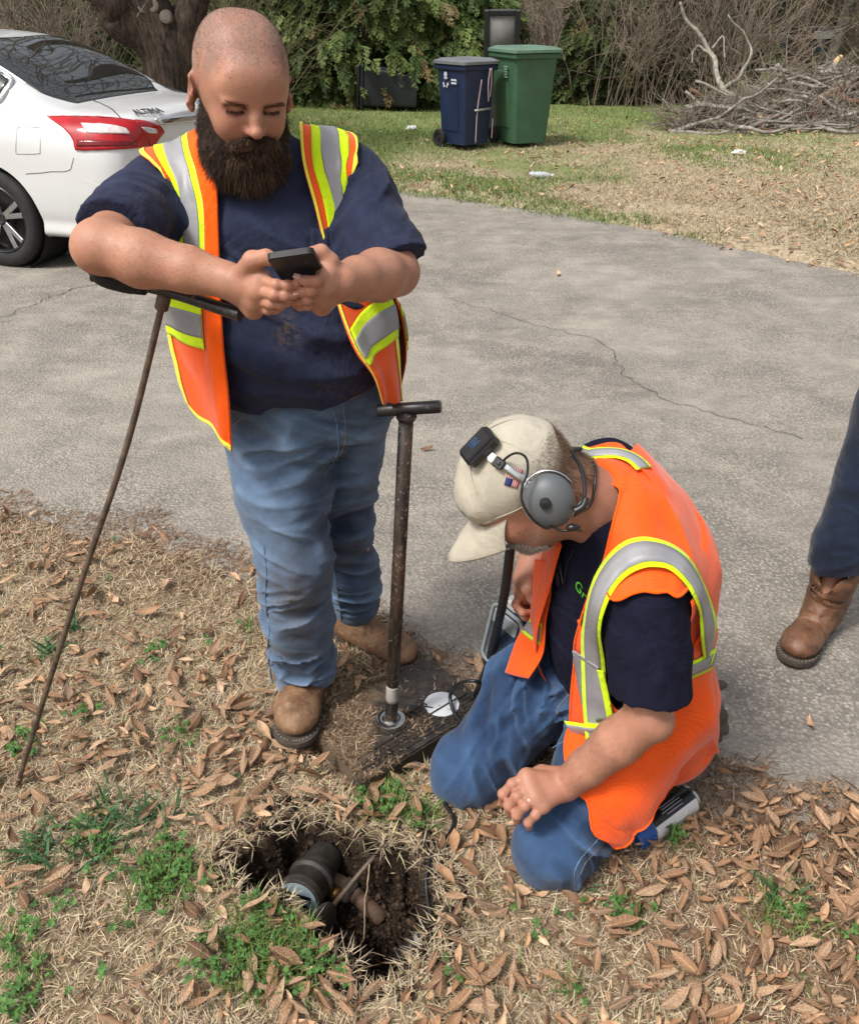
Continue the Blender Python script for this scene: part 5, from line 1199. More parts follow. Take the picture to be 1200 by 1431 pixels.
# ---- cap
CAP_M = cloth('khaki_cap_cotton', (.40, .365, .295), .10, 900, 30, .1)
CAPS = SDF().frame(HM2, HC2); CAPS.ell((0, -.006, .010), (.0885, .1080, .0905), k=.02); CAPS.ell((0, .074, .016), (.062, .034, .040), k=.03)
def capcut(P):
    L = (P-HC2)@HM2; return (-.012+.24*(L[:, 1]-.09)-.02*np.maximum(0, -.04-L[:, 1])*0)-L[:, 2]
CAPS.frame(); CAPS.fn(capcut, HC2, .5, k=.003, op='i')
CAPS.frame(HM2, HC2).ell((0, -.110, -.020), (.034, .035, .034), k=.006, op='s').frame()
CAPS.disp(lumps(18, .0022, 71, 2)); CAPS.disp(folds(HC2+HM2@np.array([-.05, .06, .02]), HM2@np.array([0, 1, .5]), 130, .0016, .06, 72))
V, F = CAPS.mesh(.0026); cap2 = obj('cap', V, F, CAP_M, man2); cap2['label'] = 'beige baseball cap with green lettering and a flag patch'
CS = SDF().frame(HM2, HC2).ell((0, -.006, .010), (.0885, .1080, .0905), k=.02).ell((0, .074, .016), (.062, .034, .040), k=.03).frame()
an = np.linspace(-1, 1, 25)*R0(54); rr = np.linspace(-.22, 1, 12); AN, RR = np.meshgrid(an, rr)
bx = .0860*np.sin(AN)*(1-.02*RR); by = -.004+.104*np.cos(AN)+RR*.106*np.cos(AN*1.22)**1.15; b0 = -.004+.104*np.cos(AN); bz = -.010+.24*(b0-.09)-.010*np.sin(AN)**2-RR*(.010+.026*np.sin(AN)**2)-.014*RR**2
P = HC2+np.stack([bx, by, bz-.004], -1).reshape(-1, 3)@HM2.T
nn = np.tile(HM2[:, 2], (len(P), 1)); sheet('brim', P, AN.shape, nn, CAP_M, cap2, .0032)
m = MB(); q = HC2+HM2@np.array([0, -.006, .0998]); m.lathe([(.008, 0), (.0075, .003), (.004, .005), (.0005, .0055)], q, HM2[:, 2], 12); m.build('cap_button', CAP_M, cap2)
for az_ in (35, 90, 145, 215, 270, 325):        # panel seams
    a = R0(az_); ph_ = np.linspace(R0(4), R0(86), 22); P = HC2+np.stack([np.cos(a)*.0893*np.sin(ph_), -.006+np.sin(a)*.1084*np.sin(ph_), .010+.0909*np.cos(ph_)], 1)@HM2.T
    m = MB(); m.tube(P[capcut(P) < -.002], .0011, 5); m.build('panel_seam', CAP_M, cap2)
a = np.linspace(0, 6.283, 60); P = np.stack([.0872*np.cos(a), -.004+.108*np.sin(a)], 1); ok = np.abs(((a-4.712)+3.14159) % 6.283-3.14159) > .36; P = HC2+np.c_[P, -.003+.24*(P[:, 1]-.09)][ok][np.argsort((a[ok]-4.712) % 6.283)]@HM2.T
m = MB(); m.tube(CS.out(P, .0005, True), .0010, 5); m.build('sweatband_seam', CAP_M, cap2)
def curved(sdf, off): return lambda P, V, R: sdf.out(P, off, True, 3)+np.outer(V[:, 2], R[:, 2])
def frame_at(sdf, u, v, right):
    p = sdf.hit([u], [v])[0][0]; n = sdf.grad(p[None])[0]; r_ = unit(np.asarray(right)-n*np.dot(right, n)); return p, np.stack([r_, np.cross(n, r_), n], 1)
GREEN_T = plain('green_embroidery', (.012, .20, .10), .6, var=.2, scale=300)
right2 = -HM2[:, 0]      # his left: reads left to right on the front of the cap
pF = HC2+HM2@np.array([-.012, .101, .030]); nF = CS.grad(CS.out(pF[None], 0, True))[0]; rF = unit(-HM2[:, 0]-nF*np.dot(-HM2[:, 0], nF)); RF = np.stack([rF, np.cross(nF, rF), nF], 1)
place_text('cap_lettering', 'Griffin', .030, RF, CS.out(pF[None], .0015, True)[0], GREEN_T, cap2, .0007, 1.1, lambda P, V, R: CAPS.out(P, .0009, True, 5))
# flag patch
pf, Rf = frame_at(CS, 717, 667, HM2[:, 1]*-.75+HM2[:, 2]*.42); red_m = plain('flag_red', (.42, .025, .035), .8); wht_m = plain('flag_white', (.62, .60, .57), .8); blu_m = plain('flag_blue', (.02, .03, .12), .8)
def onpatch(x0, x1, y0, y1, off, nm, mt, par, nx=6, ny=3):
    X, Y = np.meshgrid(np.linspace(x0, x1, nx), np.linspace(y0, y1, ny)); P = pf+np.stack([X, Y, X*0], -1).reshape(-1, 3)@Rf.T; P = CAPS.out(P, off, True, 4); return sheet(nm, P, X.shape, CS.grad(P), mt, par, .001)
fp = onpatch(-.017, .017, -.0115, .0115, .0022, 'flag_patch', wht_m, cap2, 8, 6)
for k in range(7): onpatch(-.017, .017, -.0115+k*.0035, -.0115+k*.0035+.0018, .0027, 'stripe', red_m, fp)
onpatch(-.017, -.003, -.0010, .0115, .0032, 'canton', blu_m, fp)
# ---- vest
vest2 = empty('vest', (.45, 1.5, .6), parent=man2); vest2['label'] = 'orange mesh safety vest with silver tape edged in lime'
VS = SDF(); VS.p = list(T2.p); VS.frame(M2, HIP2)
VS.loft([(-.22, 0, .06, .205, .14, .15), (-.10, 0, .04, .205, .15, .155), (.06, 0, 0, .205, .18, .155), (.22, 0, .0, .195, .175, .16), (.36, 0, .0, .18, .13, .16), (.45, 0, -.01, .14, .10, .13)], k=.04); VS.frame()
rows = [[(803, 632), (818, 625), (834, 620), (850, 618), (866, 621), (880, 630)], [(836, 650), (848, 643), (862, 639), (876, 640), (888, 645), (897, 655)], [(864, 684), (884, 680), (902, 681), (918, 687), (930, 697), (941, 714)],
 [(857, 728), (884, 725), (910, 731), (932, 741), (950, 756), (966, 780)], [(838, 790), (868, 785), (900, 787), (932, 796), (958, 812), (981, 832)], [(817, 850), (850, 846), (885, 846), (922, 852), (958, 862), (990, 875)],
 [(803, 905), (842, 905), (882, 905), (922, 905), (960, 908), (995, 912)], [(798, 965), (838, 968), (880, 970), (922, 970), (962, 968), (997, 965)], [(796, 1030), (838, 1034), (880, 1034), (922, 1030), (960, 1022), (994, 1012)],
 [(806, 1090), (845, 1098), (884, 1092), (920, 1078), (954, 1062), (986, 1042)], [(862, 1163), (880, 1156), (900, 1140), (924, 1112), (950, 1088), (980, 1070)]]
VD = SDF(); VD.p = list(VS.p); VD.chain([HP_L+[0, 0, .02], lerp(HP_L, KN_L, .62)+[.02, .02, .02]], [.122, .105], k=.05)
net = netY(VD, rows, .015); vd_ = net[:, -1]-np.array([0, 0, CAM_H]); vd_ /= np.linalg.norm(vd_, axis=1)[:, None]; x1_ = VS.out(net[:, -1]+vd_*.07, .015, True, 5); x2_ = VS.out(x1_+vd_*.08, .015, True, 5); x1_[-1, 2] = net[-1, -1, 2]; x2_[-1, 2] = net[-1, -1, 2]; net = np.concatenate([net, x1_[:, None], x2_[:, None]], 1)
def rip2(o, seed=43):
    def f(P, n, S, T):
        w = sstep(.55, .95, T); g = VS.grad(P)
        P = P+g*((.0025+.010*w)*np.sin(S*10+2.5*noise(P, 6, seed))+.002*noise(P, 24, seed+1)+.004*np.sin(T*26+4*noise(P, 5, 7))*(1-w)*sstep(.2, .4, T))[:, None]
        d = J2.ev(P); P = P+J2.grad(P)*np.clip(.017-d, 0, .09)[:, None]
        d = S2.ev(P); g = S2.grad(P); P = P+g*np.clip(.009-d, 0, .07)[:, None]*sstep(.62, .5, T)[:, None]; d = T2.ev(P); g = T2.grad(P); return P+g*np.clip(.010-d, 0, .04)[:, None]+g*o
    return f
net = drape(net, 118, 150, rip2(0), 4)
ha, hb = S_L2+(E_L2-S_L2)*.16, S_L2+(E_L2-S_L2)*1.3
def armhole(P):
    ab = hb-ha; tt = np.clip((P-ha)@ab/(ab@ab), 0, 1); return np.linalg.norm(P-ha-tt[:, None]*ab, axis=1)-(.119-.008*tt)
def armgrad(P): return np.stack([armhole(P+np.eye(3)[i]*.001)-armhole(P-np.eye(3)[i]*.001) for i in range(3)], 1)/.002
gs = net.shape[:2]; P = net.reshape(-1, 3).copy(); H = armhole(P); rowT = np.repeat(np.linspace(0, 1, gs[0]), gs[1]); H = np.where(rowT > .74, np.maximum(H, .01), H); Fp = strip_grid(gs); ins = H < 0; Fk = Fp[~ins[Fp].all(1)]; mv = ins & np.isin(np.arange(len(P)), Fk.ravel())
for _ in range(4): P[mv] += armgrad(P[mv])*(-armhole(P[mv]))[:, None]*.9
n0 = VS.grad(P); Q = P-n0*.0022; m_ = len(P); pan2 = obj('side_panel', np.vstack([P, Q]), np.vstack([Fk, Fk[:, ::-1]+m_]), ORANGE_M, vest2)
bv = P[mv]; axh = unit(hb-ha); e1 = unit(np.cross(axh, (0, 1, .2))); e2 = np.cross(axh, e1); rel = bv-ha; an_ = np.arctan2(rel@e2, rel@e1); o_ = np.argsort(an_); bv = bv[o_]; an_ = an_[o_]
gap = np.argmax(np.diff(np.r_[an_, an_[0]+6.283])); bv = np.roll(bv, -(gap+1), 0)
for _ in range(10): bv[1:-1] = (bv[:-2]+2*bv[1:-1]+bv[2:])/4
m = MB(); m.tube(bv[::2], .0034, 8); m.build('armhole_binding', ORANGE2_M, pan2)
ed = np.vstack([net[12:, 0], net[-1, 1:]]); m = MB(); m.tube(ed, .0026, 6); m.build('edge_binding', ORANGE2_M, pan2)
# grid coordinates of a photograph pixel on the panel
GP = net[:, :84].reshape(-1, 3); GUV, _ = PX(GP); GN = VS.grad(GP)
def on2(uv, off, n=60):
    q = spline(np.array(uv, float), n); out = []; nn_ = []
    for a in q:
        d = ((GUV-a)**2).sum(1); i = np.argsort(d)[:6]; w_ = 1/(d[i]+.5); out.append((GP[i]*w_[:, None]).sum(0)/w_.sum()); nn_.append(unit((GN[i]*w_[:, None]).sum(0)))
    out = np.array(out); nn_ = np.array(nn_)
    for _ in range(3): out[1:-1] = (out[:-2]+2*out[1:-1]+out[2:])/4; nn_[1:-1] = (nn_[:-2]+2*nn_[1:-1]+nn_[2:])/4
    nn_ /= np.linalg.norm(nn_, axis=1)[:, None]; return out+nn_*off, nn_
def tape2(uv, w_l, w_s, par=pan2, n=70, o=.007):
    C, N = on2(uv, o, n); ribbon('lime_tape', C, N, w_l, LIME_M, par, .0015); C, N = on2(uv, o+.0022, n); ribbon('silver_tape', C, N, w_s, SILVER_M, par, .0015)
arm = [(836, 1040), (832, 985), (831, 930), (830, 885), (836, 845), (850, 811), (872, 785), (897, 774), (925, 777), (948, 790), (965, 812), (979, 845), (986, 880), (986, 915)]
tape2(arm, np.interp(np.linspace(0, 1, 90), [0, .3, .5, .8, 1], [.050, .052, .064, .052, .048]), np.interp(np.linspace(0, 1, 90), [0, .3, .5, .8, 1], [.032, .034, .043, .033, .030]), n=90)
tape2([(806, 642), (832, 637), (862, 637), (884, 645), (898, 658)], .036, .022)
tape2([(935, 940), (955, 935), (975, 927), (993, 918)], .050, .030, o=.0095)
tape2([(800, 1014), (812, 1016), (826, 1018), (842, 1019)], .050, .032, o=.0095)
# chest pocket with a silver face
pk = np.array([[(803, 906), (820, 917), (838, 929)], [(810, 950), (827, 957), (845, 965)], [(820, 1003), (836, 1004), (853, 1003)]], float)
A, Bq = np.meshgrid(np.linspace(0, 1, 10), np.linspace(0, 1, 14)); Q = surf(np.concatenate([pk, np.zeros((3, 3, 1))], 2), A, Bq)[..., :2].reshape(-1, 2)
def lay(Q, off):
    out = []; nn_ = []
    for a in Q:
        d = ((GUV-a)**2).sum(1); i = np.argsort(d)[:8]; w_ = 1/(d[i]+2); out.append((GP[i]*w_[:, None]).sum(0)/w_.sum()); nn_.append(unit(GN[i].mean(0)))
    return np.array(out)+np.array(nn_)*off, np.array(nn_)
P, n_ = lay(Q, .0095); pocket = sheet('chest_pocket', P, A.shape, n_, SILVER_M, pan2, .0025)
C, N = on2([(806, 907), (820, 917), (838, 929)], .0112); ribbon('pocket_hem', C, N, .007, SILVER_M, pocket, .0015)
C, N = on2([(841, 932), (848, 966), (855, 1006)], .0112); ribbon('lime_tape', C, N, .013, LIME_M, pocket, .0015)
C, N = on2([(822, 1006), (838, 1008), (856, 1006)], .0112); ribbon('lime_tape', C, N, .010, LIME_M, pocket, .0015)
# far front panel and the far back
rows = [[(748, 782, 1.50), (757, 782, 1.47), (768, 782, 1.44)], [(745, 830, 1.50), (757, 830, 1.465), (769, 828, 1.44)], [(742, 862, 1.50), (752, 866, 1.465), (762, 868, 1.44)], [(724, 890, 1.50), (741, 902, 1.46), (758, 914, 1.435)], [(706, 940, 1.50), (722, 945, 1.465), (738, 948, 1.435)]]
netf = netY(VS, rows); pf2 = patch('front_panel', netf, ORANGE_M, vest2, ns=16, nt=40, flip=False)
for (t0, t1, m_, nm_, o) in ((.52, .70, LIME_M, 'lime_tape', .002), (.555, .665, SILVER_M, 'silver_tape', .004)): patch(nm_, netf, m_, pf2, .05, .85, t0, t1, 8, 8, off=o+.001, thick=.0015, flip=True); 
th = np.linspace(R0(-78), R0(185), 70); zs = np.linspace(-.20, .455, 44); TH, ZZ = np.meshgrid(th, zs)
P = np.stack([-.22*np.sin(TH-R0(0))*1.0, .20*np.cos(TH)*1.0, ZZ], -1).reshape(-1, 3); P = HIP2+np.stack([-.22*np.sin(TH), .19*np.cos(TH), ZZ], -1).reshape(-1, 3)@M2.T; P = VS.out(P, .013, True, 3); sheet('far_side_panel', P, TH.shape, VS.grad(P), ORANGE_M, vest2)
m = MB(); m.tube(surf(netf, np.full(40, .985), np.linspace(0, 1, 40))+[0, -.002, .001], .0022, 6); m.build('zip_edge', ORANGE2_M, pf2)
# green lettering on the shirt
GRN2 = plain('green_print', (.10, .50, .02), .6, var=.1)
pg, Rg = frame_at(S2, 822, 838, (.62, -.62, -.25))
place_text('shirt_lettering', 'Griffin', .034, Rg, pg, GRN2, tee2, .0005, 1.0, lambda P, V, R: S2.out(P, .0015, True, 3))
# ---- glove in the back pocket
GLV_M = plain('grey_work_glove', (.085, .072, .055), .8, var=.3, scale=40, bump=.5)
gl = SDF(); g0 = W(990, 975, 1.52); 
gl.box(W(992, 1000, 1.52), (.022, .02, .045), .012, k=.01)
for (a, b, c, y) in [((1000, 985), (1008, 1000), (1013, 1022), 1.515), ((997, 990), (1002, 1015), (1004, 1032), 1.51), ((990, 995), (993, 1020), (994, 1036), 1.505), ((985, 995), (986, 1020), (987, 1040), 1.515)]: gl.chain([W(*a, y), W(*b, y), W(*c, y)], [.014, .013, .0115], .006)
gl.chain([W(993, 962, 1.52), W(1002, 958, 1.52), W(1010, 957, 1.52)], [.012, .011, .0095], .01)
gl.disp(lumps(45, .003, 81, 2)); V, F = gl.mesh(.003); o = obj('work_glove', V, F, GLV_M, origin=g0); tag(o, 'dark grey work glove tucked behind the kneeling man', 'glove')
# ---- headset
hs = empty('headset', HC2, 'grey ear cup headset with black receiver box over the beige cap', 'headset')
side = -HM2[:, 0]; ec = W(767, 697, 1.268); ea = unit(side+.25*HM2[:, 2]+np.array([0, -.12, .10])); eu = unit(HM2[:, 2]*.9-HM2[:, 1]*.5); eu = unit(eu-ea*np.dot(eu, ea)); er = np.cross(eu, ea); ER = np.stack([er, eu, ea], 1)
GRY_M = plain('grey_plastic_shell', (.092, .100, .106), .42, var=.06, scale=12, bump=.05); BKP_M = plain('black_plastic', (.011, .011, .012), .38, var=.15, bump=.06); MET_M = plain('brushed_steel', (.55, .55, .55), .25, var=.12, metal=1.0)
def cup(c, R, par):
    s = SDF().frame(R, c); s.ell((0, 0, .010), (.0400, .0445, .026), k=.01); s.ell((0, -.004, .006), (.0425, .0460, .018), k=.012); s.frame()
    s.fn(lambda P: -((P-c)@R[:, 2]+.004), c, .1, k=.006, op='i'); V, F = s.mesh(.0022); o = obj('ear_cup', V, F, GRY_M, par)
    m = MB(); m.lathe([(.037, -.030), (.042, -.026), (.043, -.010), (.041, -.003), (.036, -.002)], c, R[:, 2], 28); m.build('ear_cushion', BKP_M, o)
    m = MB(); m.lathe([(.0095, .030), (.0098, .040), (.0085, .043), (.003, .044), (.0028, .042)], c+R@np.array([-.006, .003, 0]), R[:, 2], 18); m.build('knob', BKP_M, o, auto=40)
    m = MB(); a = np.linspace(R0(20), R0(330), 30); m.tube(c+np.stack([.0465*np.cos(a), .050*np.sin(a), a*0+.002], 1)@R.T, .0018, 6); m.build('wire_yoke', MET_M, o); return o
cup(ec, ER, hs); ec2 = HC2+HM2@np.array([.10, -.012, -.042]); cup(ec2, np.stack([HM2[:, 1]*-1, HM2[:, 2], HM2[:, 0]], 1)*np.array([[1, 1, 1]]) if False else np.stack([HM2[:, 1], HM2[:, 2], np.cross(HM2[:, 1], HM2[:, 2])], 1), hs)
# receiver box on the front of the cap
bp, Rb = frame_at(CS, 676, 629, W(694, 647, 1.3)-W(660, 612, 1.33)); bp = bp+Rb[:, 2]*.014
m = MB(); m.box(bp, (.021, .034, .013), Rb, .006); m.box(bp+Rb@np.array([0, 0, .012]), (.017, .030, .004), Rb, .003); m.build('receiver_box', BKP_M, hs, smooth=False)
m = MB(); m.box(bp+Rb@np.array([-.004, -.002, -.004]), (.024, .018, .006), Rb, .003); m.build('mounting_plate', BKP_M, hs, smooth=False)
blt = plain('faint_blue_print', (.03, .10, .22), .6)
for k in range(4):
    m = MB(); m.box(bp+Rb@np.array([-.008+.004*k, -.002+.002*(k % 2), .0163]), (.0007, .012-.002*(k % 3), .0003), Rb); m.build('printed_line', blt, hs)
strap = [bp-Rb[:, 2]*.006+Rb[:, 0]*.014, CS.hit([706], [652], .006)[0][0], CS.hit([722], [664], .008)[0][0], CS.hit([738], [674], .012)[0][0], ec+ER@np.array([-.036, .028, .006])]
C = spline(strap, 40); N = CS.grad(C); ribbon('headband', C, N, .013, MET_M, hs, .0018); 
m = MB(); q, Rq = frame_at(CS, 699, 648, C[14]-C[8]); m.box(q+Rq[:, 2]*.009, (.010, .009, .004), Rq, .002); m.lathe([(.0035, .004), (.0035, .0065), (.002, .007)], q+Rq[:, 2]*.009, Rq[:, 2], 10); m.build('clamp', BKP_M, hs, smooth=False)
m = MB(); q, Rq = frame_at(CS, 690, 641, C[14]-C[8]); m.box(q+Rq[:, 2]*.0085, (.006, .008, .003), Rq, .0015); m.build('adjuster', plain('white_metal_block', (.62, .62, .60), .35), hs, smooth=False)
lead = [CS.hit([699], [652], .008)[0][0], CS.hit([707], [640], .014)[0][0], W(722, 633, 1.262), W(735, 640, 1.255), W(737, 660, 1.245), W(729, 682, 1.235), W(730, 703, 1.225), W(744, 725, 1.222), W(762, 738, 1.225), W(772, 735, 1.235)]
m = MB(); m.tube(spline(lead, 60), .0022, 8); m.build('coiled_lead', BKP_M, hs)
nb_ = [ec+ER@np.array([.03, -.030, -.004]), W(806, 708, 1.235), W(817, 690, 1.25), W(812, 655, 1.30), W(800, 632, 1.36), HC2+HM2@np.array([0, -.118, -.05]), ec2+HM2@np.array([.0, -.03, 0])]
m = MB(); m.tube(spline(nb_, 50), [.0034]*50, 8); m.build('neckband', BKP_M, hs)
m = MB(); m.tube(spline([W(802, 715, 1.228), W(814, 708, 1.23), W(819, 696, 1.24)], 12), np.linspace(.0075, .0058, 12), 8); m.build('neckband_bracket', BKP_M, hs)
m = MB(); m.tube(spline([W(772, 736, 1.24), W(785, 742, 1.235), W(800, 740, 1.235), W(812, 742, 1.245)], 14), .0022, 8); m.tube(spline([W(792, 739, 1.236), W(800, 737, 1.234), W(811, 738, 1.236)], 8), [.004, .006, .007, .007, .007, .006, .005, .003], 8); m.build('boom_microphone', BKP_M, hs)
# cord and thin chain round his neck
m = MB(); nkc = [W(818, 742, 1.262), W(838, 725, 1.27), W(846, 700, 1.29), W(838, 672, 1.33), W(822, 652, 1.38)]; P = B2.out(spline(nkc, 40), .004, True, 4); m.tube(P, .0030, 8); o = m.build('neck_cord', BKP_M, man2)
m = MB(); nkc = [W(836, 735, 1.265), W(846, 716, 1.275), W(850, 692, 1.30), W(838, 662, 1.34)]; P = B2.out(spline(nkc, 60), .0015, True, 4); m.tube(P, .0012, 6); m.build('neck_chain', plain('gold_chain', (.75, .50, .16), .25, metal=1), man2)
# dark safety glasses hanging on a cord against the chest
sg_ = empty('safety_glasses', W(776, 800, 1.40), 'dark tinted safety glasses hanging on a cord at the kneeling chest', 'glasses')
m = MB(); 
for (u, v) in ((772, 795), (786, 806)):
    p, Rp = frame_at(S2, u, v, (.5, -.5, -.6)); mm = MB(); mm.prism([(.018*math.cos(a), .011*math.sin(a)*(1 if math.sin(a) > 0 else .8)) for a in np.linspace(0, 6.28, 17)[:-1]], Rp, p+Rp[:, 2]*.012, -.0015, .0015); mm.build('lens', plain('smoked_lens', (.02, .021, .026), .06), sg_, smooth=False)
m.tube(S2.out(spline([W(766, 786, 1.40), W(780, 800, 1.38), W(792, 815, 1.37)], 16), .013, True), .0018, 6); m.build('frame', BKP_M, sg_)
m = MB(); m.tube(S2.out(spline([W(760, 775, 1.42), W(768, 790, 1.40), W(785, 818, 1.38), W(797, 790, 1.38), W(800, 770, 1.37)], 40), .006, True), .0013, 6); m.build('cord', BKP_M, sg_)
# ================================================================== things on the lawn and in the hole
def Gz(u, v, z): return G(u, v, z)
# ---- meter box lid
LU = unit([.765, .645, 0]); LVv = np.array([-LU[1], LU[0], 0]); LA = np.array([-.152, 1.418, 0]); LC = LA+LU*.205+LVv*.128; LR = np.stack([LU, LVv, [0, 0, 1]], 1)
LZ = .056
lid = empty('meter_box_lid', LC+[0, 0, 0], 'muddy black meter box lid with raised lettering under the working boots', 'lid')
t = NT('black_plastic_lid'); gp = t.n('SeparateXYZ'); t.set(gp.inputs[0], t.tc.outputs['Object'])
msk = t.math('ADD', t.math('MULTIPLY', gp.outputs[0], -4.2), t.math('MULTIPLY', t.noise(18, 6, .7), 1.2)); msk = t.math('ADD', msk, t.math('MULTIPLY', gp.outputs[1], .6))
dm = t.ramp(msk, [(.74, 0), (1.05, 1)]); c = t.mix(t.ramp(t.noise(60, 5, .7), [(.4, 0), (.66, .5)]), (.013, .012, .012), (.085, .062, .045)); c = t.mix(dm, c, t.mix(t.noise(120, 5, .7), (.060, .042, .027), (.24, .17, .108)))
LID_M = t.done(c, t.ramp(dm, [(0, .5), (1, .95)]), t.bump(t.math('MULTIPLY', t.noise(150, 5, .7), dm), .8, .008), spec=.4)
def rrect(hx, hy, r, n=6): return [(math.cos(a)*r+sx*(hx-r), math.sin(a)*r+sy*(hy-r)) for sx, sy, a0 in ((1, 1, 0), (-1, 1, 90), (-1, -1, 180), (1, -1, 270)) for a in np.radians(np.linspace(a0, a0+90, n))]
m = MB(); m.prism(rrect(.205, .128, .035), LR, LC, -.01, LZ-.004); m.prism(rrect(.200, .123, .032), LR, LC, LZ-.0039, LZ); o = m.build('lid_plate', LID_M, lid, smooth=False)
m = MB(); m.box(LC+LR@np.array([.0, -.055, LZ+.0015]), (.185, .003, .002), LR); m.build('ridge', LID_M, lid, smooth=False)
m = MB()
for i in range(44):
    for j in range(4):
        x = -.185+i*.0085; y = -.068-j*.0115; m.box(LC+LR@np.array([x+(j % 2)*.004, y, LZ+.0012]), (.0032, .0042, .0015), LR@np.array(Matrix.Rotation(R0(35 if (i+j) % 2 else -35), 3, 'Z')))
m.build('tread_pattern', LID_M, lid, smooth=False)['kind'] = 'stuff'
place_text('raised_lettering', 'METER', .044, LR, LC+LR@np.array([.012, -.028, LZ]), LID_M, lid, .0040, 1.05)
wd = G(617, 985, LZ); m = MB(); m.lathe([(.053, -.004), (.053, .002), (.047, .003), (.0465, .0005)], wd, (0, 0, 1), 36); m.build('disc_rim', LID_M, lid, auto=50)
m = MB(); m.lathe([(.0465, 0), (.0465, .0024), (.0440, .0032), (.0001, .0032)], wd, (0, 0, 1), 36); m.build('white_disc', plain('white_disc_plastic', (.50, .52, .55), .45, var=.06), lid, auto=50)
# crumbs of dirt on the lid
r = np.random.default_rng(400); n = 5200; q = r.uniform(-1, 1, (n, 2))*[.2, .123]; m_ = r.random(n) < np.clip(.25-q[:, 0]*4.5+.9*noise(np.c_[q, q[:, 0]*0], 14, 401, 2)+q[:, 1]*2.0, .05, 1); q = q[m_]
P = LC+np.c_[q, np.full(len(q), LZ)]@LR.T; k = r.random(len(P)); c = lerp(np.array([[.09, .055, .033]]), np.array([[.40, .29, .19]]), (k**1.4)[:, None])
Vb, Fb, Cb = blades(P, r.uniform(.006, .026, len(P)), np.full(len(P), .92), r.uniform(.0008, .0026, len(P)), c, 402, .1); o = obj('dirt_crumbs', Vb, Fb, GRASS_M, lid, col=Cb); o['kind'] = 'stuff'
# ---- lid puller with magnet foot
pl = empty('lid_puller', G(546, 1014, LZ), 'upright rusty black T handle lid puller with shiny magnet foot on the lid', 'hand tool')
t = NT('rusty_black_steel'); f = t.noise(22, 6, .7, vec=t.map((1, 1, .25))); f2 = t.noise(120, 4, .6); c = t.mix(t.ramp(f, [(.42, 0), (.62, 1)]), (.016, .013, .012), (.105, .062, .038)); c = t.mix(t.ramp(f2, [(.60, 0), (.66, .8)]), c, (.30, .27, .24))
RUST_M = t.done(c, .5, t.bump(t.math('ADD', f2, f), .4, .002), metal=.2)
pb_ = G(546, 1012, LZ); ptop = W(568, 573, 1.635); ax = unit(ptop-pb_); m = MB(); m.tube([pb_+ax*.02, lerp(pb_, ptop, .5), ptop-ax*.006], .0158, 16); m.build('shaft', RUST_M, pl)
m = MB(); h0 = W(527, 574, 1.65); h1 = W(616, 568, 1.63); m.tube([h0, lerp(h0, h1, .03), lerp(h0, h1, .97), h1], [.0118, .0135, .0135, .0118], 16); m.build('cross_handle', BLK_M, pl, auto=50)
m = MB(); m.lathe([(.0165, -.012), (.021, -.006), (.0225, .0)], ptop-ax*.012, ax, 16); m.build('weld', RUST_M, pl)
CHR_M = plain('worn_chrome', (.52, .50, .46), .22, var=.25, metal=1.0)
m = MB(); m.lathe([(.036, 0), (.0395, .003), (.0395, .012), (.037, .019), (.030, .022), (.022, .020), (.019, .024), (.017, .032)], pb_, (0, 0, 1), 32); m.build('magnet_foot', CHR_M, pl, auto=40)
m = MB(); m.lathe([(.0163, .08), (.0166, .09), (.0166, .125), (.0163, .13)], pb_, ax, 14); m.build('tape_remnant', plain('worn_tape', (.30, .28, .25), .6, var=.4), pl)
# ---- water meter and plumbing down in the hole
mt = empty('water_meter', Gz(420, 1255, -.09), 'black pipe body water meter with pale dial in the muddy hole', 'water meter')
IRON_M = plain('muddy_black_iron', (.024, .020, .017), .6, var=.6, scale=26, bump=.6); a = Gz(416, 1259, -.045); b = Gz(450, 1205, -.075); ax = unit(b-a); 
m = MB(); m.lathe([(.047, 0), (.052, .003), (.053, .02), (.048, .026), (.047, .06), (.054, .066), (.054, .075), (.043, .08), (.041, .15)], a, ax, 30); m.build('body', IRON_M, mt, auto=40)
MR = axes(-ax, (0, 0, 1)); MR = np.stack([MR[:, 0], MR[:, 2], -ax], 1)
m = MB(); m.lathe([(.0455, -.004), (.0455, .001), (.042, .0025), (.0001, .0025)], a, -ax, 30); m.build('dial_plate', plain('pale_dial', (.20, .26, .29), .3, var=.2, scale=60), mt, auto=40)
for (x, y, w_, h_) in ((-.006, .014, .026, .006), (.002, -.012, .026, .007)):
    m = MB(); m.box(a+MR@np.array([x, y, .0030]), (w_, h_, .0012), MR); m.build('dial_window', plain('dark_glass', (.01, .012, .014), .1), mt, smooth=False)
fl = Gz(449, 1288, -.055); fx = unit([.55, .8, .1]); m = MB(); m.lathe([(.040, 0), (.042, .002), (.042, .006), (.039, .009), (.02, .011)], fl, np.cross(fx, [0, 0, 1])*1.0+np.array([0, 0, .2]), 26); m.build('dial_cover', IRON_M, mt, auto=40)
m = MB(); p_ = [Gz(455, 1226, -.10), Gz(480, 1240, -.105), Gz(500, 1254, -.115), Gz(535, 1285, -.15)]; m.tube(spline(p_, 20), [.022]*8+[.019]*12, 12); m.build('service_pipe', plain('rusty_pipe', (.085, .050, .032), .75, var=.5, scale=40, bump=.5), mt)
m = MB(); d_ = unit(p_[2]-p_[1]); m.lathe([(.028, 0), (.030, .003), (.030, .022), (.026, .028)], p_[1], d_, 6); m.build('coupling_nut', IRON_M, mt, auto=30)
m = MB(); m.lathe([(.016, 0), (.018, .012), (.016, .020)], Gz(463, 1246, -.095), unit(p_[1]-p_[0]), 12); m.build('brass_fitting', plain('dull_brass', (.26, .15, .05), .4, metal=.8), mt)
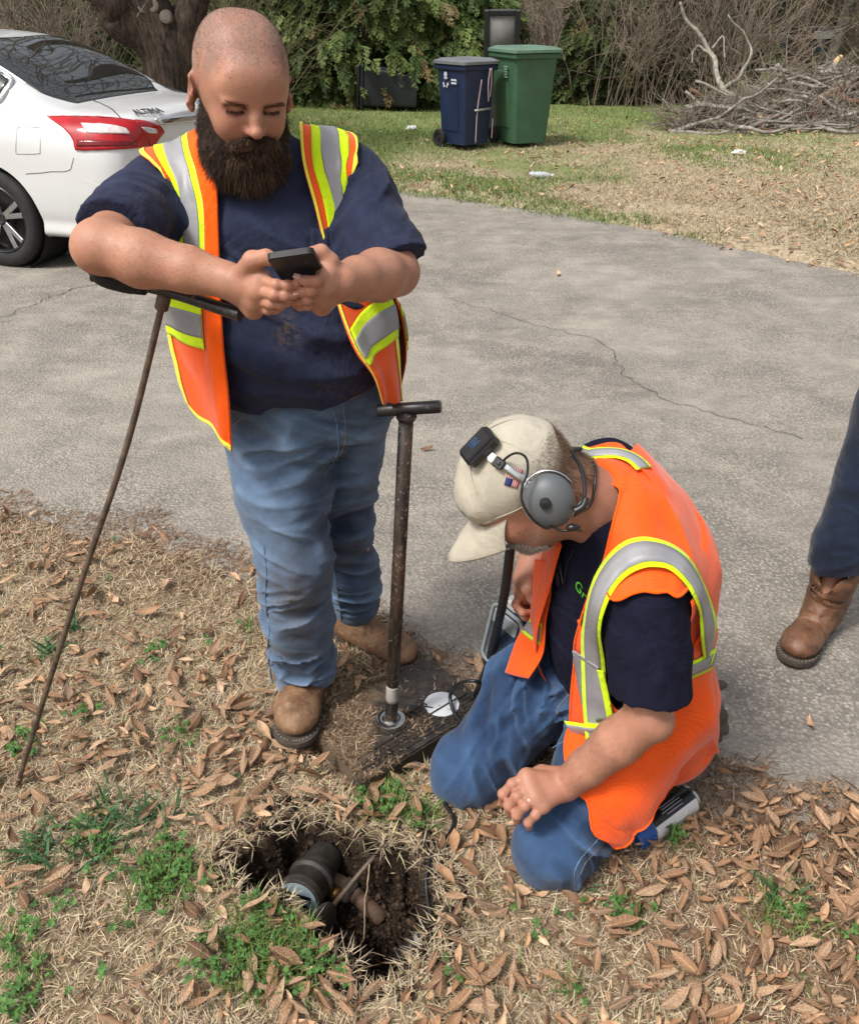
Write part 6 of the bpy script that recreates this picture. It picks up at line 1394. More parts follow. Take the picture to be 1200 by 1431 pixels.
rb = MB(); rb.tube([Gz(549, 1168, .02), Gz(505, 1218, -.03), Gz(462, 1270, -.075)], .0058, 10); o = rb.build('steel_rod', STEEL_M); tag(o, 'thin dark rod slanting down across the muddy hole', 'rod')
ROOT_M = plain('pale_root', (.34, .26, .17), .85, var=.3)
for i, (pp, rad) in enumerate([([(516, 1208, -.02), (511, 1260, -.10), (507, 1300, -.13), (503, 1345, -.12)], .0022), ([(505, 1180, -.005), (522, 1204, -.05), (538, 1238, -.10)], .0018), ([(535, 1220, -.06), (562, 1225, -.06), (588, 1236, -.05)], .0016), ([(505, 1345, -.10), (518, 1332, -.09), (540, 1337, -.10)], .0016), ([(470, 1165, .0), (480, 1172, -.02), (470, 1180, -.04)], .0014)]):
    m = MB(); q = spline([Gz(*p) for p in pp], 30); q = q+.004*np.stack([noise(q, 40, i), noise(q, 40, i+9), noise(q, 40, i+5)], 1); m.tube(q, np.linspace(rad, rad*.5, 30), 5); m.build('root', ROOT_M, lawn)
# ---- sensor and its cable
sr = empty('ground_sensor', Gz(578, 1325, -.07), 'black cylinder sensor on a cable at the edge of the hole', 'sensor')
s0 = Gz(601, 1304, .022); s1 = Gz(556, 1340, -.035); ax = unit(s1-s0); L_ = np.linalg.norm(s1-s0); m = MB(); m.lathe([(.006, -.008), (.0125, -.004), (.0135, .006), (.0135, .020), (.0155, .022), (.0155, L_*.9), (.012, L_)], s0, ax, 18); m.build('housing', BKP_M, sr, auto=40)
m = MB(); m.lathe([(.0160, .022), (.0163, .024), (.0163, .030), (.0160, .032)], s0, ax, 18); m.build('grey_ring', plain('grey_ring', (.16, .17, .18), .4), sr)
cab = [(684, 965, .12), (664, 952, .17), (640, 956, .14), (629, 972, .09), (634, 995, .068), (646, 1018, .066), (632, 1040, .064), (614, 1065, .055), (611, 1095, .05), (620, 1120, .048), (634, 1145, .050), (628, 1165, .052), (606, 1190, .052), (596, 1220, .045), (597, 1255, .03), (603, 1285, .025), (602, 1298, .028)]
m = MB(); m.tube(spline([Gz(*p) for p in cab], 120), .0050, 8); m.build('cable', BKP_M, sr)
# ---- hand held receiver in its case with the ribbed hose
dv = empty('listening_device', W(710, 890, 1.62), 'navy padded case with grey piping and a black ribbed hose beside the knee', 'device')
DC = W(712, 890, 1.63); DRf = unit([-.75, -.62, .12]); DR = axes(DRf, (.22, .05, 1)); DR = np.stack([DR[:, 0], DR[:, 1], DR[:, 2]], 1)
NAVY_M = cloth('navy_padded_nylon', (.012, .022, .045), .3); m = MB(); m.box(DC, (.052, .030, .085), DR, .014); m.build('padded_case', NAVY_M, dv, auto=60)
GPI_M = plain('grey_piping', (.20, .22, .23), .7, var=.2)
rr_ = [(x, y) for x, y in rrect(.050, .083, .02, 8)]
for sg in (-1, 1): m = MB(); m.tube(np.array([DC+DR@np.array([x, sg*.027, y]) for x, y in rr_]), .0050, 8, closed=True); m.build('piping', GPI_M, dv)
m = MB(); m.box(DC+DR@np.array([.0, .0305, .055]), (.040, .004, .020), DR, .003); m.build('grey_flap', GPI_M, dv, smooth=False)
m = MB(); m.box(DC+DR@np.array([.01, -.0, .094]), (.022, .018, .012), DR, .004); m.build('clip', plain('light_grey_clip', (.38, .40, .40), .45), dv, smooth=False)
m = MB(); hp = spline([W(713, 764, 1.50), W(709, 800, 1.515), W(703, 840, 1.54), W(692, 890, 1.60), W(680, 935, 1.66), W(665, 974, 1.72)], 150); m.tube(hp, .0100+.0011*np.sin(np.arange(150)*1.9), 12); m.build('ribbed_hose', BKP_M, dv)
for a_, b_ in (((686, 935, 1.70), (700, 985, 1.80)), ((700, 930, 1.66), (690, 962, 1.74))): m = MB(); m.tube([W(*a_), W(*b_)], .0028, 6); m.build('wire_leg', BKP_M, dv)
# ---- spray can on its side
c0 = G(884, 1176, .034); c1 = G(964, 1116, .034); ax = unit(c1-c0); sc = empty('spray_can', c0, 'white and black spray can with blue cap lying beside the kneeling leg', 'can')
t = NT('can_label'); gz = t.n('SeparateXYZ'); t.set(gz.inputs[0], t.tc.outputs['Normal'])
CR = axes(ax, (0, 0, 1)); 
m = MB(); seg = 40; lab = []; prof = [(.0325, .050), (.0330, .052), (.0330, .188), (.0325, .190)]
m.lathe(prof, c0, ax, seg); V_ = np.vstack(m.V); o = m.build('can_body', [plain('white_label', (.62, .62, .60), .3, var=.05), plain('black_label', (.012, .012, .013), .28)], sc, auto=40)
cen = np.array([np.mean([V_[i] for i in p.vertices], 0) for p in o.data.polygons]); rel = cen-c0; an_ = np.arctan2(rel@CR[:, 2], rel@CR[:, 0])
o.data.polygons.foreach_set('material_index', ((an_ > .95) & (an_ < 2.9)).astype(np.int32))
m = MB(); m.lathe([(.030, .190), (.0335, .1915), (.0340, .196), (.0325, .199), (.029, .1975), (.024, .190)], c0, ax, seg); m.build('bottom_rim', plain('tinplate', (.55, .55, .54), .25, metal=1), sc, auto=40)
m = MB(); m.lathe([(.020, .002), (.0262, .0), (.0290, .004), (.0310, .030), (.0325, .046), (.0318, .0495)], c0, ax, seg); m.build('blue_cap', plain('blue_plastic', (.012, .075, .30), .35, var=.08), sc, auto=40)
lp = plain('grey_small_print', (.30, .30, .31), .5)
for k in range(9):
    a_ = .25-.12*k if k < 5 else 1.2+.22*(k-5); ln = .035-.004*(k % 3); cc = c0+ax*(.12+.004*(k % 2))+(CR[:, 0]*math.cos(a_)+CR[:, 2]*math.sin(a_))*.0333; nn = unit(CR[:, 0]*math.cos(a_)+CR[:, 2]*math.sin(a_)); m = MB(); m.box(cc, (.0012, ln, .0003), np.stack([np.cross(ax, nn), ax, nn], 1)); m.build('printed_line', lp, sc)
# ================================================================== the third person, at the right edge of the photograph
an3 = np.array([1.165, 2.045, .13]); kn3 = np.array([1.225, 2.10, .50]); hp3 = np.array([1.30, 2.17, .90]); an4 = np.array([1.50, 2.62, .13]); kn4 = np.array([1.50, 2.50, .50]); hp4 = np.array([1.50, 2.36, .90])
B3 = SDF(); B3.chain([hp3, kn3, an3], [.075, .045, .026], k=.02).chain([hp4, kn4, an4], [.075, .045, .026], k=.02); B3.loft([(.85, 1.40, 2.27, .15, .11, .11), (1.1, 1.41, 2.28, .15, .10, .10), (1.38, 1.42, 2.29, .17, .09, .09), (1.46, 1.42, 2.29, .08, .06, .06)], k=.03)
hc3 = np.array([1.42, 2.25, 1.66]); h3 = axes((-.72, -.65, -.25), (0, 0, 1)); h3 = np.stack([np.cross(h3[:, 1], h3[:, 2]), h3[:, 1], h3[:, 2]], 1); B3.cap((1.42, 2.29, 1.42), hc3+[0, .02, -.05], .06, .058, k=.04); B3.frame(h3, hc3); head_sdf(B3); B3.frame()
for sg, s_ in ((-1, np.array([1.30, 2.12, 1.38])), (1, np.array([1.55, 2.44, 1.38]))): B3.chain([s_, s_+[.02, .03*sg, -.28], s_+[-.05, -.08, -.50], s_+[-.06, -.09, -.555]], [.055, .045, .032, .027], k=.03); wq = s_+[-.06, -.09, -.555]; hand(B3, wq, .028, [wq+[-.02-.006*i, -.055+.024*i, -.075] for i in range(4)], [[wq+[-.02-.006*i, -.055+.024*i, -.075], wq+[-.028-.006*i, -.058+.024*i, -.115], wq+[-.020-.004*i, -.056+.024*i, -.145], wq+[-.006, -.054+.024*i, -.160]] for i in range(4)], [wq+[-.01, -.03, -.02], wq+[-.03, -.065, -.055], wq+[-.035, -.072, -.085], wq+[-.03, -.07, -.108]], .013)
V, F = B3.mesh(.0045); man3 = obj('person', V, F, SKIN_M, origin=(1.38, 2.25, 0), col=np.tile([.45, .24, .16], (len(V), 1))); tag(man3, 'person in dark jeans and brown cowboy boots stepping in from the right edge', 'person')
J3 = SDF(); J3.chain([hp3, lerp(hp3, kn3, .5), kn3, lerp(kn3, an3, .55), an3+[0, 0, .055]], [.112, .102, .088, .082, .074], k=.03).chain([hp4, kn4, an4+[0, 0, .03]], [.112, .085, .076], k=.03); J3.ell((1.40, 2.27, .92), (.165, .15, .12), k=.04)
ch3 = np.array([.30, .25, -1]); J3.fn(lambda P: (.245+.16*(P[:, 0]-1.165)+.1*(P[:, 1]-2.0)*0)-P[:, 2]-.3*np.maximum(0, P[:, 1]-2.3), (0, 0, 0), 9, k=.004, op='i')
for c_, ax_, fq, am, rd, sd in [(kn3+[-.05, -.08, -.06], (.5, 0, 1), 90, .008, .11, 91), (an3+[-.03, -.06, .17], (-.6, 0, 1), 110, .006, .10, 92), (kn3+[-.05, -.08, .10], (-.3, 0, 1), 80, .005, .11, 93)]: J3.disp(folds(c_, ax_, fq, am, rd, sd))
J3.disp(lumps(12, .004, 94, 2)); V, F = J3.mesh(.0055); jeans3 = obj('jeans', V, F, DENIM3_M, man3, col=np.stack([.35+.2*noise(V, 8, 95, 2), V[:, 0]*0, V[:, 0]*0], 1))
T3 = SDF(); T3.loft([(.88, 1.40, 2.27, .185, .145, .145), (1.1, 1.41, 2.28, .18, .13, .13), (1.36, 1.42, 2.29, .19, .11, .11), (1.45, 1.42, 2.29, .09, .07, .07)], k=.03)
for sg, s_ in ((-1, np.array([1.30, 2.12, 1.38])), (1, np.array([1.55, 2.44, 1.38]))): T3.cap(s_, s_+[.02, .03*sg, -.26], .068, .062, k=.05)
V, F = T3.mesh(.009); obj('tshirt', V, F, TEE2_M, man3, col=np.zeros((len(V), 3)))
def western(parent, c, fwd, ank, top):
    b = boot(parent, c, fwd, scale=1.06, shaft=.05, mat=BOOT2_M, h=.004); s = SDF(); R = axes(fwd); s.cap(ank-[0, 0, .02], top, .052, .066, k=.02); s.cap(ank-[0, 0, .02], top, .046, .060, k=.004, op='s')
    def cut(P):
        L = (P-top)@R; return P[:, 2]-(top[2]+.035-.06*np.exp(-(L[:, 0]/.022)**2)*(1)+0*L[:, 1])
    s.fn(cut, top, .3, k=.003, op='i'); s.disp(folds(lerp(ank, top, .4), (.2, .1, 1), 190, .004, .08, 97)); V, F = s.mesh(.0035); sh = obj('boot_shaft', V, F, BOOT2_M, b)
    m = MB(); m.box(np.asarray(c)+R@np.array([0, .025, .018]), (.034, .034, .018), R, .006); m.build('boot_heel', SOLE_M, b, smooth=False)
    return b
western(man3, np.array([1.225, 2.115, .004]), (-.66, -.75, 0), np.array([1.185, 2.07, .12]), np.array([1.180, 2.055, .205])); western(man3, np.array([1.56, 2.70, .004]), (-.5, -.85, 0), an4, an4+[0, -.01, .08])
# ================================================================== the white car
CF = unit([-.956, .292, 0]); CL = np.array([-CF[1], CF[0], 0]); CO = np.array([-2.76, 7.08, 0.0]); CRm = np.stack([CF, CL, [0, 0, 1]], 1)
def cw(p): return CO+np.asarray(p, float)@CRm.T
# stations: x, then (y, z) of sill, lower side, crease, shoulder, belt, pillar mid, roof edge, roof crown
ST = [(-1.082, [(.0, .60), (.03, .60), (.04, .61), (.04, .62), (.04, .63), (.03, .64), (.02, .65), (0, .65)]), (-1.080, [(.0, .44), (.25, .44), (.36, .50), (.40, .62), (.39, .74), (.33, .82), (.18, .86), (0, .865)]),
 (-1.075, [(.0, .33), (.40, .33), (.55, .44), (.60, .62), (.585, .78), (.50, .90), (.28, .945), (0, .955)]),
 (-1.055, [(.0, .28), (.56, .28), (.72, .40), (.765, .60), (.74, .80), (.62, .935), (.33, .975), (0, .985)]),
 (-1.00, [(.0, .25), (.68, .25), (.815, .38), (.85, .60), (.82, .83), (.69, .965), (.37, 1.005), (0, 1.015)]),
 (-.88, [(.0, .23), (.76, .23), (.875, .36), (.90, .61), (.868, .86), (.735, .985), (.39, 1.020), (0, 1.030)]),
 (-.66, [(.0, .22), (.80, .22), (.895, .36), (.915, .62), (.888, .885), (.752, 1.005), (.42, 1.035), (0, 1.045)]),
 (-.50, [(.0, .22), (.80, .22), (.895, .36), (.915, .62), (.893, .895), (.765, 1.010), (.62, 1.050), (0, 1.062)]),
 (-.30, [(.0, .22), (.80, .22), (.895, .36), (.915, .62), (.897, .90), (.79, 1.02), (.655, 1.150), (0, 1.170)]),
 (.00, [(.0, .22), (.80, .22), (.895, .36), (.915, .62), (.90, .91), (.80, 1.06), (.630, 1.290), (0, 1.315)]),
 (.32, [(.0, .22), (.80, .22), (.895, .36), (.915, .62), (.90, .91), (.79, 1.08), (.605, 1.385), (0, 1.420)]),
 (.75, [(.0, .22), (.80, .22), (.895, .36), (.912, .61), (.90, .905), (.785, 1.09), (.60, 1.420), (0, 1.462)]),
 (1.3, [(.0, .22), (.80, .22), (.89, .36), (.905, .60), (.895, .895), (.785, 1.08), (.60, 1.425), (0, 1.470)]),
 (1.75, [(.0, .22), (.80, .22), (.89, .36), (.905, .60), (.89, .885), (.79, 1.05), (.61, 1.36), (0, 1.41)]),
 (2.2, [(.0, .22), (.80, .22), (.89, .36), (.90, .60), (.885, .87), (.80, .98), (.66, 1.15), (0, 1.20)]),
 (2.55, [(.0, .22), (.80, .22), (.89, .36), (.90, .60), (.88, .84), (.79, .93), (.62, .98), (0, 1.00)]),
 (3.1, [(.0, .22), (.79, .22), (.88, .36), (.89, .58), (.85, .78), (.74, .86), (.55, .90), (0, .93)]),
 (3.5, [(.0, .24), (.70, .24), (.80, .36), (.80, .56), (.76, .70), (.62, .77), (.42, .80), (0, .82)]),
 (3.72, [(.0, .28), (.50, .28), (.58, .38), (.58, .54), (.52, .62), (.42, .66), (.25, .68), (0, .69)]),
 (3.76, [(.0, .34), (.40, .34), (.46, .42), (.46, .50), (.42, .56), (.32, .59), (.20, .60), (0, .61)])]
net = []
for x, h in ST:
    l = [(x, y, z) for y, z in h]; net.append(l+[(x, -y, z) for y, z in h[::-1][1:]])
net = np.array(net, float); NC = net.shape[1]
# resample stations to even spacing in x so that regions can be named by x
A_ = np.linspace(0, 1, 211); B_ = np.linspace(0, 1, 330); AA, BB = np.meshgrid(A_, B_)
CPt = surf(net, AA, BB)
CPt = CPt.reshape(-1, 3)
WR = .375; wheels = [(0.0, 1), (0.0, -1), (2.78, 1), (2.78, -1)]
Fc = strip_grid(AA.shape); kill = np.zeros(len(Fc), bool); Vc = CPt.copy()
for wx, sy in wheels:
    d = np.hypot(Vc[:, 0]-wx, Vc[:, 2]-.335); ins = (d < WR) & (Vc[:, 1]*sy > .45); kill |= ins[Fc].all(1)
    part = np.zeros(len(Vc), bool); part[np.unique(Fc[(ins[Fc].any(1)) & (~ins[Fc].all(1))])] = True; m_ = ins & part
    u_ = (Vc[m_][:, [0, 2]]-[wx, .335])/d[m_][:, None]; Vc[m_, 0] = wx+u_[:, 0]*WR; Vc[m_, 2] = .335+u_[:, 1]*WR
car = empty('sedan', CO, 'white sedan parked behind the standing man, seen from its rear corner', 'car')
t = NT('white_car_paint'); WHT_M = t.done(t.mix(t.noise(3, 3), (.60, .61, .61), (.66, .665, .66)), .28, spec=.5, Coat_Weight=.7, Coat_Roughness=.05)
obj('body', cw(Vc), Fc[~kill], WHT_M, car)
CGP = cw(CPt); g0_ = CPt.reshape(*AA.shape, 3); gx_ = np.gradient(g0_, axis=1); gy_ = np.gradient(g0_, axis=0); cn = np.cross(gx_, gy_).reshape(-1, 3); cn = cn/(np.linalg.norm(cn, axis=1)[:, None]+1e-9)
cen = np.array([1.3, 0, .7]); 
if ((cn*(CPt-cen)).sum(1) > 0).mean() < .5: cn = -cn
CGN = cn@CRm.T; facing = ((CGN*(np.array([0, 0, CAM_H])-CGP)).sum(1) > 0); CGP = CGP[facing]; CGN = CGN[facing]; CGUV, CGD = PX(CGP)
def on_car(uv, off=.003):
    out = []; nn_ = []
    for a in np.atleast_2d(np.asarray(uv, float)):
        d = ((CGUV-a)**2).sum(1); i = np.argpartition(d, 7)[:7]; i = i[CGD[i] < CGD[i].min()+.35]; w_ = 1/(d[i]+.3); out.append((CGP[i]*w_[:, None]).sum(0)/w_.sum()); nn_.append(unit((CGN[i]*w_[:, None]).sum(0)))
    return np.array(out)+np.array(nn_)*off, np.array(nn_)
def car_area(name, quad, mat, par, off=.004, n=(14, 10), thick=.012):
    "quad: rows of photograph points spanning the area on the bodywork"
    Q = np.array(quad, float); A, B = np.meshgrid(np.linspace(0, 1, n[0]), np.linspace(0, 1, n[1])); q = surf(np.concatenate([Q, np.zeros((*Q.shape[:2], 1))], 2), A, B)[..., :2].reshape(-1, 2)
    P, N = on_car(q, off)
    for _ in range(2):
        G_ = P.reshape(n[1], n[0], 3); G_[1:-1, 1:-1] = (G_[:-2, 1:-1]+G_[2:, 1:-1]+G_[1:-1, :-2]+G_[1:-1, 2:]+2*G_[1:-1, 1:-1])/6; P = G_.reshape(-1, 3)
    return sheet(name, P, (n[1], n[0]), N, mat, par, thick)
def car_line(name, uv, mat, par, rad=.004, off=.0005, n=50):
    P, N = on_car(spline(np.array(uv, float), n), off)
    for _ in range(4): P[1:-1] = (P[:-2]+2*P[1:-1]+P[2:])/4
    m = MB(); m.tube(P, rad, 6); return m.build(name, mat, par)
t = NT('car_glass'); GLS_M = t.done((.012, .015, .014), .03, spec=.8, Coat_Weight=.3)
GAP_M = plain('panel_gap', (.02, .02, .02), .8)
CHM = plain('chrome_trim', (.75, .75, .76), .08, var=.03, metal=1.0)
# glass by its place on the bodywork: stations 5..8 are the rear screen
def car_patch(name, mat, s0, s1, x0, x1, ns, nt, off, thick=.01, par=None):
    xs_ = surf(net, np.full(600, .5), np.linspace(0, 1, 600))[:, 0]; tt = lambda x: np.interp(x, xs_, np.linspace(0, 1, 600))
    A, B = np.meshgrid(np.linspace(0, 1, ns), np.linspace(0, 1, nt)); X = lerp(x0, x1, B); f = lambda v: v(X) if callable(v) else v; S = lerp(f(s0), f(s1), A); P = surf(net, S, tt(X)); e = 1e-3
    n = np.cross(surf(net, S+e, tt(X))-surf(net, S-e, tt(X)), surf(net, S, tt(X)+e)-surf(net, S, tt(X)-e)).reshape(-1, 3); n /= np.linalg.norm(n, axis=1)[:, None]+1e-9
    P = P.reshape(-1, 3); 
    if (n*(P-np.array([.8, 0, .75]))).sum() < 0: n = -n
    return sheet(name, cw(P+n*off), A.shape, n@CRm.T, mat, par or car, thick)
k6 = 6/14.0
car_patch('rear_window', GLS_M, lambda x: k6+.003+.012*sstep(-.35, -.5, x), lambda x: 1-k6-.003-.012*sstep(-.35, -.5, x), -.53, .30, 40, 40, .004)
rl = []
for sg in (0, 1):
    xs2 = np.linspace(-.53, .30, 40)
car_patch('windscreen', GLS_M, k6+.004, 1-k6-.004, 1.65, 2.5, 30, 30, .004)
for a, b, x0, x1 in ((5.12/14, 5.9/14, .05, .42), (5.08/14, 5.92/14, .47, 1.18), (5.05/14, 5.92/14, 1.26, 1.95)):
    car_patch('side_window', GLS_M, a, b, x0, x1, 10, 16, .004); car_patch('side_window', GLS_M, 1-b, 1-a, x0, x1, 10, 16, .004)
# what the photograph shows of the rear corner
lamp = car_area('tail_lamp', [[(66, 163), (100, 163), (140, 164), (175, 167), (203, 171)], [(86, 177), (110, 177), (145, 178), (180, 180), (207, 182)], [(101, 192), (120, 193), (150, 194), (185, 195), (209, 194)], [(106, 210), (125, 210), (155, 209), (185, 207), (208, 204)]], plain('red_lamp_lens', (.38, .008, .012), .07, var=.25, scale=14), car, .010, (24, 14), .02)
lamp2 = car_area('tail_lamp', [[(188, 168), (205, 170), (222, 175)], [(195, 180), (210, 181), (228, 184)], [(204, 193), (213, 193), (222, 192)], [(210, 204), (213, 203), (216, 201)]], plain('red_lamp_lens_inner', (.36, .008, .012), .07, var=.2, scale=14), car, .012, (12, 10), .02)
CLR_M = plain('clear_lamp', (.62, .55, .54), .06, var=.25, scale=30)
car_area('reversing_lens', [[(114, 173), (140, 174), (160, 176), (176, 180)], [(118, 180), (142, 181), (162, 182), (179, 184)], [(122, 186), (144, 187), (163, 187), (181, 187)]], CLR_M, lamp, .0125, (14, 6), .004)
car_area('reversing_lens', [[(196, 178), (206, 178), (216, 180)], [(200, 182), (208, 182), (218, 184)], [(204, 185), (210, 186), (217, 186)]], CLR_M, lamp2, .0145, (8, 5), .004)
car_area('lower_lens', [[(108, 195), (130, 196), (160, 197), (190, 197)], [(108, 205), (130, 205), (160, 204), (188, 203)]], plain('dark_red_lens', (.16, .004, .006), .12, var=.2), lamp, .0118, (14, 4), .004)
car_area('chrome_strip', [[(216, 166), (240, 163), (270, 160), (300, 157)], [(219, 170), (242, 168), (272, 165), (302, 161)], [(226, 174), (246, 172), (275, 169), (304, 165)]], CHM, car, .014, (16, 6), .02)
o = car_line('panel_gap', [(101, 121), (118, 134), (140, 144), (156, 152), (166, 162), (170, 166)], GAP_M, car)
car_line('panel_gap', [(213, 212), (215, 217), (216, 222)], GAP_M, car, .002); car_line('panel_gap', [(103, 220), (101, 228), (96, 238), (70, 240), (36, 243)], GAP_M, car, .002)
fd_ = [(24, 180), (28, 177), (52, 178), (56, 181), (56, 210), (53, 214), (26, 215), (22, 211), (24, 180)]; car_line('fuel_door', fd_, plain('fuel_gap', (.30, .30, .30), .6), car, .0028, .0002, 60)
car_line('window_trim', [(2, 62), (30, 90), (70, 113), (95, 120), (140, 117), (200, 112), (264, 107)], GAP_M, car, .006)
car_area('quarter_window', [[(-14, 98), (-2, 100), (7, 106), (13, 112)], [(-14, 120), (-8, 120), (0, 120), (6, 121)], [(-14, 140), (-12, 140), (-10, 139), (-6, 138)]], GLS_M, car, .008, (10, 8)); car_line('quarter_trim', [(-6, 96), (8, 103), (18, 112), (12, 124), (0, 141), (-10, 148)], CHM, car, .010, .006)
car_line('bumper_crease', [(112, 250), (150, 262), (200, 262), (240, 255)], plain('paint_shade', (.55, .55, .55), .4), car, .002, 0)
# lettering on the boot lid
pq, nq = on_car([(187, 159.5), (206, 157.5), (225, 155.5)], .012); bx = unit(pq[2]-pq[0]); bn = unit(nq[1]-bx*np.dot(nq[1], bx)); by_ = np.cross(bn, bx); wq_ = np.linalg.norm(pq[2]-pq[0])
V, F, _, _ = raised_text('badge', 'ALTIMA', 1.0, np.eye(3), np.zeros(3), CHM, car, .02); sx_ = wq_/np.ptp(V[:, 0]); P = pq[1]+(V*[sx_, sx_*1.15, .15])@np.stack([bx, by_, bn], 1).T
obj('badge_lettering', P, F, plain('grey_badge', (.10, .10, .105), .3, metal=.3), car, smooth=False)
P, N = on_car([(280, 149)], .012); m = MB(); m.lathe([(.052, 0), (.058, .004), (.058, .010), (.050, .014), (.046, .008)], P[0], N[0], 28); m.build('round_emblem', CHM, car, auto=40)
# wheels
TY_M = plain('tyre_rubber', (.016, .016, .016), .75, var=.3, bump=.2); RIM_M = plain('machined_alloy', (.42, .42, .43), .25, var=.1, metal=.9); RIMD_M = plain('dark_alloy', (.016, .016, .018), .35)
def wheel(wx, sy):
    ax = CL*sy; c = cw((wx, sy*.70, .335)); m = MB(); m.lathe([(.235, .0), (.30, .0), (.325, .02), (.335, .06), (.335, .17), (.326, .205), (.300, .222), (.262, .222), (.238, .212), (.235, .19)], c, ax, 48, cap=False); w_ = m.build('wheel', TY_M, car, auto=50)
    m = MB(); m.lathe([(.236, .02), (.236, .205), (.228, .212), (.222, .205), (.218, .10), (.05, .09), (.0001, .09)], c, ax, 40, cap=False); m.build('rim', RIMD_M, w_, auto=40)
    u_ = np.array([0, 0, 1.]); r_ = np.cross(u_, ax)
    for k in range(5):
        for dd in (-.19, .19):
            a = 2*math.pi*k/5+.35+dd; a2 = 2*math.pi*k/5+.35+dd*.55; p0 = c+ax*.172+(r_*math.cos(a2)+u_*math.sin(a2))*.05; p1 = c+ax*.196+(r_*math.cos(a)+u_*math.sin(a))*.222; d = unit(p1-p0); sd_ = unit(np.cross(ax, d)); m = MB(); m.box((p0+p1)/2, (np.linalg.norm(p1-p0)/2, .0185, .012), np.stack([d, sd_, np.cross(d, sd_)], 1), .004); m.build('spoke', RIM_M, w_, smooth=False)
    m = MB(); m.lathe([(.055, .15), (.055, .178), (.034, .185), (.030, .182), (.0001, .182)], c, ax, 24, cap=False); m.build('hub_cap', RIMD_M, w_, auto=40)
    m = MB(); m.lathe([(.372, -.16), (.372, .19)], c, ax, 40, cap=False); m.lathe([(.372, -.16), (.0001, -.16)], c, ax, 40, cap=False); m.build('wheel_well', plain('wheel_well_black', (.01, .01, .01), .9), car)
for wx, sy in wheels: wheel(wx, sy)
m = MB(); m.box(cw((1.35, 0, .24)), (2.2, .74, .03), CRm); m.build('underbody', plain('underbody_black', (.012, .012, .012), .9), car)
# ================================================================== wheeled bins
def bin_(name, loc, yaw, wb, db, wt, dt, h, col, label, lidcol=None, tilt=None, open_lid=False, strings=False, wheel_r=.11):
    Rz = np.array(Matrix.Rotation(yaw, 3, 'Z')); Rr = Rz if tilt is None else np.array(tilt); c = np.asarray(loc, float); e = empty(name, c, label, 'bin', 'wheeled bins on the far lawn')
    M_ = plain(name+'_plastic_'+str(len(bpy.data.materials)), col, .5, var=.14, scale=6, bump=.1); LM = plain(name+'_lid_'+str(len(bpy.data.materials)), lidcol or col, .45, var=.14, scale=8)
    T_ = lambda p: c+np.asarray(p, float)@Rr.T
    m = MB(); lv = np.linspace(0, 1, 12); V = []; n = None
    for q in lv:
        poly = np.array(rrect(lerp(wb, wt, q)/2, lerp(db, dt, q)/2, .05, 5)); n = len(poly); V.append(np.c_[poly, np.full(n, .06+q*(h-.06))])
    V = np.vstack(V); F = [(i*n+k, i*n+(k+1) % n, (i+1)*n+(k+1) % n, (i+1)*n+k) for i in range(11) for k in range(n)]+[tuple(range(n))[::-1]]
    m.add(T_(V), F); m.build('body', M_, e, auto=50)
    for sx in (-1, 1):
        for q_ in ((-.28, .0, .28) if False else (0,)):
            m = MB(); m.box(T_([sx*(lerp(wb, wt, .5)/2+.004), 0, h*.52]), (.008, db*.30, h*.30), Rr@np.array(Matrix.Rotation(sx*math.atan((wt-wb)/2/h), 3, 'Y')), .006); m.build('side_panel', M_, e, smooth=False)
    m = MB(); m.box(T_([0, 0, h-.02]), (wt/2+.025, dt/2+.025, .035), Rr, .015); m.build('rim', M_, e, smooth=False)
    if not open_lid:
        m = MB(); pl_ = np.array(rrect(wt/2+.045, dt/2+.05, .06, 5)); p2 = np.array(rrect(wt/2-.02, dt/2-.02, .06, 5)); k = len(pl_)
        V = np.vstack([np.c_[pl_, np.full(k, h+.014)], np.c_[pl_, np.full(k, h+.045)], np.c_[p2, np.full(k, h+.075)], np.c_[p2*.93, np.full(k, h+.066)]]); F = [(i*k+j, i*k+(j+1) % k, (i+1)*k+(j+1) % k, (i+1)*k+j) for i in range(3) for j in range(k)]+[tuple(3*k+j for j in range(k)), tuple(range(k))[::-1]]
        m.add(T_(V), F); ld = m.build('lid', LM, e, auto=45)
    else:
        Rl = Rr@np.array(Matrix.Rotation(R0(-78), 3, 'X')); cc = T_([0, dt/2+.04, h+.33]); m = MB()
        for sx in (-1, 1): m.box(cc+Rl@np.array([sx*(wt/2), 0, 0]), (.035, .34, .03), Rl, .01)
        for sy in (-1, 1): m.box(cc+Rl@np.array([0, sy*.31, 0]), (wt/2-.036, .035, .03), Rl, .01)
        ld = m.build('lid', LM, e, smooth=False); ld['kind'] = 'thing'; m = MB(); m.box(cc, (wt/2-.04, .27, .012), Rl); m.build('lid_inner', plain('grey_lid_inner', (.16, .16, .15), .6), ld)
    for sx in (-1, 1):
        m = MB(); p_ = T_([sx*(wb/2+.035), db/2-.02, wheel_r]); a_ = Rr[:, 0]*sx; m.lathe([(wheel_r*.5, -.03), (wheel_r*.95, -.028), (wheel_r, -.015), (wheel_r, .018), (wheel_r*.92, .03), (wheel_r*.6, .026), (wheel_r*.55, .012), (.02, .012), (.018, .03), (.0001, .03)], p_, a_, 24); m.build('wheel', plain('bin_wheel_black', (.012, .012, .012), .7), e, auto=45)
    m = MB(); m.tube(np.array([T_([-wt/2+.06, dt/2+.075, h-.01]), T_([wt/2-.06, dt/2+.075, h-.01])]), .017, 10); 
    for sx in (-1, 0, 1): m.box(T_([sx*(wt/2-.07), dt/2+.05, h-.01]), (.02, .03, .02), Rr)
    m.build('handle', LM, e)['kind'] = 'thing'
    return e, T_, Rr
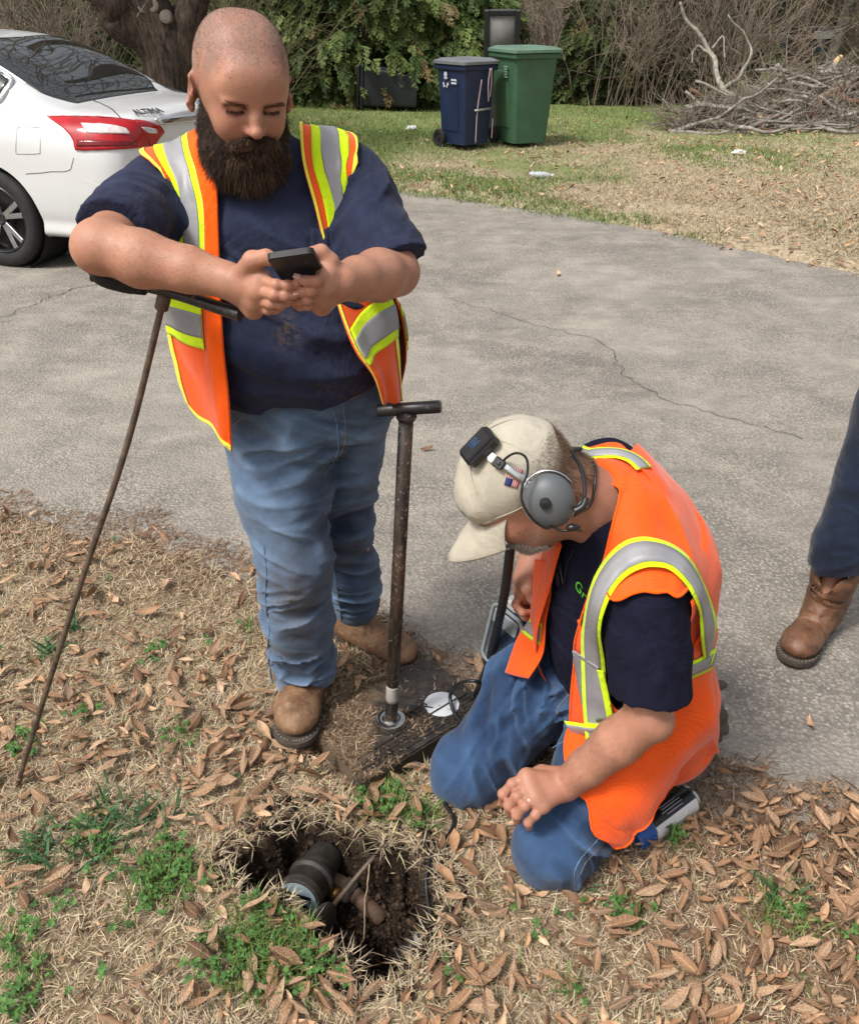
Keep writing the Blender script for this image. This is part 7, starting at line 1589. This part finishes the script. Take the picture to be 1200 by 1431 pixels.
b0_ = G(648, 203); blue, Tb, Rb_ = bin_('blue_bin', (b0_[0], b0_[1]-.30, .02), R0(38), .43, .46, .51, .54, .95, (.008, .018, .060), 'dark blue wheeled bin with white logo beside the green bin', (.15, .16, .17))
Rw = Rb_
m = MB(); p_ = Tb([.06, -.31, .48]); m.tube([Tb([-.10, -.298, .46]), Tb([.16, -.298, .47])], .014, 8); m.build('lift_bar', plain('galvanised_bar', (.35, .35, .33), .5, metal=.5), blue)
PNK = plain('pale_pink_string', (.55, .38, .38), .8)
for pp in ([(-.02, -.32, .80), (-.06, -.30, .45), (-.05, -.27, .08)], [(.10, -.335, .92), (.085, -.325, .75), (.11, -.31, .55)], [(.12, -.335, .92), (.135, -.325, .75), (.13, -.31, .60)], [(.20, -.30, .35), (.205, -.285, .12)]):
    m = MB(); m.tube(spline([Tb(p) for p in pp], 20), .007, 6); m.build('string', PNK, blue)
LOGO = plain('white_print', (.50, .52, .55), .6)
def bin_face(x, z): return Tb([-(lerp(.43, .52, z)/2+.014), x, z])
fN = -Rb_[:, 0]; fR = -Rb_[:, 1]; FRm = np.stack([fR, [0, 0, 1], fN], 1)
for k in range(3):
    a = 2.094*k+1.57; cc = bin_face(.06, .76)+FRm@np.array([.040*math.cos(a), .052*math.sin(a), .012]); m = MB(); m.prism([(-.030, -.012), (.012, -.012), (.012, -.024), (.034, 0), (.012, .024), (.012, .012), (-.030, .012)], FRm@np.array(Matrix.Rotation(a+1.57, 3, 'Z')), cc, 0, .003); m.build('recycling_arrow', LOGO, blue, smooth=False)
m = MB(); m.lathe([(.030, 0), (.030, .003)], bin_face(.06, .85)+fN*.012, fN, 14); m.build('printed_emblem', LOGO, blue, smooth=False)
for k in range(2): m = MB(); m.box(bin_face(-.10, .795-.035*k)+fN*.013, (.050, .010, .002), FRm); m.build('printed_line', LOGO, blue, smooth=False)
g0b = G(722, 201); green, Tg, Rg_ = bin_('green_bin', (g0b[0]+.02, g0b[1]-.25, .02), R0(22), .47, .54, .60, .68, 1.07, (.042, .105, .056), 'large green wheeled bin with pale green lid right of the blue bin', (.11, .19, .135))
cdf = -Rg_[:, 0]
for k in range(5): m = MB(); m.box(Tg([-.315+.0, -.12+.0*k, .93-.028*k]), (.004, .05-.006*(k % 2), .008), Rg_); m.build('printed_line', plain('faded_print', (.18, .26, .20), .6), green, smooth=False)
bin_('grey_bin', (g0b[0]-.20, g0b[1]+.85, .02), R0(-6), .36, .4, .42, .46, .86, (.035, .036, .036), 'grey wheeled bin with its lid standing open behind the green bin', (.022, .023, .024), open_lid=True)
fb = G(500, 160); tilt = Matrix.Rotation(R0(12), 3, 'Z')@Matrix.Rotation(R0(-84), 3, 'Y'); tm = np.array(tilt)
bin_('black_bin', (fb[0]+1.10, fb[1]+.42, .33), 0, .50, .52, .62, .66, 1.02, (.012, .014, .018), 'black wheeled bin lying on its side under the evergreen boughs', tilt=np.array(Matrix.Rotation(R0(-12), 3, 'Z')@Matrix.Rotation(R0(-86), 3, 'Y')))
# ================================================================== litter
bt = G(757, 252); e = empty('plastic_bottle', bt+[0, 0, .04], 'clear plastic bottle lying on the far lawn below the green bin', 'bottle'); t = NT('clear_bottle_plastic'); BTL = t.done((.62, .66, .68), .15, spec=.6, Transmission_Weight=.45)
m = MB(); m.lathe([(.02, 0), (.036, .012), (.037, .06), (.034, .07), (.037, .08), (.037, .16), (.030, .20), (.014, .225), (.013, .24)], bt+[-.14, .02, .055], (1, -.15, 0), 18); m.build('bottle_body', BTL, e, auto=60); m = MB(); m.lathe([(.015, .241), (.015, .262)], bt+[-.14, .02, .055], (1, -.15, 0), 14); m.build('bottle_cap', plain('white_cap', (.6, .6, .6), .4), e)
def crumple(uv, s, lab, seed):
    c = G(*uv)+np.array([0, 0, s*.5+.03]); q = SDF(); q.ell(c, (s*1.6, s*1.1, s*.6)); q.disp(lumps(30, s*.5, seed, 3)); V, F = q.mesh(s*.12); o = obj('paper_scrap', V, F, plain('white_paper', (.62, .62, .60), .7), origin=c, smooth=False); tag(o, lab, 'litter')
crumple((1032, 221), .055, 'white crumpled paper on the straw coloured lawn near the brush pile', 71); crumple((575, 184), .05, 'small white scrap on the green grass left of the blue bin', 72); crumple((570, 199), .028, 'tiny white scrap on the grass nearest the blue bin wheel', 73)
# ================================================================== brush pile
BK_M = plain('grey_bark', (.25, .225, .19), .9, var=.5, scale=14, bump=.5); BK2_M = plain('red_brown_bark', (.15, .075, .045), .9, var=.4, scale=14, bump=.4); CUT_M = plain('fresh_cut_wood', (.55, .38, .20), .8, var=.2)
bp0 = G(1120, 175); pile = empty('brush_pile', bp0+[0, .6, 0], 'heap of cut grey branches at the right edge of the far lawn', 'brush pile')
r = np.random.default_rng(500)
def branch(pts, r0, r1, mat=None, n=26):
    m = MB(); q = spline(pts, n); L = np.linalg.norm(q[-1]-q[0]); q = q+.05*np.stack([noise(q, 2.5, 1, 2), noise(q, 2.5, 2, 2), noise(q, 2.5, 3, 2)], 1); q[:, 2] = np.maximum(q[:, 2], .04); m.tube(q, np.linspace(r0, r1, n)*(1+.15*noise(q, 9, 4)), 8); return m.build('branch', mat or BK_M, pile)
def WP(u, v, dy=0): return W(u, v, np.clip(13.3+(188-v)/100*1.5, 13.3, 15.2)+dy)
branch([WP(975, 148), WP(1010, 152), WP(1070, 150)], .055, .075); branch([WP(1060, 152), WP(1020, 135), WP(1000, 112), WP(992, 70), WP(960, 25), WP(950, 0)], .06, .018); branch([WP(1005, 125), WP(1035, 105), WP(1050, 70), WP(1015, 20)], .035, .010)
branch([WP(992, 72), WP(975, 62), WP(962, 90)], .022, .008); branch([WP(996, 62), WP(1010, 48), WP(1013, 80)], .020, .008); branch([WP(1075, 152), WP(1120, 140), WP(1165, 120), WP(1215, 95)], .055, .045)
branch([WP(1125, 162), WP(1160, 135), WP(1230, 108)], .085, .070, BK2_M); branch([WP(1148, 108), WP(1163, 92), WP(1172, 80)], .055, .045, BK_M); branch([WP(1166, 88, -.03), WP(1173, 78, -.03)], .046, .035, CUT_M); branch([WP(1080, 178), WP(1130, 160), WP(1178, 158), WP(1210, 172)], .045, .03); branch([WP(1172, 158), WP(1175, 178), WP(1180, 188)], .04, .028); branch([WP(1045, 172), WP(1060, 163)], .028, .038, CUT_M)
branch([WP(960, 130), WP(985, 150), WP(1000, 158)], .02, .035); branch([WP(925, 152), WP(970, 160), WP(1010, 172)], .012, .025); branch([WP(905, 172), WP(960, 172), WP(1000, 178)], .008, .02)
for k in range(112):
    u = 985+300*r.random()**.8; top_ = 150-48*sstep(1000, 1120, np.array(u)); v = r.uniform(top_, 186); L = r.uniform(40, 150); a = r.normal(-.10, .30)
    branch([WP(u-L/2, min(v-a*L/2, 188)), WP(u, v+r.normal(0, 6), r.normal(0, .15)), WP(u+L/2, min(v+a*L/2, 188), r.normal(0, .2))], r.uniform(.012, .042), r.uniform(.005, .018), BK_M if r.random() < .9 else BK2_M, 14)
n = 2600; u = 930+370*r.random(n)**.8; top_ = 150-55*sstep(980, 1120, u); v = top_+(190-top_)*r.random(n); S = np.zeros((n, 5, 3)); p0 = np.array([WP(a, b) for a, b in zip(u, v)]); d = r.normal(0, 1, (n, 3))*[1, .5, .36]+[-.2, 0, .08]; d /= np.linalg.norm(d, axis=1)[:, None]; ln = r.uniform(.2, .75, n)
S[:, 0] = p0
for k in range(1, 5): d = d+r.normal(0, .22, (n, 3)); d /= np.linalg.norm(d, axis=1)[:, None]; S[:, k] = S[:, k-1]+d*(ln/4)[:, None]
S[..., 2] = np.maximum(S[..., 2], .02); TWG_M = plain('twig_bark', (.20, .165, .13), .9, var=.4); o = hair('twigs', S, np.linspace(.0075, .002, 5), TWG_M, pile); o['kind'] = 'stuff'
# ================================================================== trees and thicket
CED_M = foliage_mat('evergreen_foliage', .55, .2)
def spray_tpl(seed, nb=11):
    r = np.random.default_rng(seed); V = []; F = []; n = 0
    def strip(p, q, w0):
        nonlocal n
        d = unit(q-p); s = unit(np.cross(d, [0.1, .2, 1.])) * w0; md = lerp(p, q, .55); V.extend([p-s*.5, p+s*.5, md-s, md+s, q]); F.extend([(n, n+1, n+3), (n, n+3, n+2), (n+2, n+3, n+4)]); n += 5
    ax = lambda t_: np.array([t_, 0, -.35*t_*t_])
    for i in range(nb):
        t_ = (i+.5)/nb; sd = 1 if i % 2 else -1; L = .55*(1-t_*.75)*r.uniform(.8, 1.2); p = ax(t_); q = p+np.array([L*.75, sd*L*.75, -.22*L+r.normal(0, .05)]); strip(p, q, .045)
        for w in (.35, .62): p2 = lerp(p, q, w); q2 = p2+np.array([L*.40, sd*L*.08*(1 if i % 3 else -1), -.12*L+r.normal(0, .04)]); strip(p2, q2, .040)
    strip(ax(.7), ax(1.08), .045); return np.array(V), np.array(F)
TPL = [spray_tpl(s) for s in range(6)]
def conifer(name, base, rx, ry, h, n, seed, label, tone=1.0, low=0.0, trunk=True):
    r = np.random.default_rng(seed); e = empty(name, base, label, 'tree', None); V = []; F = []; C = []; nb = 0
    for i in range(n):
        z = r.uniform(low, h); k = (1-max(0, (z/h-.35)/.65)**1.6*.8); a = r.uniform(0, 6.283); rad = k*(.55+.45*math.sqrt(r.random()))*(1+.22*math.sin(3*a+seed)+.18*math.sin(5*z+2*a)); p = np.array([math.cos(a)*rx*rad, math.sin(a)*ry*rad, z]); L = r.uniform(.20, .44)
        out = unit(np.array([math.cos(a)/rx, math.sin(a)/ry, r.normal(-.55, .35)])); R = axes(out, unit([r.normal(0, .35), r.normal(0, .35), 1])); R = np.stack([R[:, 1], R[:, 0], R[:, 2]], 1); T, Ft = TPL[r.integers(6)]
        v = T*L@R.T+p+base; V.append(v); F.append(Ft+nb); nb += len(v); q = r.random(); c = lerp(np.array([.035, .068, .018]), np.array([.175, .225, .065]), q**1.2)*tone
        if r.random() < .05: c = np.array([.16, .12, .05])
        C.append(np.tile(c, (len(v), 1))*r.uniform(.85, 1.15, (len(v), 1)))
    o = obj('crown', np.vstack(V), np.vstack(F), CED_M, e, col=np.vstack(C)); o['kind'] = 'stuff'
    m = MB(); m.tube(spline([base-[0, 0, .1], base+[.03, 0, h*.5], base+[0, 0, h*.93]], 12), np.linspace(.11, .02, 12), 10); m.build('trunk', BRK_M, e); return e
t = NT('dark_tree_bark'); w_ = t.noise(9, 6, .7, vec=t.map((3, 3, .7))); c = t.mix(t.ramp(w_, [(.35, 0), (.65, 1)]), (.022, .016, .012), (.11, .080, .062)); BRK_M = t.done(c, .92, t.bump(w_, 1.0, .03), spec=.15)
conifer('evergreen_tree', np.array([-1.75, 17.2, 0]), 2.2, 1.0, 4.2, 3600, 601, 'dense drooping evergreen right behind the standing man, over the black bin', 1.0)
conifer('evergreen_tree', np.array([.45, 17.3, 0]), 1.3, .85, 2.5, 2000, 602, 'lower evergreen between the black bin and the blue bin', 1.12)
conifer('evergreen_tree', np.array([-3.9, 18.2, 0]), 1.5, .9, 4.2, 1300, 603, 'tall evergreen just right of the multi stemmed trunk', .85)
conifer('evergreen_tree', np.array([-6.2, 17.4, 0]), 1.5, .9, 4.0, 1300, 604, 'evergreen above the roof of the white car', .8)
conifer('evergreen_tree', np.array([3.0, 17.6, 0]), .75, .6, 1.7, 520, 605, 'dark low evergreen just right of the green bin', .5)
conifer('evergreen_tree', np.array([5.9, 19.6, 0]), .9, .8, 4.4, 800, 606, 'olive evergreen behind the brush pile', .62, .5)
conifer('evergreen_tree', np.array([4.2, 18.2, 0]), .9, .6, 2.6, 620, 607, 'thin olive evergreen in the thicket left of the brush pile', .62, .2)
conifer('evergreen_tree', np.array([9.8, 18.5, 0]), 1.4, .9, 4.2, 800, 608, 'evergreen at the far right edge of the thicket', .7, .3)
# ivy and boughs sweeping onto the ground under the evergreens
# multi stemmed tree
tr = empty('large_tree', np.array([-3.3, 10.8, 0]), 'dark multi stemmed tree trunk with pale pruning scars behind the white car', 'tree')
def limb(pts, r0, r1, nm='trunk', n=40):
    m = MB(); q = spline(pts, n); q = q+.03*np.stack([noise(q, 3, 4), noise(q, 3, 5), noise(q, 3, 6)*0], 1); m.tube(q, np.interp(np.linspace(0, 1, n), [0, .12, 1], [r0*1.25, r0, r1])*(1+.12*noise(q, 6, 9)), 16); return m.build(nm, BRK_M, tr)
limb([(-3.05, 10.8, -.1), W(232, 80, 10.8), W(205, 0, 10.8), (-3.7, 10.9, 3.2)], .30, .17); limb([(-3.0, 10.75, -.1), W(225, 85, 10.7), W(165, 25, 10.6), W(120, -30, 10.5), (-5.6, 10.6, 3.4)], .24, .11); limb([(-2.98, 10.85, -.1), W(258, 80, 10.8), W(268, 20, 10.8), W(275, -50, 10.8), (-2.6, 10.9, 4.0)], .19, .12)
limb([W(240, 40, 10.8), W(252, 15, 10.9), W(262, -20, 11)], .10, .07, 'limb'); limb([W(180, 45, 10.6), W(160, -10, 10.9), W(150, -90, 11.2)], .12, .06, 'limb')
for (u, v) in ((200, 8), (213, 7), (231, 23)):
    m = MB(); p = W(u, v, 10.60); m.lathe([(.075, -.06), (.062, .0), (.045, .006), (.0001, .004)], p, (0.1, -1, .1), 14); m.build('pruning_scar', plain('pale_scar', (.17, .14, .115), .9, var=.3), tr, auto=50)
r = np.random.default_rng(620); n = 500; S = np.zeros((n, 6, 3)); S[:, 0] = np.stack([r.uniform(-6, -1.5, n), r.uniform(10.2, 11.8, n), r.uniform(2.0, 4.6, n)], 1); d = unit([0, 0, 1])+r.normal(0, .8, (n, 3)); ln = r.uniform(.5, 1.6, n)
for k in range(1, 6): d = d+r.normal(0, .3, (n, 3)); d /= np.linalg.norm(d, axis=1)[:, None]; S[:, k] = S[:, k-1]+d*(ln/5)[:, None]
o = hair('twigs', S, np.linspace(.012, .003, 6), TWG_M, tr); o['kind'] = 'stuff'
# bare shrubs
def bare_shrub(base, rx, h, n, seed, label, mat, lean=.3, rad=.009):
    r = np.random.default_rng(seed); e = empty('bare_shrub', base, label, 'shrub'); K = 8; n0 = n//4
    def grow(P0, D0, L, jit):
        m = len(P0); S = np.zeros((m, K, 3)); S[:, 0] = P0; d = D0/np.linalg.norm(D0, axis=1)[:, None]
        for k in range(1, K): d = d+r.normal(0, jit, (m, 3))+[0, 0, -.03]; d /= np.linalg.norm(d, axis=1)[:, None]; S[:, k] = S[:, k-1]+d*(L/(K-1))[:, None]
        return S
    P0 = base+np.stack([r.normal(0, rx*.45, n0), r.normal(0, .3, n0), np.zeros(n0)], 1); S0 = grow(P0, np.stack([r.normal(0, lean, n0), r.normal(0, lean, n0), np.ones(n0)], 1), r.uniform(.6, 1.1, n0)*h, .13)
    i = r.integers(0, n0, n); k = r.integers(2, K-1, n); S1_ = grow(S0[i, k], S0[i, k]-S0[i, k-1]+r.normal(0, .10, (n, 3))*[1, 1, .6], r.uniform(.25, .6, n)*h*.8, .18)
    j = r.integers(0, n, n*2); k = r.integers(2, K-1, n*2); S2_ = grow(S1_[j, k], S1_[j, k]-S1_[j, k-1]+r.normal(0, .05, (n*2, 3)), r.uniform(.15, .35, n*2)*h*.8, .2)
    for nm, S, ra in (('stems', S0, rad), ('branches', S1_, rad*.55), ('twigs', S2_, rad*.36)):
        S[..., 2] = np.maximum(S[..., 2], .01); o = hair(nm, S, np.linspace(ra, ra*.35, K), mat, e); o['kind'] = 'stuff'
    return e
TW2 = plain('tan_twigs', (.215, .17, .13), .9, var=.3); TW3 = plain('dark_twigs', (.075, .055, .042), .9, var=.3); TW4 = plain('olive_twigs', (.12, .105, .05), .9, var=.3)
for (x, y, rx, h, n, mt, lab) in [(2.4, 18.4, .9, 2.6, 420, TW2, 'tan bare shrub behind the grey open bin'), (3.5, 17.0, 1.1, 2.4, 300, TW2, 'tangled tan bare shrub right of the green bin'), (4.5, 17.4, 1.0, 2.8, 280, TW3, 'dark bare shrub left of the brush pile'), (5.15, 16.4, .8, 2.5, 240, TW2, 'bare shrub standing behind the grey branches of the heap'), (8.0, 16.2, .8, 2.4, 240, TW3, 'dark bare shrub behind the right end of the heap'), (-5.2, 12.6, 1.3, 2.3, 420, TW2, 'bare shrub above the roof of the white car'), (-3.0, 14.2, .9, 2.4, 260, TW4, 'olive bare shrub behind the multi stemmed trunk'), (8.8, 17.0, 1.1, 2.6, 240, TW4, 'olive bare shrub at the far right of the thicket'), (4.4, 19.6, 1.2, 2.8, 220, TW4, 'olive bare shrub in front of the wire fence')]:
    bare_shrub(np.array([x, y, 0]), rx, h, n, int(abs(x)*100)+int(y), lab, mt)
for (u, Y, rr_, lab) in [(1003, 19.5, .06, 'thin dark tree in the thicket above the curled grey branch'), (1058, 21, .11, 'dark tree in the thicket standing before the parked truck'), (1098, 20, .05, 'slim dark tree directly right of the parked truck cab'), (1122, 18.5, .22, 'stout olive barked tree right of the parked truck'), (1150, 19, .12, 'grey tree beside the stout olive barked tree'), (868, 19, .05, 'slim pale tree in the thicket right of the green bin'), (905, 20.5, .06, 'slim pale tree left of the brush pile'), (1182, 21, .07, 'slim tree at the far right edge'), (790, 21, .09, 'dark tree seen above the green bin'), (700, 22, .09, 'dark tree seen above the open grey lid'), (36, 16, .10, 'dark tree seen above the white car roof')]:
    b = W(u, 90, Y); b[2] = 0; e = empty('bare_tree', b, lab, 'tree'); rg = np.random.default_rng(int(u)); m = MB(); q = spline([b-[0, 0, .1], b+[rg.normal(0, .1), 0, 1.5], b+[rg.normal(0, .3), 0, 3.2], b+[rg.normal(0, .5), 0, 5]], 20); m.tube(q, np.linspace(rr_, rr_*.5, 20), 10); m.build('trunk', BRK_M if u not in (868, 905, 1150) else BK_M, e)
    n = 26; S = np.zeros((n, 6, 3)); k = rg.integers(8, 20, n); S[:, 0] = q[k]; d = rg.normal(0, 1, (n, 3))+[0, 0, .5]; ln = rg.uniform(.6, 1.6, n)
    for kk in range(1, 6): d = d/np.linalg.norm(d, axis=1)[:, None]+rg.normal(0, .3, (n, 3)); S[:, kk] = S[:, kk-1]+d/np.linalg.norm(d, axis=1)[:, None]*(ln/5)[:, None]
    o = hair('limbs', S, np.linspace(.02, .004, 6), TW3, e); o['kind'] = 'stuff'
# the far wood that closes the view
r = np.random.default_rng(640); n = 42000; X = r.uniform(-30, 30, n); Y = r.uniform(21, 44, n)+np.abs(X)*.12; Z = 9*r.random(n)**1.3; s = r.uniform(.05, .20, n)*(Y/24); a = r.normal(0, 1, (n, 3)); a /= np.linalg.norm(a, axis=1)[:, None]; b = np.cross(a, r.normal(0, 1, (n, 3))); b /= np.linalg.norm(b, axis=1)[:, None]; c0 = np.stack([X, Y, Z], 1)
gap = noise(c0, .35, 641, 2)+.25*noise(c0, 1.2, 642); kp = (gap > -.42) & ~((np.abs(X/Y-.385) < .04) & (Y < 30) & (Z < 2.2)); c0, a, b, s = c0[kp], a[kp], b[kp], s[kp]; n = len(c0)
V = np.stack([c0-a*s[:, None], c0+b*s[:, None]*.5, c0+a*s[:, None], c0-b*s[:, None]*.5], 1).reshape(-1, 3); F = np.arange(n*4).reshape(-1, 4); q = noise(c0, .3, 643, 2)+r.normal(0, .3, n); cc = lerp(np.array([[.095, .075, .052]]), np.array([[.060, .075, .030]]), sstep(-.2, .5, q)[:, None])*r.uniform(.5, 1.5, (n, 1))
o = obj('distant_wood', V, F, CED_M, col=np.repeat(cc, 4, 0), smooth=False); tag(o, 'brown and olive winter wood far behind the lawn', 'wood', None, 'stuff')
n = 900; X = r.uniform(-26, 26, n); Y = r.uniform(22, 40, n); S = np.zeros((n, 5, 3)); X = np.where((np.abs(X/Y-.385) < .035) & (Y < 29), X+4, X); S[:, 0] = np.stack([X, Y, X*0-.1], 1)
for k in range(1, 5): S[:, k] = S[:, k-1]+np.stack([r.normal(0, .12, n), r.normal(0, .1, n), np.full(n, 1.8)], 1)
o = empty('distant_trunks', (0, 30, 0)); hh_ = hair('distant_stems', S, np.linspace(.10, .04, 5)*1.0, BRK_M, o); hh_['kind'] = 'stuff'; tag(o, 'many thin dark trunks of the wood behind the lawn', 'wood', None, 'stuff')
# ---- wire fence and parked truck
fe = empty('wire_fence', W(1090, 60, 22.5)*[1, 1, 0], 'chain wire fence with dark top rail in front of the parked truck', 'fence'); fx0, fx1 = 3.2, 13.5; FM = plain('dark_fence_steel', (.05, .05, .048), .5, metal=.4)
m = MB(); m.tube([(fx0, 22.5, 1.12), (fx1, 22.5, 1.12)], .022, 8); m.build('top_rail', FM, fe)
for x in np.arange(fx0, fx1+.1, 2.05): m = MB(); m.tube([(x, 22.5, -.1), (x, 22.5, 1.16)], .026, 8); m.build('fence_post', FM, fe)
k = 0; S = []
for x in np.arange(fx0, fx1, .085):
    S.append(np.linspace([x, 22.5, .02], [x+1.08, 22.5, 1.1], 4)); S.append(np.linspace([x+1.08, 22.5, .02], [x, 22.5, 1.1], 4))
o = hair('wire_mesh', np.array(S), np.full(4, .0018), FM, fe); o['kind'] = 'stuff'
tk = empty('parked_truck', W(1075, 75, 27)*[1, 1, 0], 'dark blue pickup truck parked beyond the wire fence', 'truck'); tb = W(1072, 60, 27); TX = lambda x, y, z: np.array([tb[0]+x, 27+y, z]); tP = plain('dark_blue_paint', (.02, .03, .055), .25); tS = plain('silver_tailgate', (.35, .36, .38), .3, metal=.3)
m = MB(); m.prism([(-2.3, .45), (2.4, .45), (2.4, 1.02), (.55, 1.06), (.25, 1.62), (-.75, 1.66), (-1.25, 1.10), (-2.25, 1.0)], np.stack([[1, 0, 0], [0, 0, 1], [0, -1, 0]], 1), TX(0, .9, 0), 0, 1.8); m.build('body', tP, tk, smooth=False)
m = MB(); m.prism([(-.95, 1.12), (.28, 1.12), (.16, 1.55), (-.68, 1.58)], np.stack([[1, 0, 0], [0, 0, 1], [0, -1, 0]], 1), TX(0, -.9, 0), 0, .012); m.build('side_window', GLS_M, tk, smooth=False)
m = MB(); m.box(TX(1.5, -.905, .86), (.88, .01, .09), None, .004); m.build('silver_panel', tS, tk, smooth=False)
m = MB(); m.box(TX(2.3, -.91, .92), (.07, .02, .13), None, .01); m.build('tail_lamp', plain('red_tail_lamp', (.35, .02, .02), .2), tk, smooth=False)
for x in (-1.45, 1.5): m = MB(); m.lathe([(.18, 0), (.36, .0), (.38, .03), (.38, .2), (.36, .23), (.2, .22), (.16, .18), (.0001, .18)], TX(x, -.72, .38), (0, -1, 0), 24); m.build('wheel', TY_M, tk, auto=45)
